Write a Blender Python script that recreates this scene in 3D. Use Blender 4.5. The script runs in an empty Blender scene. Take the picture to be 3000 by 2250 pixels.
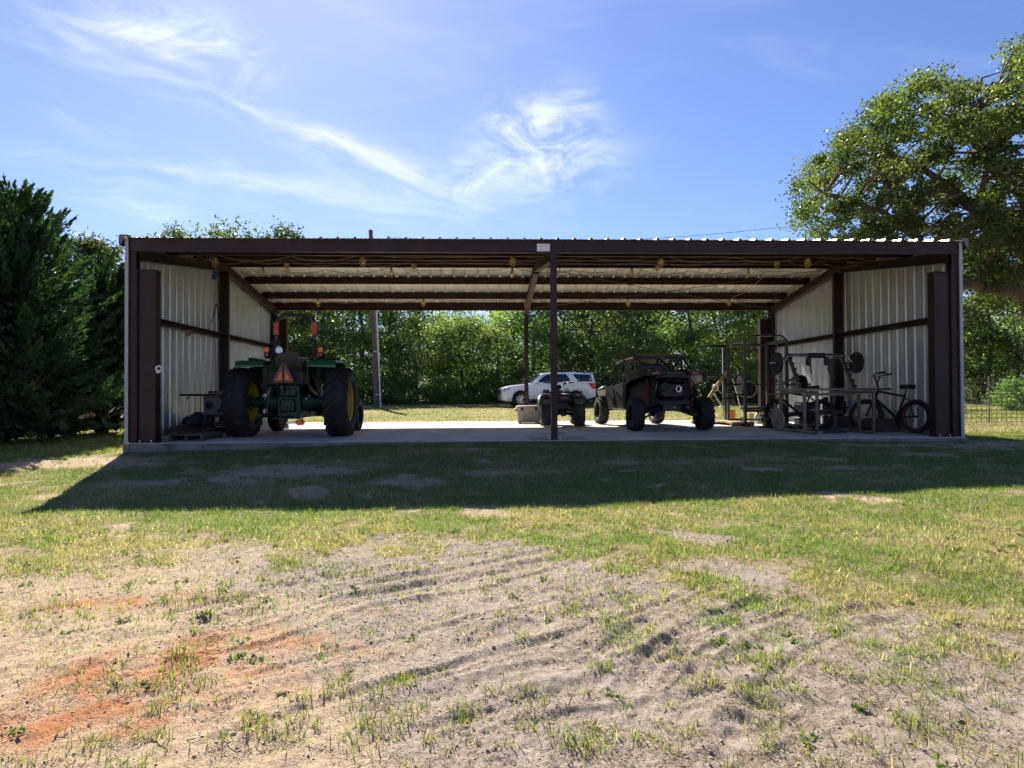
import bpy, bmesh, math, random
import numpy as np
from mathutils import Vector, Matrix, Euler
R = math.radians
random.seed(7); RNG = np.random.default_rng(7)
scene = bpy.context.scene
COL = scene.collection

# ------------------------------------------------------------------ camera
CAM = Vector((6.3244, -12.6367, 0.8584))
YAW, PIT, ROLL = R(2.2871), R(0.74325), R(-0.26263)
_fw = Vector((math.sin(YAW)*math.cos(PIT), math.cos(YAW)*math.cos(PIT), math.sin(PIT)))
_r = Vector((math.cos(YAW), -math.sin(YAW), 0)); _u = _r.cross(_fw)
_r2 = _r*math.cos(ROLL)+_u*math.sin(ROLL); _u2 = _u*math.cos(ROLL)-_r*math.sin(ROLL)
FPX = 2032.73
cd = bpy.data.cameras.new('camera'); cam = bpy.data.objects.new('camera', cd); COL.objects.link(cam)
cd.sensor_width = 36.0; cd.lens = FPX/3000*36.0; cd.clip_start = 0.05; cd.clip_end = 5000
cam.matrix_world = Matrix(((_r2.x, _u2.x, -_fw.x, CAM.x), (_r2.y, _u2.y, -_fw.y, CAM.y), (_r2.z, _u2.z, -_fw.z, CAM.z), (0, 0, 0, 1)))
scene.camera = cam
def pray(x, y):                       # photograph pixel -> direction
    return _fw + _r2*((x-1500)/FPX) - _u2*((y-1125)/FPX)
def on_z(x, y, z):                    # where that direction meets a level
    d = pray(x, y); return CAM + d*((z-CAM.z)/d.z)
def on_y(x, y, Y):                    # where it meets a plane of the building
    d = pray(x, y); return CAM + d*((Y-CAM.y)/d.y)

# ------------------------------------------------------------------ sun, sky, exposure
SUN_AZ, SUN_EL = R(-16.0), R(40.2)    # azimuth from +Y, to the left
sun_dir = Vector((math.sin(SUN_AZ)*math.cos(SUN_EL), math.cos(SUN_AZ)*math.cos(SUN_EL), math.sin(SUN_EL)))
sl = bpy.data.lights.new('sun', 'SUN'); sun = bpy.data.objects.new('sun', sl); COL.objects.link(sun)
sl.energy = 5.0; sl.angle = R(0.53); sl.color = (1.0, 0.93, 0.82)
sun.rotation_euler = sun_dir.to_track_quat('Z', 'Y').to_euler(); sun.location = (0, 0, 30)
vs = scene.view_settings
vs.view_transform = 'Standard'; vs.look = 'None'; vs.exposure = 1.42; vs.gamma = 1.0; vs.use_curve_mapping = False
scene.cycles.use_denoising = True; scene.cycles.use_adaptive_sampling = True; scene.cycles.adaptive_threshold = 0.04
scene.cycles.max_bounces = 6; scene.cycles.diffuse_bounces = 3; scene.cycles.glossy_bounces = 3; scene.cycles.transmission_bounces = 5; scene.cycles.transparent_max_bounces = 8
scene.cycles.sample_clamp_indirect = 6.0

class NT:                              # tiny node-tree helper
    def __init__(s, tree): s.t = tree; s.n = tree.nodes; s.l = tree.links
    def new(s, typ, **kw):
        nd = s.n.new(typ)
        for k, v in kw.items(): setattr(nd, k, v)
        return nd
    def link(s, a, b): s.l.new(a, b)
    def setin(s, sock, v):
        if v is None: return
        if hasattr(v, 'is_output'): s.l.new(v, sock)
        else: sock.default_value = v
    def math(s, op, a, b=None, c=None, clamp=False):
        nd = s.new('ShaderNodeMath', operation=op); nd.use_clamp = clamp
        for i, v in enumerate((a, b, c)): s.setin(nd.inputs[i], v) if v is not None else None
        return nd.outputs[0]
    def vmath(s, op, a, b=None):
        nd = s.new('ShaderNodeVectorMath', operation=op)
        s.setin(nd.inputs[0], a)
        if b is not None: s.setin(nd.inputs[1], b)
        return nd.outputs[0]
    def noise(s, vec, scale, detail=4, rough=0.55, dist=0.0, dim='3D'):
        nd = s.new('ShaderNodeTexNoise'); nd.noise_dimensions = dim
        if vec is not None: s.l.new(vec, nd.inputs['Vector'])
        nd.inputs['Scale'].default_value = scale; nd.inputs['Detail'].default_value = detail
        nd.inputs['Roughness'].default_value = rough; nd.inputs['Distortion'].default_value = dist
        return nd.outputs[0]
    def ramp(s, fac, stops):
        nd = s.new('ShaderNodeValToRGB'); e = nd.color_ramp.elements
        while len(e) > len(stops): e.remove(e[-1])
        while len(e) < len(stops): e.new(0.5)
        for el, (p, c) in zip(e, stops):
            el.position = p; el.color = c if len(c) == 4 else (*c, 1)
        s.l.new(fac, nd.inputs[0]); return nd.outputs[0]
    def mix(s, fac, a, b, blend='MIX'):
        nd = s.new('ShaderNodeMix', data_type='RGBA', blend_type=blend)
        s.setin(nd.inputs[0], fac); s.setin(nd.inputs[6], a if hasattr(a, 'is_output') else (*a[:3], 1)); s.setin(nd.inputs[7], b if hasattr(b, 'is_output') else (*b[:3], 1))
        return nd.outputs[2]
    def maprange(s, v, a, b, c=0.0, d=1.0, smooth=True):
        nd = s.new('ShaderNodeMapRange'); nd.interpolation_type = 'SMOOTHSTEP' if smooth else 'LINEAR'
        s.setin(nd.inputs[0], v)
        for i, x in enumerate((a, b, c, d)): nd.inputs[i+1].default_value = x
        return nd.outputs[0]
    def sep(s, v):
        nd = s.new('ShaderNodeSeparateXYZ'); s.l.new(v, nd.inputs[0]); return nd.outputs
    def comb(s, x, y, z):
        nd = s.new('ShaderNodeCombineXYZ')
        for i, v in enumerate((x, y, z)): s.setin(nd.inputs[i], v)
        return nd.outputs[0]

world = bpy.data.worlds.new('World'); scene.world = world; world.use_nodes = True
W = NT(world.node_tree); W.n.clear()
w_out = W.new('ShaderNodeOutputWorld'); w_bg = W.new('ShaderNodeBackground'); W.link(w_bg.outputs[0], w_out.inputs[0])
sky = W.new('ShaderNodeTexSky'); sky.sky_type = 'NISHITA'; sky.sun_disc = False
sky.sun_elevation = SUN_EL; sky.sun_rotation = SUN_AZ
sky.altitude = 60; sky.air_density = 1.0; sky.dust_density = 0.32; sky.ozone_density = 7.0
SKY_STRENGTH = 0.050
w_bg.inputs[1].default_value = SKY_STRENGTH
tc = W.new('ShaderNodeTexCoord'); sx, sy, sz = W.sep(tc.outputs['Generated'])
ay = W.math('ADD', W.math('ABSOLUTE', sy), 0.03)
U_ = W.math('DIVIDE', sx, ay); V_ = W.math('DIVIDE', sz, ay)      # cirrus sheet seen towards the sun
def uv_of(px, py):
    d = pray(px, py); return d.x/d.y, d.z/d.y
warp = W.noise(W.comb(U_, V_, 0), 3.2, 3, 0.5)
warp2 = W.noise(W.comb(U_, V_, 7.3), 3.2, 3, 0.5)
Uw = W.math('ADD', U_, W.math('MULTIPLY', W.math('SUBTRACT', warp, 0.5), 0.12))
Vw = W.math('ADD', V_, W.math('MULTIPLY', W.math('SUBTRACT', warp2, 0.5), 0.10))
cloud = None
FIB = {}
for key, an in (('down', R(-22)), ('up', R(14)), ('flat', R(-8))):      # shared fibre grain, three lie directions
    a = W.math('ADD', W.math('MULTIPLY', Uw, math.cos(an)), W.math('MULTIPLY', Vw, math.sin(an)))
    b = W.math('SUBTRACT', W.math('MULTIPLY', Vw, math.cos(an)), W.math('MULTIPLY', Uw, math.sin(an)))
    FIB[key] = W.maprange(W.noise(W.comb(W.math('MULTIPLY', a, 5.0), W.math('MULTIPLY', b, 30.0), 3.17), 1.0, 7, 0.68, 0.5), 0.32, 0.80)
FIB['fluff'] = W.maprange(W.noise(W.comb(W.math('MULTIPLY', Uw, 9.0), W.math('MULTIPLY', Vw, 16.0), 5.0), 1.0, 7, 0.66, 0.7), 0.36, 0.74)
# wisps of cirrus: two ends in the photograph, half width, weight
for (x0, y0, x1, y1, hw, wt) in [
        (120, 30, 700, 250, 0.055, 0.62), (380, 60, 760, 260, 0.04, 0.8), (560, 300, 1300, 560, 0.018, 0.42),
        (830, 420, 1450, 610, 0.028, 0.5), (150, 500, 1400, 640, 0.028, 0.5), (1390, 440, 1700, 350, 0.040, 0.75), (1480, 460, 1760, 430, 0.055, 0.65),
        (1180, 560, 1790, 510, 0.045, 0.6), (200, 600, 640, 690, 0.02, 0.6), (170, 320, 420, 430, 0.018, 0.42)]:
    u0, v0 = uv_of(x0, y0); u1, v1 = uv_of(x1, y1)
    cu, cv = (u0+u1)/2, (v0+v1)/2; L = math.hypot(u1-u0, v1-v0)/2*1.05; an = math.atan2(v1-v0, u1-u0)
    fib = FIB['fluff' if x0 > 1100 or (x0 > 300 and y1 < 265) else 'up' if an > .02 else ('down' if an < R(-13) else 'flat')]
    du = W.math('SUBTRACT', Uw, cu); dv = W.math('SUBTRACT', Vw, cv)
    a = W.math('MULTIPLY_ADD', du, math.cos(an)/L, W.math('MULTIPLY', dv, math.sin(an)/L))
    b = W.math('MULTIPLY_ADD', dv, math.cos(an)/hw, W.math('MULTIPLY', du, -math.sin(an)/hw))
    aa = W.math('POWER', W.math('ABSOLUTE', a), 3.0)
    g = W.math('MULTIPLY', W.math('EXPONENT', W.math('MULTIPLY', W.math('MULTIPLY_ADD', b, b, aa), -1.0)), W.math('MULTIPLY', fib, wt))
    cloud = g if cloud is None else W.math('ADD', cloud, g)
thin = W.maprange(W.noise(W.comb(W.math('MULTIPLY', U_, 1.4), W.math('MULTIPLY', V_, 6.0), 2.0), 1.5, 4, 0.6, 0.6), 0.5, 0.85, 0, 0.16)
cloud = W.math('ADD', cloud, thin, clamp=True)
cloud = W.math('MULTIPLY', cloud, W.maprange(sz, 0.02, 0.25))
white = W.vmath('SCALE', (0.95, 1.0, 1.08)); white.node.inputs[3].default_value = 9.5
skyb = W.mix(1.0, sky.outputs[0], (1.10, 1.00, 1.15), 'MULTIPLY')
skyc = W.mix(W.math('MULTIPLY', cloud, 0.86), skyb, white)
W.link(skyc, w_bg.inputs[0])

# ------------------------------------------------------------------ objects, tags, mesh builder
def tag(o, label=None, cat=None, group=None, kind=None):
    if label: o['label'] = label
    if cat: o['category'] = cat
    if group: o['group'] = group
    if kind: o['kind'] = kind
    return o
def empty(name, loc=(0, 0, 0), rz=0.0, label=None, cat=None, group=None, parent=None):
    o = bpy.data.objects.new(name, None); COL.objects.link(o); o.empty_display_size = 0.2
    o.location = loc; o.rotation_euler = (0, 0, rz)
    if parent: o.parent = parent
    return tag(o, label, cat, group)
def linkmesh(name, me, parent=None, loc=(0, 0, 0), rot=(0, 0, 0), scale=None):
    o = bpy.data.objects.new(name, me); COL.objects.link(o); o.location = loc; o.rotation_euler = rot
    if scale is not None: o.scale = scale if hasattr(scale, '__len__') else (scale,)*3
    if parent: o.parent = parent
    return o
def copy_tree(o, parent=None):
    c = o.copy(); COL.objects.link(c); c.parent = parent
    for ch in o.children: copy_tree(ch, c)
    return c
def frame_of(d):
    d = Vector(d).normalized(); h = Vector((0, 0, 1)) if abs(d.z) < 0.95 else Vector((1, 0, 0))
    a = d.cross(h).normalized(); return a, a.cross(d).normalized(), d

class MB:
    def __init__(s): s.v = []; s.f = []
    def add(s, vs, fs):
        k = len(s.v); s.v += [tuple(v) for v in vs]; s.f += [tuple(k+i for i in f) for f in fs]; return s
    def box(s, c, sz, rot=None):
        x, y, z = sz[0]/2, sz[1]/2, sz[2]/2
        vs = [Vector(p) for p in ((-x,-y,-z),(x,-y,-z),(x,y,-z),(-x,y,-z),(-x,-y,z),(x,-y,z),(x,y,z),(-x,y,z))]
        if rot is not None:
            m = rot if isinstance(rot, Matrix) else Euler(rot).to_matrix(); vs = [m @ v for v in vs]
        c = Vector(c)
        return s.add([v+c for v in vs], [(0,3,2,1),(4,5,6,7),(0,1,5,4),(1,2,6,5),(2,3,7,6),(3,0,4,7)])
    def bb(s, a, b): return s.box([(a[i]+b[i])/2 for i in range(3)], [abs(b[i]-a[i]) for i in range(3)])
    def rbox(s, c, sz, r=0.02, rot=None):                   # box with chamfered edges
        x, y, z = sz[0]/2, sz[1]/2, sz[2]/2; r = min(r, x*.95, y*.95, z*.95)
        vs = []; ix = {}
        for sx_ in (-1, 1):
            for sy_ in (-1, 1):
                for sz_ in (-1, 1):
                    for ax in range(3):
                        p = [sx_*(x-(r if ax != 0 else 0)), sy_*(y-(r if ax != 1 else 0)), sz_*(z-(r if ax != 2 else 0))]
                        ix[(sx_, sy_, sz_, ax)] = len(vs); vs.append(Vector(p))
        fs = []
        for ax in range(3):
            o1, o2 = (ax+1) % 3, (ax+2) % 3
            for sg in (-1, 1):
                q = []
                for (a, b) in ((-1,-1),(1,-1),(1,1),(-1,1)):
                    k = [0,0,0]; k[ax] = sg; k[o1] = a; k[o2] = b; q.append(ix[(*k, ax)])
                fs.append(q if sg > 0 else q[::-1])
        for ax in range(3):
            o1, o2 = (ax+1) % 3, (ax+2) % 3
            for a in (-1, 1):
                for b in (-1, 1):
                    k0 = [0,0,0]; k0[ax] = -1; k0[o1] = a; k0[o2] = b; k1 = list(k0); k1[ax] = 1
                    q = [ix[(*k0, o1)], ix[(*k1, o1)], ix[(*k1, o2)], ix[(*k0, o2)]]
                    fs.append(q if a*b < 0 else q[::-1])
        for k in [(a,b,c_) for a in (-1,1) for b in (-1,1) for c_ in (-1,1)]:
            q = [ix[(*k, 0)], ix[(*k, 1)], ix[(*k, 2)]]; fs.append(q if k[0]*k[1]*k[2] > 0 else q[::-1])
        if rot is not None:
            m = rot if isinstance(rot, Matrix) else Euler(rot).to_matrix(); vs = [m @ v for v in vs]
        c = Vector(c); return s.add([v+c for v in vs], fs)
    def bar(s, a, b, w, h=None, up=(0, 0, 1)):              # rectangular bar from a to b
        a, b = Vector(a), Vector(b); h = w if h is None else h; d = (b-a).normalized(); up = Vector(up)
        if abs(d.dot(up)) > 0.98: up = Vector((1, 0, 0))
        x = d.cross(up).normalized()*w/2; z = x.cross(d).normalized()*h/2
        vs = [p+i*x+j*z for p in (a, b) for (i, j) in ((-1,-1),(1,-1),(1,1),(-1,1))]
        return s.add(vs, [(0,1,2,3),(7,6,5,4),(0,4,5,1),(1,5,6,2),(2,6,7,3),(3,7,4,0)])
    def tube(s, pts, r, n=8, closed=False, cap=True):
        pts = [Vector(p) for p in pts]; m = len(pts); rs = r if hasattr(r, '__len__') else [r]*m
        vs = []; A = None
        for i, p in enumerate(pts):
            if closed: d = pts[(i+1) % m]-pts[i-1]
            else: d = pts[min(i+1, m-1)]-pts[max(i-1, 0)]
            d = d.normalized() if d.length > 1e-9 else Vector((0, 0, 1))
            if A is None: A = frame_of(d)[0]
            A = A-d*A.dot(d); A = A.normalized() if A.length > 1e-6 else frame_of(d)[0]
            B = d.cross(A)
            vs += [p+(A*math.cos(2*math.pi*k/n)+B*math.sin(2*math.pi*k/n))*rs[i] for k in range(n)]
        fs = []
        for i in range(m if closed else m-1):
            j = (i+1) % m
            fs += [(i*n+k, i*n+(k+1) % n, j*n+(k+1) % n, j*n+k) for k in range(n)]
        if cap and not closed: fs += [tuple(range(n))[::-1], tuple((m-1)*n+k for k in range(n))]
        return s.add(vs, fs)
    def lathe(s, prof, o=(0, 0, 0), d=(0, 0, 1), n=20, cap=True, ax=None):   # prof: (radius, along)
        A, B, D = frame_of(d); o = Vector(o); vs = []
        for (r, t) in prof:
            vs += [o+D*t+(A*math.cos(2*math.pi*k/n)+B*math.sin(2*math.pi*k/n))*r for k in range(n)]
        fs = []; m = len(prof)
        for i in range(m-1): fs += [(i*n+k, i*n+(k+1) % n, (i+1)*n+(k+1) % n, (i+1)*n+k) for k in range(n)]
        if cap:
            if prof[0][0] > 1e-6: fs.append(tuple(range(n))[::-1])
            if prof[-1][0] > 1e-6: fs.append(tuple((m-1)*n+k for k in range(n)))
        return s.add(vs, fs)
    def cyl(s, a, b, r, n=14, r2=None):
        a, b = Vector(a), Vector(b); return s.lathe([(r, 0), (r if r2 is None else r2, (b-a).length)], a, b-a, n)
    def prism(s, poly, a0, a1, axis='y'):                   # polygon (2 coords) swept along an axis
        def P(p, t):
            return {'x': (t, p[0], p[1]), 'y': (p[0], t, p[1]), 'z': (p[0], p[1], t)}[axis]
        n = len(poly); vs = [P(p, a0) for p in poly]+[P(p, a1) for p in poly]
        fs = [tuple(range(n)), tuple(range(n, 2*n))[::-1]]+[(i, n+i, n+(i+1) % n, (i+1) % n) for i in range(n)]
        return s.add(vs, fs)
    def quad(s, *p): return s.add(p, [tuple(range(len(p)))])
    def loft(s, rings, cap=True, closed=True):
        n = len(rings[0]); vs = [p for rg in rings for p in rg]; fs = []
        for i in range(len(rings)-1):
            for k in range(n if closed else n-1): fs.append((i*n+k, i*n+(k+1) % n, (i+1)*n+(k+1) % n, (i+1)*n+k))
        if cap: fs += [tuple(range(n))[::-1], tuple((len(rings)-1)*n+k for k in range(n))]
        return s.add(vs, fs)
    def torus(s, c, d, R_, r, n=24, m=8):
        A, B, D = frame_of(d); c = Vector(c)
        return s.tube([c+(A*math.cos(2*math.pi*k/n)+B*math.sin(2*math.pi*k/n))*R_ for k in range(n)], r, m, closed=True)
    def ball(s, c, r, n=12, m=8, sq=(1, 1, 1)):
        vs = []; c = Vector(c)
        for j in range(m+1):
            t = math.pi*j/m
            vs += [c+Vector((math.sin(t)*math.cos(2*math.pi*k/n)*r*sq[0], math.sin(t)*math.sin(2*math.pi*k/n)*r*sq[1], math.cos(t)*r*sq[2])) for k in range(n)]
        fs = [(j*n+k, (j+1)*n+k, (j+1)*n+(k+1) % n, j*n+(k+1) % n) for j in range(m) for k in range(n)]
        return s.add(vs, fs)
    def mesh(s, name, mat, smooth=40):
        me = bpy.data.meshes.new(name); me.from_pydata(s.v, [], s.f); bm = bmesh.new(); bm.from_mesh(me)
        bmesh.ops.remove_doubles(bm, verts=bm.verts, dist=1e-5); bmesh.ops.recalc_face_normals(bm, faces=bm.faces)
        bm.to_mesh(me); bm.free()
        if mat is not None: me.materials.append(mat)
        if smooth:
            me.polygons.foreach_set('use_smooth', [True]*len(me.polygons)); me.set_sharp_from_angle(angle=R(smooth))
        me.update(); return me
    def build(s, name, mat, parent=None, loc=(0, 0, 0), rot=(0, 0, 0), smooth=40, kind=None, label=None):
        o = linkmesh(name, s.mesh(name, mat, smooth), parent, loc, rot)
        return tag(o, label, None, None, kind)
def arc(c, r, a0, a1, n, plane='xz'):
    out = []
    for i in range(n+1):
        a = R(a0+(a1-a0)*i/n); x, y = math.cos(a)*r, math.sin(a)*r
        out.append(Vector(c)+Vector({'xz': (x, 0, y), 'xy': (x, y, 0), 'yz': (0, x, y)}[plane]))
    return out
def fillet(pts, r, n=4):                                    # round the corners of a polyline
    pts = [Vector(p) for p in pts]; out = [pts[0]]
    for i in range(1, len(pts)-1):
        a, p, b = pts[i-1], pts[i], pts[i+1]; da, db = (a-p), (b-p); k = min(r, da.length*.49, db.length*.49)
        s0, s1 = p+da.normalized()*k, p+db.normalized()*k
        for j in range(n+1):
            t = j/n; out.append(s0*(1-t)**2+p*2*t*(1-t)+s1*t*t)
    return out+[pts[-1]]

# ------------------------------------------------------------------ materials
MAT = {}
def mat(name, col, rough=0.5, metal=0.0, var=0.12, scale=6.0, bump=0.0, bscale=60.0, dirt=None, dirt_amt=0.0, dirt_scale=2.5, spec=0.5, coat=0.0):
    m = bpy.data.materials.new(name); m.use_nodes = True; t = NT(m.node_tree); t.n.clear()
    out = t.new('ShaderNodeOutputMaterial'); b = t.new('ShaderNodeBsdfPrincipled'); t.link(b.outputs[0], out.inputs[0])
    co = t.new('ShaderNodeTexCoord').outputs['Object']
    c = tuple(col[:3])
    n1 = t.noise(co, scale, 5, 0.6)
    lo = tuple(x*(1-var) for x in c); hi = tuple(min(1, x*(1+var)) for x in c)
    colr = t.ramp(n1, [(0.3, lo), (0.7, hi)])
    if dirt is not None:
        n2 = t.noise(co, dirt_scale, 7, 0.68, 0.3)
        colr = t.mix(t.maprange(n2, 0.62-dirt_amt*.4, 0.78-dirt_amt*.25), colr, dirt)
    t.link(colr, b.inputs['Base Color'])
    rn = t.maprange(n1, 0.25, 0.75, max(0.02, rough-0.08), min(1, rough+0.1)); t.link(rn, b.inputs['Roughness'])
    b.inputs['Metallic'].default_value = metal; b.inputs['Specular IOR Level'].default_value = spec
    if coat: b.inputs['Coat Weight'].default_value = coat; b.inputs['Coat Roughness'].default_value = 0.06
    if bump:
        bn = t.new('ShaderNodeBump'); bn.inputs['Strength'].default_value = bump; bn.inputs['Distance'].default_value = 0.01
        t.link(t.noise(co, bscale, 4, 0.6), bn.inputs['Height']); t.link(bn.outputs[0], b.inputs['Normal'])
    MAT[name] = m; return m
def emat(name, col, strength):
    m = bpy.data.materials.new(name); m.use_nodes = True; b = m.node_tree.nodes['Principled BSDF']
    b.inputs['Base Color'].default_value = (*col, 1); b.inputs['Emission Color'].default_value = (*col, 1); b.inputs['Emission Strength'].default_value = strength
    MAT[name] = m; return m
def glass(name, col=(0.9, 0.95, 0.95), rough=0.02, trans=1.0):
    m = bpy.data.materials.new(name); m.use_nodes = True; b = m.node_tree.nodes['Principled BSDF']
    b.inputs['Base Color'].default_value = (*col, 1); b.inputs['Roughness'].default_value = rough
    b.inputs['Transmission Weight'].default_value = trans; b.inputs['IOR'].default_value = 1.45
    MAT[name] = m; return m
def leafmat(name, attr='Col', trans=0.45, rough=0.5):
    m = bpy.data.materials.new(name); m.use_nodes = True; t = NT(m.node_tree); t.n.clear()
    out = t.new('ShaderNodeOutputMaterial'); b = t.new('ShaderNodeBsdfPrincipled'); tr = t.new('ShaderNodeBsdfTranslucent'); mx = t.new('ShaderNodeMixShader')
    at = t.new('ShaderNodeAttribute', attribute_name=attr)
    info = t.new('ShaderNodeObjectInfo')
    hs = t.new('ShaderNodeHueSaturation'); t.link(at.outputs['Color'], hs.inputs['Color'])
    t.link(t.maprange(info.outputs['Random'], 0, 1, 0.475, 0.515, False), hs.inputs['Hue'])
    t.link(t.maprange(info.outputs['Random'], 0, 1, 0.75, 1.2, False), hs.inputs['Value'])
    t.link(hs.outputs[0], b.inputs['Base Color'])
    tcol = t.mix(1.0, hs.outputs[0], (1.25, 1.30, 0.62), 'MULTIPLY')
    tcol = t.vmath('SCALE', tcol); tcol.node.inputs[3].default_value = 1.5
    t.link(tcol, tr.inputs['Color']); b.inputs['Roughness'].default_value = rough; b.inputs['Specular IOR Level'].default_value = 0.4
    mx.inputs[0].default_value = trans; t.link(b.outputs[0], mx.inputs[1]); t.link(tr.outputs[0], mx.inputs[2]); t.link(mx.outputs[0], out.inputs[0])
    MAT[name] = m; return m

# steel and sheet
mat('red_iron', (0.022, 0.0070, 0.0078), 0.5, 0, 0.2, 3.0, 0.1, 40, (0.045, 0.020, 0.013), 0.22, 1.4, spec=0.35)
mat('rust_edge', (0.20, 0.075, 0.045), 0.7, 0, 0.2, 4)
mat('bolt_steel', (0.55, 0.55, 0.56), 0.35, 0.9, 0.1)
mat('galv', (0.5, 0.52, 0.53), 0.32, 0.85, 0.12, 5, 0, 40, (0.3, 0.31, 0.31), 0.2, 3)
mat('dark_steel', (0.022, 0.022, 0.024), 0.42, 0.6, 0.2, 9)
mat('chrome', (0.72, 0.72, 0.74), 0.15, 1.0, 0.05)
mat('trim_white', (0.32, 0.34, 0.34), 0.45, 0, 0.08, 3, 0, 40, (0.35, 0.33, 0.29), 0.15, 2)
# paints, plastics, rubber
mat('tractor_green', (0.010, 0.070, 0.022), 0.35, 0, 0.15, 3, 0, 40, (0.07, 0.065, 0.045), 0.18, 4)
mat('tractor_cast', (0.006, 0.030, 0.016), 0.55, 0, 0.25, 8, 0.3, 40, (0.03, 0.027, 0.02), 0.35, 6)
mat('tractor_yellow', (0.48, 0.33, 0.025), 0.42, 0, 0.12, 5, 0, 40, (0.15, 0.11, 0.06), 0.2, 5)
mat('tyre', (0.011, 0.011, 0.012), 0.78, 0, 0.25, 8, 0.25, 70, (0.045, 0.038, 0.032), 0.15, 4)
mat('tyre_dusty', (0.045, 0.042, 0.038), 0.85, 0, 0.25, 8, 0.25, 70, (0.16, 0.13, 0.10), 0.3, 3)
mat('black_plastic', (0.008, 0.008, 0.0095), 0.5, 0, 0.2, 6, 0, 60, (0.03, 0.027, 0.025), 0.08, 3, spec=0.35)
mat('black_gloss', (0.012, 0.012, 0.014), 0.22, 0, 0.1, 6)
mat('black_vinyl', (0.012, 0.012, 0.014), 0.45, 0, 0.15, 10, 0.2, 120)
mat('grey_plastic', (0.12, 0.12, 0.12), 0.55, 0, 0.12, 6)
mat('utv_panel', (0.040, 0.039, 0.038), 0.38, 0.25, 0.12, 4, 0, 40, (0.07, 0.06, 0.05), 0.15, 2)
mat('atv_olive', (0.075, 0.072, 0.04), 0.5, 0, 0.12, 5, 0, 40, (0.14, 0.12, 0.08), 0.2, 3)
mat('red_lens', (0.45, 0.02, 0.015), 0.2, 0, 0.08, 20)
mat('dark_red_lens', (0.16, 0.008, 0.006), 0.2, 0, 0.08, 20)
mat('amber_lens', (0.75, 0.20, 0.01), 0.25, 0, 0.1, 20)
mat('orange_sign', (1.0, 0.20, 0.04), 0.5, 0, 0.06, 8)
mat('red_tape', (0.55, 0.03, 0.02), 0.4, 0, 0.1, 9)
mat('spring_red', (0.30, 0.03, 0.03), 0.35, 0.2, 0.1)
mat('cooler_tan', (0.40, 0.36, 0.29), 0.55, 0, 0.07, 3, 0.1, 80, (0.25, 0.21, 0.16), 0.12, 3)
mat('chair_beige', (0.42, 0.38, 0.31), 0.4, 0, 0.08, 4)
mat('white_paint', (0.80, 0.81, 0.82), 0.18, 0, 0.02, 1.5, coat=1.0)
mat('car_glass', (0.010, 0.013, 0.018), 0.05, 0, 0.1, 3, spec=0.8)
mat('alloy', (0.62, 0.62, 0.63), 0.28, 0.9, 0.05)
mat('lamp_clear', (0.55, 0.57, 0.6), 0.12, 0.4, 0.1, 20)
# timber, concrete, cloth
mat('weathered_wood', (0.17, 0.145, 0.115), 0.8, 0, 0.25, 5, 0.4, 30, (0.09, 0.075, 0.06), 0.25, 4)
mat('pine_wood', (0.44, 0.29, 0.13), 0.65, 0, 0.15, 5, 0.2, 30)
mat('dark_wood', (0.07, 0.055, 0.042), 0.85, 0, 0.3, 5, 0.4, 30)
mat('pole_wood', (0.11, 0.09, 0.07), 0.85, 0, 0.25, 3, 0.5, 25)
mat('pvc_white', (0.62, 0.63, 0.62), 0.4, 0, 0.07, 3)
mat('tarp', (0.03, 0.034, 0.045), 0.6, 0, 0.3, 9, 0.5, 30)
mat('cord_tan', (0.30, 0.19, 0.09), 0.55, 0, 0.15, 20)
mat('cage_yellow', (0.62, 0.40, 0.04), 0.45, 0, 0.12, 20)
mat('white_plastic', (0.68, 0.68, 0.66), 0.4, 0, 0.05, 6)
mat('print_grey', (0.12, 0.12, 0.14), 0.6, 0, 0.05)
mat('rack_grey', (0.085, 0.08, 0.07), 0.42, 0.4, 0.15, 6, 0, 40, (0.09, 0.06, 0.04), 0.2, 3)
mat('bench_tan', (0.105, 0.098, 0.075), 0.4, 0.4, 0.15, 6, 0, 40, (0.10, 0.065, 0.04), 0.25, 3)
mat('plate_iron', (0.030, 0.029, 0.030), 0.55, 0.4, 0.25, 12, 0.2, 60, (0.07, 0.045, 0.03), 0.2, 5)
mat('plate_grey', (0.25, 0.235, 0.21), 0.5, 0.3, 0.15, 12, 0.2, 60, (0.10, 0.075, 0.05), 0.3, 5)
mat('bike_frame', (0.018, 0.018, 0.026), 0.3, 0.2, 0.1)
mat('bike_rim_red', (0.20, 0.015, 0.012), 0.4, 0.2, 0.1)
mat('orange_plastic', (0.75, 0.22, 0.03), 0.5, 0, 0.08, 6)
mat('green_plastic', (0.03, 0.11, 0.04), 0.5, 0, 0.12, 6)
mat('blue_cloth', (0.02, 0.035, 0.10), 0.8, 0, 0.3, 12, 0.4, 40)
mat('tool_orange', (0.60, 0.13, 0.03), 0.45, 0, 0.1, 10)
mat('fence_wire', (.19, .165, .13), .6, .3, .2, 9)
mat('trim_dark', (.12, .125, .125), .4, .4, .1, 3)
glass('bulb_glass', (1, 0.96, 0.85))
world.cycles.sampling_method = 'MANUAL'; world.cycles.sample_map_resolution = 512
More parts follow.
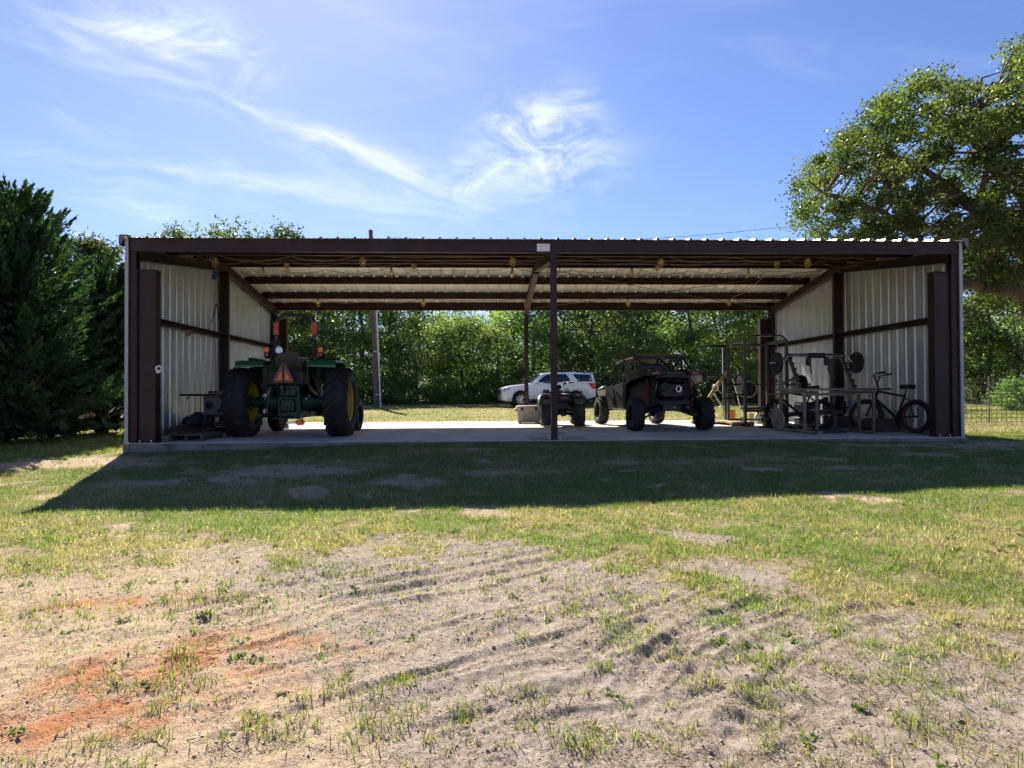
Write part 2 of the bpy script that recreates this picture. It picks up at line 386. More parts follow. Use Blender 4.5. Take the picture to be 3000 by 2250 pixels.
# ------------------------------------------------------------------ ground: one sheet to the horizon
_P = np.random.default_rng(3).permutation(4096)
_G = np.random.default_rng(4).normal(size=(4096, 2)); _G /= np.linalg.norm(_G, axis=1)[:, None]
def perlin(x, y, seed=0):
    xi = np.floor(x).astype(np.int64); yi = np.floor(y).astype(np.int64); fx = x-xi; fy = y-yi
    def g(i, j):
        h = _P[(_P[(i+seed*131) & 4095]+j) & 4095]; return _G[h]
    u = fx*fx*fx*(fx*(fx*6-15)+10); v = fy*fy*fy*(fy*(fy*6-15)+10)
    def dot(i, j, dx, dy): q = g(xi+i, yi+j); return q[..., 0]*dx+q[..., 1]*dy
    a = dot(0, 0, fx, fy); b = dot(1, 0, fx-1, fy); c = dot(0, 1, fx, fy-1); d = dot(1, 1, fx-1, fy-1)
    return (a+(b-a)*u)+((c+(d-c)*u)-(a+(b-a)*u))*v
def fbm(x, y, octs, seed=0, lac=2.03, gain=0.5):
    s = 0; a = 1.0
    for o in range(octs): s = s+a*perlin(x*lac**o, y*lac**o, seed+o); a *= gain
    return s
def sstep(x, a, b): t = np.clip((x-a)/(b-a), 0, 1); return t*t*(3-2*t)
def gz0(x, y):                                               # large shape of the land
    x = np.asarray(x, float); y = np.asarray(y, float)
    lip = np.interp(x, [-2, 1.5, 4, 11.5, 14, 17], [-.17, -.15, -.045, -.025, -.075, -.10])
    f = np.interp(-y, [0, 4.7, 12, 60], [-.15, -.44, -.80, -1.4])+(lip+.15)*sstep(y, -2.6, -.1)-np.clip(x-7, 0, 12)*.024*.45*sstep(y, -2.6, -.1)+np.clip(x-7, 0, 12)*.024*(.45+.55*sstep(-y, 0, 4.5))-np.clip(2-x, 0, 4)*.012*sstep(-y, -1, 2)
    b = np.interp(y, [0, 8.4, 25, 32, 60, 400], [-.15, -.055, .03, .28, .6, .6])
    z = np.where(y < 0, f, b+(lip+.15)*sstep(-y, -6, 0))
    z = z+0.03*perlin(x*.35, y*.35, 40)*sstep(np.hypot(x-CAM.x, y-CAM.y), 0, 4)
    under = (sstep(x, -.02, .1)*sstep(-x, -15.2, -15.1)*sstep(y, .02, .12)*sstep(-y, -8.35, -8.2))
    return z*(1-under)+(-.42)*under
def vp(px, py):                                              # photo position (2212 px wide view) on the ground
    s = 3000/2212; z = -.5
    for _ in range(12):
        p = on_z(px*s, py*s, z); z = float(gz0(p.x, p.y))
    return p.x, p.y
RUTS = []
for (pts, hw, dep, tread) in [
        ([(0, 1505), (250, 1425), (560, 1365), (780, 1292), (1000, 1258), (1290, 1182)], .085, .030, .010),
        ([(0, 1420), (220, 1392), (500, 1330), (720, 1270), (950, 1238), (1240, 1182)], .07, .022, .008),
        ([(150, 1659), (420, 1560), (700, 1470), (960, 1400), (1240, 1330), (1420, 1270)], .09, .024, .009),
        ([(420, 1659), (700, 1570), (980, 1500), (1220, 1440), (1400, 1350)], .08, .026, .010),
        ([(1230, 1659), (1330, 1510), (1430, 1400), (1530, 1335), (1640, 1300)], .06, .032, .012),
        ([(1440, 1600), (1560, 1450), (1680, 1372), (1820, 1320), (1900, 1310)], .07, .026, .010),
        ([(640, 1659), (900, 1560), (1180, 1500), (1500, 1450)], .08, .022, .010),
        ([(1950, 1659), (2080, 1560), (2212, 1540)], .08, .022, .010),
        ([(560, 1300), (800, 1262), (1020, 1215), (1180, 1190)], .05, .018, .008),
        ([(0, 1575), (200, 1500), (420, 1440)], .08, .02, .008)]:
    P_ = np.array([vp(*p) for p in pts]); RUTS.append((P_, hw, dep, tread))
    d_ = np.gradient(P_, axis=0); nrm = np.stack([-d_[:, 1], d_[:, 0]], 1)/np.linalg.norm(d_, axis=1)[:, None]
    for off in (-.23, .30): RUTS.append((P_+nrm*off, .034, .018, .0))
PITS = [(vp(a, b), r, d) for (a, b, r, d) in [
        (1640, 1482, .07, .045), (1652, 1519, .085, .06), (1612, 1562, .10, .055), (1596, 1590, .08, .04), (1470, 1390, .06, .05), (1458, 1420, .07, .035),
        (190, 1440, .06, .03), (330, 1440, .12, .03), (640, 1250, .05, .03), (690, 1240, .04, .03), (920, 1300, .06, .035), (1060, 1300, .06, .03),
        (1200, 1278, .07, .02), (1180, 1262, .06, .02), (1900, 1345, .08, .035), (1560, 1380, .05, .03), (880, 1262, .05, .03), (430, 1300, .05, .03), (560, 1430, .05, .03), (1350, 1300, .05, .03),
        (760, 1325, .05, .03), (1010, 1390, .06, .03), (1260, 1395, .05, .028), (1150, 1330, .05, .028), (980, 1350, .04, .028), (1290, 1345, .05, .03), (700, 1400, .05, .02)]]
def polydist(x, y, P):
    best = np.full(x.shape, 1e9); along = np.zeros(x.shape); side = np.zeros(x.shape); acc = 0
    for i in range(len(P)-1):
        a, b = P[i], P[i+1]; d = b-a; L = math.hypot(*d)
        t = np.clip(((x-a[0])*d[0]+(y-a[1])*d[1])/L**2, 0, 1)
        qx = x-a[0]-t*d[0]; qy = y-a[1]-t*d[1]; dd = np.hypot(qx, qy); m = dd < best
        best[m] = dd[m]; along[m] = (acc+t*L)[m]; side[m] = np.sign(qx*d[1]-qy*d[0])[m]; acc += L
    return best, along, side
def blob(x, y, px, py, rx, ry, rot=0.0):
    cx, cy = vp(px, py); dx, dy = x-cx, y-cy; c, s = math.cos(rot), math.sin(rot)
    return np.exp(-(((dx*c+dy*s)/rx)**2+((-dx*s+dy*c)/ry)**2))
def sand_amt(x, y):                                          # 1 = churned bare sand, 0 = lawn
    edge = np.interp(x, [0, 3, 5.2, 7, 8.0, 9.5, 12], [-6.9, -7.1, -6.9, -6.7, -7.6, -8.6, -9.3])
    n = fbm(x*.9, y*.9, 4, 11); n2 = fbm(x*2.6, y*2.6, 3, 12)
    s = sstep(edge+.85*n+.45*n2-y, -1.5, 1.0)*.97
    s = s*np.interp((x-CAM.x)/np.maximum(y-CAM.y, .5), [.06, .26], [1.0, .50])
    for (a, b, rx, ry, w) in [(620, 1015, .9, .45, .9), (870, 1043, .6, .25, .95), (330, 1042, .7, .3, .85), (520, 1035, .6, .3, .7), (1075, 1025, .8, .3, .5), (150, 1000, 1.5, .5, .95),
                              (1500, 1000, 1.2, .3, .45), (1850, 975, 2.2, .5, .6), (700, 975, 1.5, .35, .45), (1020, 1178, .6, .25, .8), (480, 975, 1.5, .3, .6), (2150, 960, 2.5, .6, .7), (2000, 1010, 1.5, .4, .4), (880, 1160, .6, .2, .5), (600, 1190, .5, .2, .6), (1700, 1230, .7, .3, .3)]:
        s = np.maximum(s, min(1, w*1.15)*blob(x, y, a, b, rx*1.25, ry*1.3)*(.85+.6*n+.3*n2))
    s = np.maximum(s, .75*sstep(n, .25, .6)*sstep(-y, 0, 1))
    rear = sstep(y, 7, 8.4)
    return np.clip(s, 0, 1)*(1-rear)+rear*.35*sstep(fbm(x*.5, y*.5, 3, 31), .0, .6)
def clay_amt(x, y):
    s = 0
    for (a, b, rx, ry, rot, w) in [(380, 1420, .55, .18, .35, 1.0), (480, 1395, .45, .14, .4, .8), (120, 1560, .55, .12, .2, 1.0), (60, 1600, .5, .12, .2, .9), (260, 1300, .6, .12, .1, .7), (720, 1405, .45, .13, .3, .8), (160, 1310, .6, .14, .1, .7),
                                   (560, 1350, .5, .1, .3, .5), (300, 1480, .5, .2, .3, .6), (640, 1480, .4, .15, .3, .45), (80, 1490, .5, .2, .2, .6), (1400, 1160, .3, .1, 0, .2), (150, 985, 1.0, .3, .1, .5), (820, 1320, .3, .1, .3, .4)]:
        s = s+.50*w*blob(x, y, a, b, rx*1.35, ry*1.7, rot)
    return np.clip(s*(.75+.9*fbm(x*4, y*4, 3, 21)), 0, 1)
def relief(x, y):
    sa = sand_amt(x, y); d = np.hypot(x-CAM.x, y-CAM.y); near = sstep(-d, -15, -9)*sstep(-y, -.3, .5)
    z = .022*fbm(x*1.3, y*1.3, 2, 50)
    churn = .35+.65*sstep(fbm(x*.9, y*1.1, 3, 64), -.15, .35)      # packed and loose areas
    rough = (.40+.60*sa)*churn
    z = z+rough*(.016*perlin(x*3.3, y*4.2, 53)+.009*perlin(x*8, y*10, 54)+.010*perlin(x*19, y*23, 55)+.010*perlin(x*43, y*47, 56)+.007*perlin(x*95, y*95, 57))
    c_, s_ = math.cos(.62), math.sin(.62); u_, v_ = x*c_+y*s_, -x*s_+y*c_    # drag marks along the tracks
    z = z+sa*(.005*perlin(u_*.8, v_*9, 58)+.003*perlin(u_*1.7, v_*24, 65))
    clod = perlin(x*27, y*27, 59); z = z+(.3+sa)*churn*.018*np.clip(clod-.30, 0, 1)
    k = (y < -5.4) & (near > 0); X, Y = x[k], y[k]; dz = np.zeros(X.shape)
    for P, hw, dep, tread in RUTS:
        mg = hw*1.6+.35; q_ = np.nonzero((X > P[:, 0].min()-mg) & (X < P[:, 0].max()+mg) & (Y > P[:, 1].min()-mg) & (Y < P[:, 1].max()+mg))[0]
        if not len(q_): continue
        xx, yy = X[q_], Y[q_]; dd, al, sd = polydist(xx, yy, P); near_ = dd < mg; q_, xx, yy, dd, al, sd = q_[near_], xx[near_], yy[near_], dd[near_], al[near_], sd[near_]
        w = hw*1.15*(1+.35*perlin(al*2.2, al*0+3, 60)); fade = .25+.75*sstep(perlin(al*1.1, al*0, 61), -.25, .3)
        dd = dd+.022*perlin(xx*6, yy*6, 62)+.014*perlin(xx*17, yy*17, 66)
        dz[q_] += fade*(-dep*.58*np.exp(-(dd/w)**4)+dep*.40*np.exp(-((dd-w*1.45)/(w*.5))**2)+tread*.5*np.sin(al*2*math.pi/.11+sd*dd*30)*np.exp(-(dd/w)**4))
    for (cx, cy), r, dp in PITS:
        k_ = np.nonzero((np.abs(X-cx) < 5*r) & (np.abs(Y-cy) < 4*r))[0]; q = np.hypot((X[k_]-cx)/1.3, Y[k_]-cy)/r*(1+.35*perlin(X[k_]*11, Y[k_]*11, 63))
        dz[k_] += -dp*.5*np.exp(-q**2.6)+dp*.2*np.exp(-((q-1.5)/.5)**2)
    z[k] += dz
    return z*near
def gz(x, y):
    x = np.atleast_1d(np.asarray(x, float)); y = np.atleast_1d(np.asarray(y, float))
    return gz0(x, y)+relief(x, y)
def gz1(x, y): return float(gz0(x, y))

def build_ground():
    rings = np.concatenate([[.3, .8, 1.4, 2.0], np.geomspace(2.45, 9.5, 300), np.geomspace(9.6, 14, 60), np.geomspace(14.3, 60, 70), np.geomspace(66, 900, 14)])
    fine = np.linspace(-52, 52, 1040); coarse = np.concatenate([np.linspace(54, 180, 36), np.linspace(-178, -54, 36)])
    ang = np.radians(np.sort(np.concatenate([fine, coarse])))+YAW
    na, nr = len(ang), len(rings)
    Rg, Ag = np.meshgrid(rings, ang, indexing='ij')
    x = CAM.x+np.sin(Ag)*Rg; y = CAM.y+np.cos(Ag)*Rg
    z = gz0(x, y)
    m = Rg < 15.5; z[m] += relief(x[m], y[m])
    co = np.stack([x, y, z], -1).reshape(-1, 3)
    co = np.vstack([co, [[CAM.x, CAM.y, gz1(CAM.x, CAM.y)]]])
    i = np.arange(nr-1)[:, None]; j = np.arange(na)[None, :]; j2 = (j+1) % na
    q = np.stack([i*na+j, i*na+j2, (i+1)*na+j2, (i+1)*na+j], -1).reshape(-1, 4)[:, ::-1]
    c = nr*na; tri = np.stack([np.full(na, c), (np.arange(na)+1) % na, np.arange(na)], -1)[:, ::-1]
    me = bpy.data.meshes.new('ground')
    me.vertices.add(len(co)); me.vertices.foreach_set('co', co.ravel())
    nl = q.size+tri.size; me.loops.add(nl); me.loops.foreach_set('vertex_index', np.concatenate([q.ravel(), tri.ravel()]).astype(np.int32))
    npoly = len(q)+len(tri); me.polygons.add(npoly)
    ls = np.concatenate([np.arange(len(q))*4, len(q)*4+np.arange(len(tri))*3]); me.polygons.foreach_set('loop_start', ls.astype(np.int32))
    me.polygons.foreach_set('use_smooth', np.ones(npoly, bool))
    me.update(); me.validate()
    # zones: r = bare sand, g = clay, b = grey sand
    X, Y = co[:, 0], co[:, 1]
    sa = sand_amt(X, Y); cl = clay_amt(X, Y)
    grey = sstep(X+.55*(Y+9)-5.5+.8*fbm(X*.8, Y*.8, 3, 70), -1.2, 1.4)*sstep(-Y, 4.6, 6.2)
    at = me.attributes.new('zone', 'FLOAT_COLOR', 'POINT'); at.data.foreach_set('color', np.stack([sa, cl, grey, np.ones_like(sa)], -1).ravel())
    o = linkmesh('ground', me); tag(o, kind='structure')
    m_ = bpy.data.materials.new('ground'); m_.use_nodes = True; t = NT(m_.node_tree); t.n.clear(); me.materials.append(m_)
    out = t.new('ShaderNodeOutputMaterial'); b = t.new('ShaderNodeBsdfPrincipled'); t.link(b.outputs[0], out.inputs[0])
    zr, zg, zb = t.new('ShaderNodeSeparateColor'), None, None
    att = t.new('ShaderNodeAttribute', attribute_name='zone'); t.link(att.outputs['Color'], zr.inputs[0]); sa_, cl_, gr_ = zr.outputs[0], zr.outputs[1], zr.outputs[2]
    pos = t.new('ShaderNodeNewGeometry').outputs['Position']
    nA = t.noise(pos, 1.7, 6, .62); nB = t.noise(pos, 14, 6, .65); nC = t.noise(pos, 90, 4, .6); nD = t.noise(pos, 330, 2, .6)
    tan = t.ramp(nB, [(.3, (.33, .24, .155)), (.7, (.53, .40, .275))])
    gry = t.ramp(nB, [(.3, (.225, .19, .155)), (.7, (.40, .34, .275))])
    sand = t.mix(t.maprange(t.math('ADD', gr_, t.math('MULTIPLY', t.math('SUBTRACT', nA, .5), .9)), .25, .75), tan, gry)
    clay = t.ramp(nB, [(.3, (.33, .125, .052)), (.7, (.49, .215, .10))])
    sand = t.mix(t.maprange(t.math('ADD', cl_, t.math('MULTIPLY', t.math('SUBTRACT', nB, .5), 1.0)), .10, .95), sand, clay)
    lawn = t.ramp(nB, [(.25, (.15, .13, .06)), (.5, (.27, .22, .12)), (.75, (.40, .32, .19))])
    colr = t.mix(t.maprange(t.math('ADD', sa_, t.math('MULTIPLY', t.math('SUBTRACT', nB, .5), .7)), .15, .6), lawn, sand)
    grain = t.ramp(nC, [(.28, (.50, .48, .46)), (.48, (.98, .98, .98)), (.70, (1.16, 1.16, 1.15))])
    colr = t.mix(1.0, colr, grain, 'MULTIPLY')
    spk = t.maprange(nD, .60, .67)                            # bits of dead stem and debris
    colr = t.mix(t.math('MULTIPLY', spk, .7), colr, (.10, .075, .05))
    t.link(colr, b.inputs['Base Color']); b.inputs['Roughness'].default_value = .95; b.inputs['Specular IOR Level'].default_value = .12
    bp = t.new('ShaderNodeBump'); bp.inputs['Strength'].default_value = 1.0; bp.inputs['Distance'].default_value = .018
    hh = t.math('ADD', t.math('MULTIPLY', nC, .55), t.math('ADD', t.math('MULTIPLY', nB, .8), t.math('MULTIPLY', nD, .3)))
    t.link(hh, bp.inputs['Height']); t.link(bp.outputs[0], b.inputs['Normal'])
    return o
build_ground()

# ------------------------------------------------------------------ concrete slab
def concrete(name, base, dark):
    m = bpy.data.materials.new(name); m.use_nodes = True; t = NT(m.node_tree); b = m.node_tree.nodes['Principled BSDF']
    pos = t.new('ShaderNodeNewGeometry').outputs['Position']
    n1 = t.noise(pos, .9, 6, .65, .4); n2 = t.noise(pos, 9, 5, .6); n3 = t.noise(pos, 120, 3, .6)
    c = t.ramp(n1, [(.32, dark), (.62, base)])
    c = t.mix(1.0, c, t.ramp(n2, [(.3, (.86, .86, .86)), (.7, (1.06, 1.06, 1.06))]), 'MULTIPLY')
    st = t.maprange(t.noise(t.vmath('MULTIPLY', pos, (1.0, .5, 1.0)), 1.6, 7, .7, .8), .60, .70)
    c = t.mix(t.math('MULTIPLY', st, .75), c, tuple(x*.5 for x in dark))
    t.link(c, b.inputs['Base Color']); b.inputs['Roughness'].default_value = .75; b.inputs['Specular IOR Level'].default_value = .25
    bp = t.new('ShaderNodeBump'); bp.inputs['Strength'].default_value = .25; bp.inputs['Distance'].default_value = .004
    t.link(t.math('ADD', n3, n2), bp.inputs['Height']); t.link(bp.outputs[0], b.inputs['Normal'])
    MAT[name] = m; return m
concrete('concrete', (.56, .54, .50), (.36, .34, .31)); concrete('concrete_pad', (.36, .345, .32), (.27, .26, .245))
SX0, SX1, SY0, SY1 = -.06, 15.26, -.08, 8.42
slab = MB().bb((SX0+.01, SY0+.01, -.5), (SX1-.01, SY1-.01, -.02)).build('concrete_slab', MAT['concrete_pad'], smooth=0); tag(slab, kind='structure')
xs = [SX0, 3.72, 7.18, 11.3, SX1]; ys = [SY0, 4.25, SY1]
for i in range(4):
    for j in range(2):
        a, b_, c, d = xs[i], xs[i+1], ys[j], ys[j+1]; g = .004
        MB().bb((a+(g if i else 0), c+(g if j else 0), -.4), (b_-(g if i < 3 else 0), d-(g if not j else 0), 0)).build('slab_panel', MAT['concrete'], slab, smooth=0)
MB().bb((7.195, SY0+.002, -.1), (8.25, .95, .003)).build('footing_pad', MAT['concrete_pad'], slab, smooth=0)

mat('shade_stained_concrete', (.17, .155, .14), .9, 0, .3, 3, .4, 50, (.10, .075, .055), .3, 2)
MB().bb((SX0-.004, SY0-.014, -.5), (SX1+.004, SY0-.002, -.010)).build('footing_shade_strip', MAT['shade_stained_concrete'], slab, smooth=0)  # strip added to darken the front face, shade and soil in its colour
# ------------------------------------------------------------------ the open metal shed
def sheet_material(name, col, metal, rough, streak=.25):
    m = bpy.data.materials.new(name); m.use_nodes = True; t = NT(m.node_tree); b = m.node_tree.nodes['Principled BSDF']
    pos = t.new('ShaderNodeNewGeometry').outputs['Position']
    n1 = t.noise(t.vmath('MULTIPLY', pos, (2.2, 2.2, .35)), 2.0, 6, .65, .2); n2 = t.noise(pos, .7, 4, .6); n3 = t.noise(pos, 30, 3, .6)
    c = t.ramp(n1, [(.3, tuple(x*(1-streak) for x in col)), (.65, col)])
    c = t.mix(t.maprange(n2, .5, .75), c, tuple(x*.8*k for x, k in zip(col, (1, .97, .88))))
    st = t.maprange(t.noise(t.vmath('MULTIPLY', pos, (9, 9, .5)), 1.0, 5, .7), .62, .75)
    c = t.mix(t.math('MULTIPLY', st, .35), c, (.20, .14, .09))
    t.link(c, b.inputs['Base Color']); b.inputs['Metallic'].default_value = metal
    t.link(t.maprange(n1, .2, .8, rough-.07, rough+.12), b.inputs['Roughness'])
    bp = t.new('ShaderNodeBump'); bp.inputs['Strength'].default_value = .12; bp.inputs['Distance'].default_value = .01
    t.link(t.noise(t.vmath('MULTIPLY', pos, (3, 3, 1.2)), 2.2, 3, .5), bp.inputs['Height']); t.link(bp.outputs[0], b.inputs['Normal'])
    MAT[name] = m
sheet_material('wall_sheet', (.53, .56, .58), .62, .36); sheet_material('roof_sheet', (.76, .74, .68), .5, .34, .12)

shed = empty('metal_shed', (7.6, 0, 0), 0, 'long open-fronted steel shed with red iron posts and corrugated metal walls and roof', 'shed')
SH = lambda x, y, z: (x-7.6, y, z)
ZF, ZR, ZB, YM, YE = 3.66, 4.19, 3.605, 4.2, 8.4
def zroof(y): return ZF+(ZR-ZF)*y/YM if y <= YM else ZR+(ZB-ZR)*(y-YM)/(YE-YM)
def rib_profile(w, first=.1524):
    P = [(0, 0)]; s = first
    while s < w+.2:
        for (ds, h) in ((-.034, 0), (-.013, .032), (.013, .032), (.034, 0), (.092, 0), (.102, .0045), (.118, .0045), (.128, 0), (.178, 0), (.188, .0045), (.204, .0045), (.214, 0)):
            q = s+ds
            if 0 < q < w: P.append((q, h))
        s += .3048
    P.append((w, 0)); return P
# roof: sheets laid eave to ridge
def roof_mesh(w, y0, y1, ridge):
    P = rib_profile(w); vs = []; 
    for (s, h) in P: vs += [(s, y0, zroof2(y0)+h), (s, y1, zroof2(y1)+h)]
    me = MB().add(vs, [(2*i, 2*i+2, 2*i+3, 2*i+1) for i in range(len(P)-1)]); return me.mesh('roof_sheet', MAT['roof_sheet'], 20)
def zroof2(y): return (ZF+(ZR-ZF)*y/YM if y <= YM else ZR+(ZB-ZR)*(y-YM)/(YE-YM))+.002
RX0, RX1 = -.10, 15.30; full_f = roof_mesh(.9134, -.11, YM, 1); full_b = roof_mesh(.9134, YM, YE+.11, 1)
x = RX0
while x < RX1-.05:
    w = min(.9144, RX1-x)
    for k, (mf, a, b_) in enumerate(((full_f, -.11, YM), (full_b, YM, YE+.11))):
        linkmesh('roof_sheet', mf if w > .91 else roof_mesh(w, a, b_, 1), shed, SH(x, 0, 0))
    x += .9144
# ridge cap
MB().add([SH(RX0, YM-.22, zroof2(YM-.22)+.037), SH(RX1, YM-.22, zroof2(YM-.22)+.037), SH(RX1, YM, ZR+.06), SH(RX0, YM, ZR+.06), SH(RX1, YM+.22, zroof2(YM+.22)+.037), SH(RX0, YM+.22, zroof2(YM+.22)+.037)], [(0,1,2,3),(3,2,4,5)]).build('ridge_cap', MAT['roof_sheet'], shed)
# rake trim along both gable edges
for sgn, X in ((-1, RX0-.005), (1, RX1+.005)):
    m = MB()
    prof = [(.10*-sgn, .052), (0, .055), (.028*sgn, .04), (.036*sgn, .0), (.030*sgn, -.10), (.018*sgn, -.15)]
    rows = [[SH(X+a, yy, zroof2(yy)+h) for (a, h) in prof] for yy in (-.115, YM, YE+.115)]
    for i in range(2):
        for k in range(len(prof)-1): m.quad(rows[i][k], rows[i][k+1], rows[i+1][k+1], rows[i+1][k])
    m.quad(*rows[0]); m.quad(*rows[2])
    m.build('rake_trim', MAT['trim_dark'], shed)
# gable walls: sheets with ribs outwards
def wall_sheet(X, sgn, y0, y1):
    P = rib_profile(y1-y0); m = MB(); vs = []; ys_ = [y0+s for s, h in P]; hs = [h for s, h in P]
    if y0 < YM < y1:
        i = next(k for k, v in enumerate(ys_) if v > YM); t_ = (YM-ys_[i-1])/(ys_[i]-ys_[i-1]); hs.insert(i, hs[i-1]+(hs[i]-hs[i-1])*t_); ys_.insert(i, YM)
    for yy, h in zip(ys_, hs): vs += [SH(X+sgn*h, yy, .012), SH(X+sgn*h, yy, zroof(min(max(yy, 0), YE))-.012)]
    m.add(vs, [(2*i, 2*i+2, 2*i+3, 2*i+1) for i in range(len(ys_)-1)]); m.build('wall_sheet', MAT['wall_sheet'], shed, smooth=20)
for sgn, X in ((-1, -.022), (1, 15.222)):
    y = -.03
    while y < YE: wall_sheet(X, sgn, y+.0005, min(y+.9139, YE+.02)); y += .9144
    # corner trims
    for yy in (-.045, YE+.035):
        s2 = -1 if yy < 0 else 1
        m = MB(); m.bb(SH(X+sgn*.036, yy-.003, -.02), SH(X-sgn*.02, yy+.003, zroof(0 if yy < 0 else YE)-.02)); m.bb(SH(X+sgn*.036, yy-.003, -.02), SH(X+sgn*.041, yy-s2*.12, zroof(0 if yy < 0 else YE)-.02))
        m.build('corner_trim', MAT['trim_white'], shed, smooth=0)
# frames
def cprof(a, b_, dep, fl, t=.006, horiz=1):                 # C outline in (u, v)
    return [(0, 0), (fl*horiz, 0), (fl*horiz, t), (t*horiz, t), (t*horiz, dep-t), (fl*horiz, dep-t), (fl*horiz, dep), (0, dep)]
def ibeam(m, p0, p1, dep, fl, tf=.012, tw=.010, side=Vector((1, 0, 0))):   # top edge runs p0..p1
    p0, p1 = Vector(p0), Vector(p1)
    def seg(z0, z1, w):
        vs = []
        for p in (p0, p1):
            for (sx_, zz) in ((-1, z0), (1, z0), (1, z1), (-1, z1)): vs.append(p+side*sx_*w/2+Vector((0, 0, zz)))
        m.add(vs, [(0,1,2,3),(7,6,5,4),(0,4,5,1),(1,5,6,2),(2,6,7,3),(3,7,4,0)])
    seg(-tf, 0, fl); seg(-dep, -dep+tf, fl); seg(-dep+tf, -tf, tw)
PUR = .20
for X in (.10, 7.6, 15.10):
    m = MB(); ibeam(m, SH(X, .10, zroof(.10)-PUR-.004), SH(X, YM-.002, ZR-PUR-.004), .19, .14); m.build('rafter', MAT['red_iron'], shed, smooth=0)
    m = MB(); ibeam(m, SH(X, YM+.002, ZR-PUR-.004), SH(X, YE-.10, zroof(YE-.10)-PUR-.004), .19, .14); m.build('rafter', MAT['red_iron'], shed, smooth=0)
    MB().bb(SH(X-.075, YM-.014, ZR-PUR-.24), SH(X+.075, YM+.014, ZR-PUR-.19)).build('splice_plate', MAT['red_iron'], shed, smooth=0)
zt0, ztb = ZF-.02, ZB-.02
for sgn, X in ((1, 0.0), (-1, 15.2)):                        # corner posts (channels) and H columns beside them
    for Y0, s2, ztop in ((0.0, 1, zt0), (YE, -1, ztb)):
        poly = [(X-7.6+sgn*a, Y0+s2*c) for (a, c) in ((0, 0), (.112, 0), (.112, .01), (.012, .01), (.012, .15), (.112, .15), (.112, .16), (0, .16))]
        m = MB().prism(poly, 0.006, ztop, 'z'); m.bb(SH(X+sgn*.003, Y0+s2*.02, .003), SH(X+sgn*.11, Y0+s2*.14, .014)); m.build('corner_post', MAT['red_iron'], shed, smooth=0)
        xa, xb = X+sgn*.118, X+sgn*.455; yc = Y0+s2*.10
        m = MB()
        m.bb(SH(xa, yc-.10, .016), SH(xa+sgn*.013, yc+.10, 3.09)); m.bb(SH(xb-sgn*.013, yc-.10, .016), SH(xb, yc+.10, 3.09))
        m.bb(SH(xa+sgn*.013, yc-.006-s2*.05, .016), SH(xb-sgn*.013, yc+.006-s2*.05, 3.088))
        col = m.build('column', MAT['red_iron'], shed, smooth=0)
        MB().bb(SH(xa-sgn*.004, yc-.104, 3.091), SH(xb+sgn*.004, yc+.104, 3.100)).build('cap_plate', MAT['red_iron'], col, smooth=0)
        MB().bb(SH(xa, yc-.12, .002), SH(xb+sgn*.02, yc+.12, .015)).build('base_plate', MAT['red_iron'], col, smooth=0)
        for bx_ in (xa+sgn*.07, xb-sgn*.07):
            for by in (yc-.105, yc+.105): MB().cyl(SH(bx_, by, .010), SH(bx_, by, .045), .012, 8).build('anchor_bolt', MAT['bolt_steel'], col)
    # mid wall post
    xa, xb = X+sgn*.01, X+sgn*.23; yc = YM
    m = MB(); zt = ZR-PUR-.205
    m.bb(SH(xa, yc-.05, .003), SH(xb, yc-.042, zt)); m.bb(SH(xa, yc+.042, .003), SH(xb, yc+.05, zt)); m.bb(SH(xb-sgn*.009, yc-.0415, .003), SH(xb-sgn*.0005, yc+.0415, zt)); m.bb(SH(xa+sgn*.0005, yc-.0415, .003), SH(xa+sgn*.009, yc+.0415, zt))
    m.build('wall_post', MAT['red_iron'], shed, smooth=0)
    # girts
    for (ya, yb) in ((.21, YM-.052), (YM+.052, YE-.21)):
        poly = [(X-7.6+sgn*a, c) for (a, c) in ((.0, 2.19), (.0, 2.30), (.20, 2.30), (.20, 2.285), (.193, 2.285), (.193, 2.293), (.007, 2.293), (.007, 2.197), (.16, 2.197), (.16, 2.19))]
        MB().prism(poly, ya, yb, 'y').build('girt', MAT['red_iron'], shed, smooth=0)
    for (ya, yb) in ((.21, YM-.052), (YM+.052, YE-.21)):
        MB().bb(SH(X, ya, .003), SH(X+sgn*.06, yb, .010)).build('base_angle', MAT['red_iron'], shed, smooth=0)
# centre posts
cp = MB(); cp.bb(SH(7.543, -.035, .012), SH(7.657, .085, 3.40)).build('post', MAT['red_iron'], shed, smooth=0)
m = MB().bb(SH(7.535, -.047, 3.405), SH(7.665, -.036, 3.64)); cl = m.build('clip_plate', MAT['red_iron'], shed, smooth=0)
for bx_ in (7.55, 7.65):
    for bz in (3.47, 3.60): MB().cyl(SH(bx_, -.058, bz), SH(bx_, -.046, bz), .011, 8).build('bolt', MAT['dark_steel'], cl)
pb = MB().bb(SH(7.47, -.075, .004), SH(7.73, .165, .011)).build('base_plate', MAT['red_iron'], shed, smooth=0)
for bx_ in (7.50, 7.70):
    for by in (-.05, .14): MB().cyl(SH(bx_, by, .010), SH(bx_, by, .05), .012, 8).build('anchor_bolt', MAT['bolt_steel'], pb)
m = MB(); m.bb(SH(7.54, YE-.14, .003), SH(7.66, YE-.13, 3.21)); m.bb(SH(7.54, YE-.02, .003), SH(7.66, YE-.01, 3.21)); m.bb(SH(7.594, YE-.13, .003), SH(7.606, YE-.02, 3.21)); m.build('post', MAT['red_iron'], shed, smooth=0)
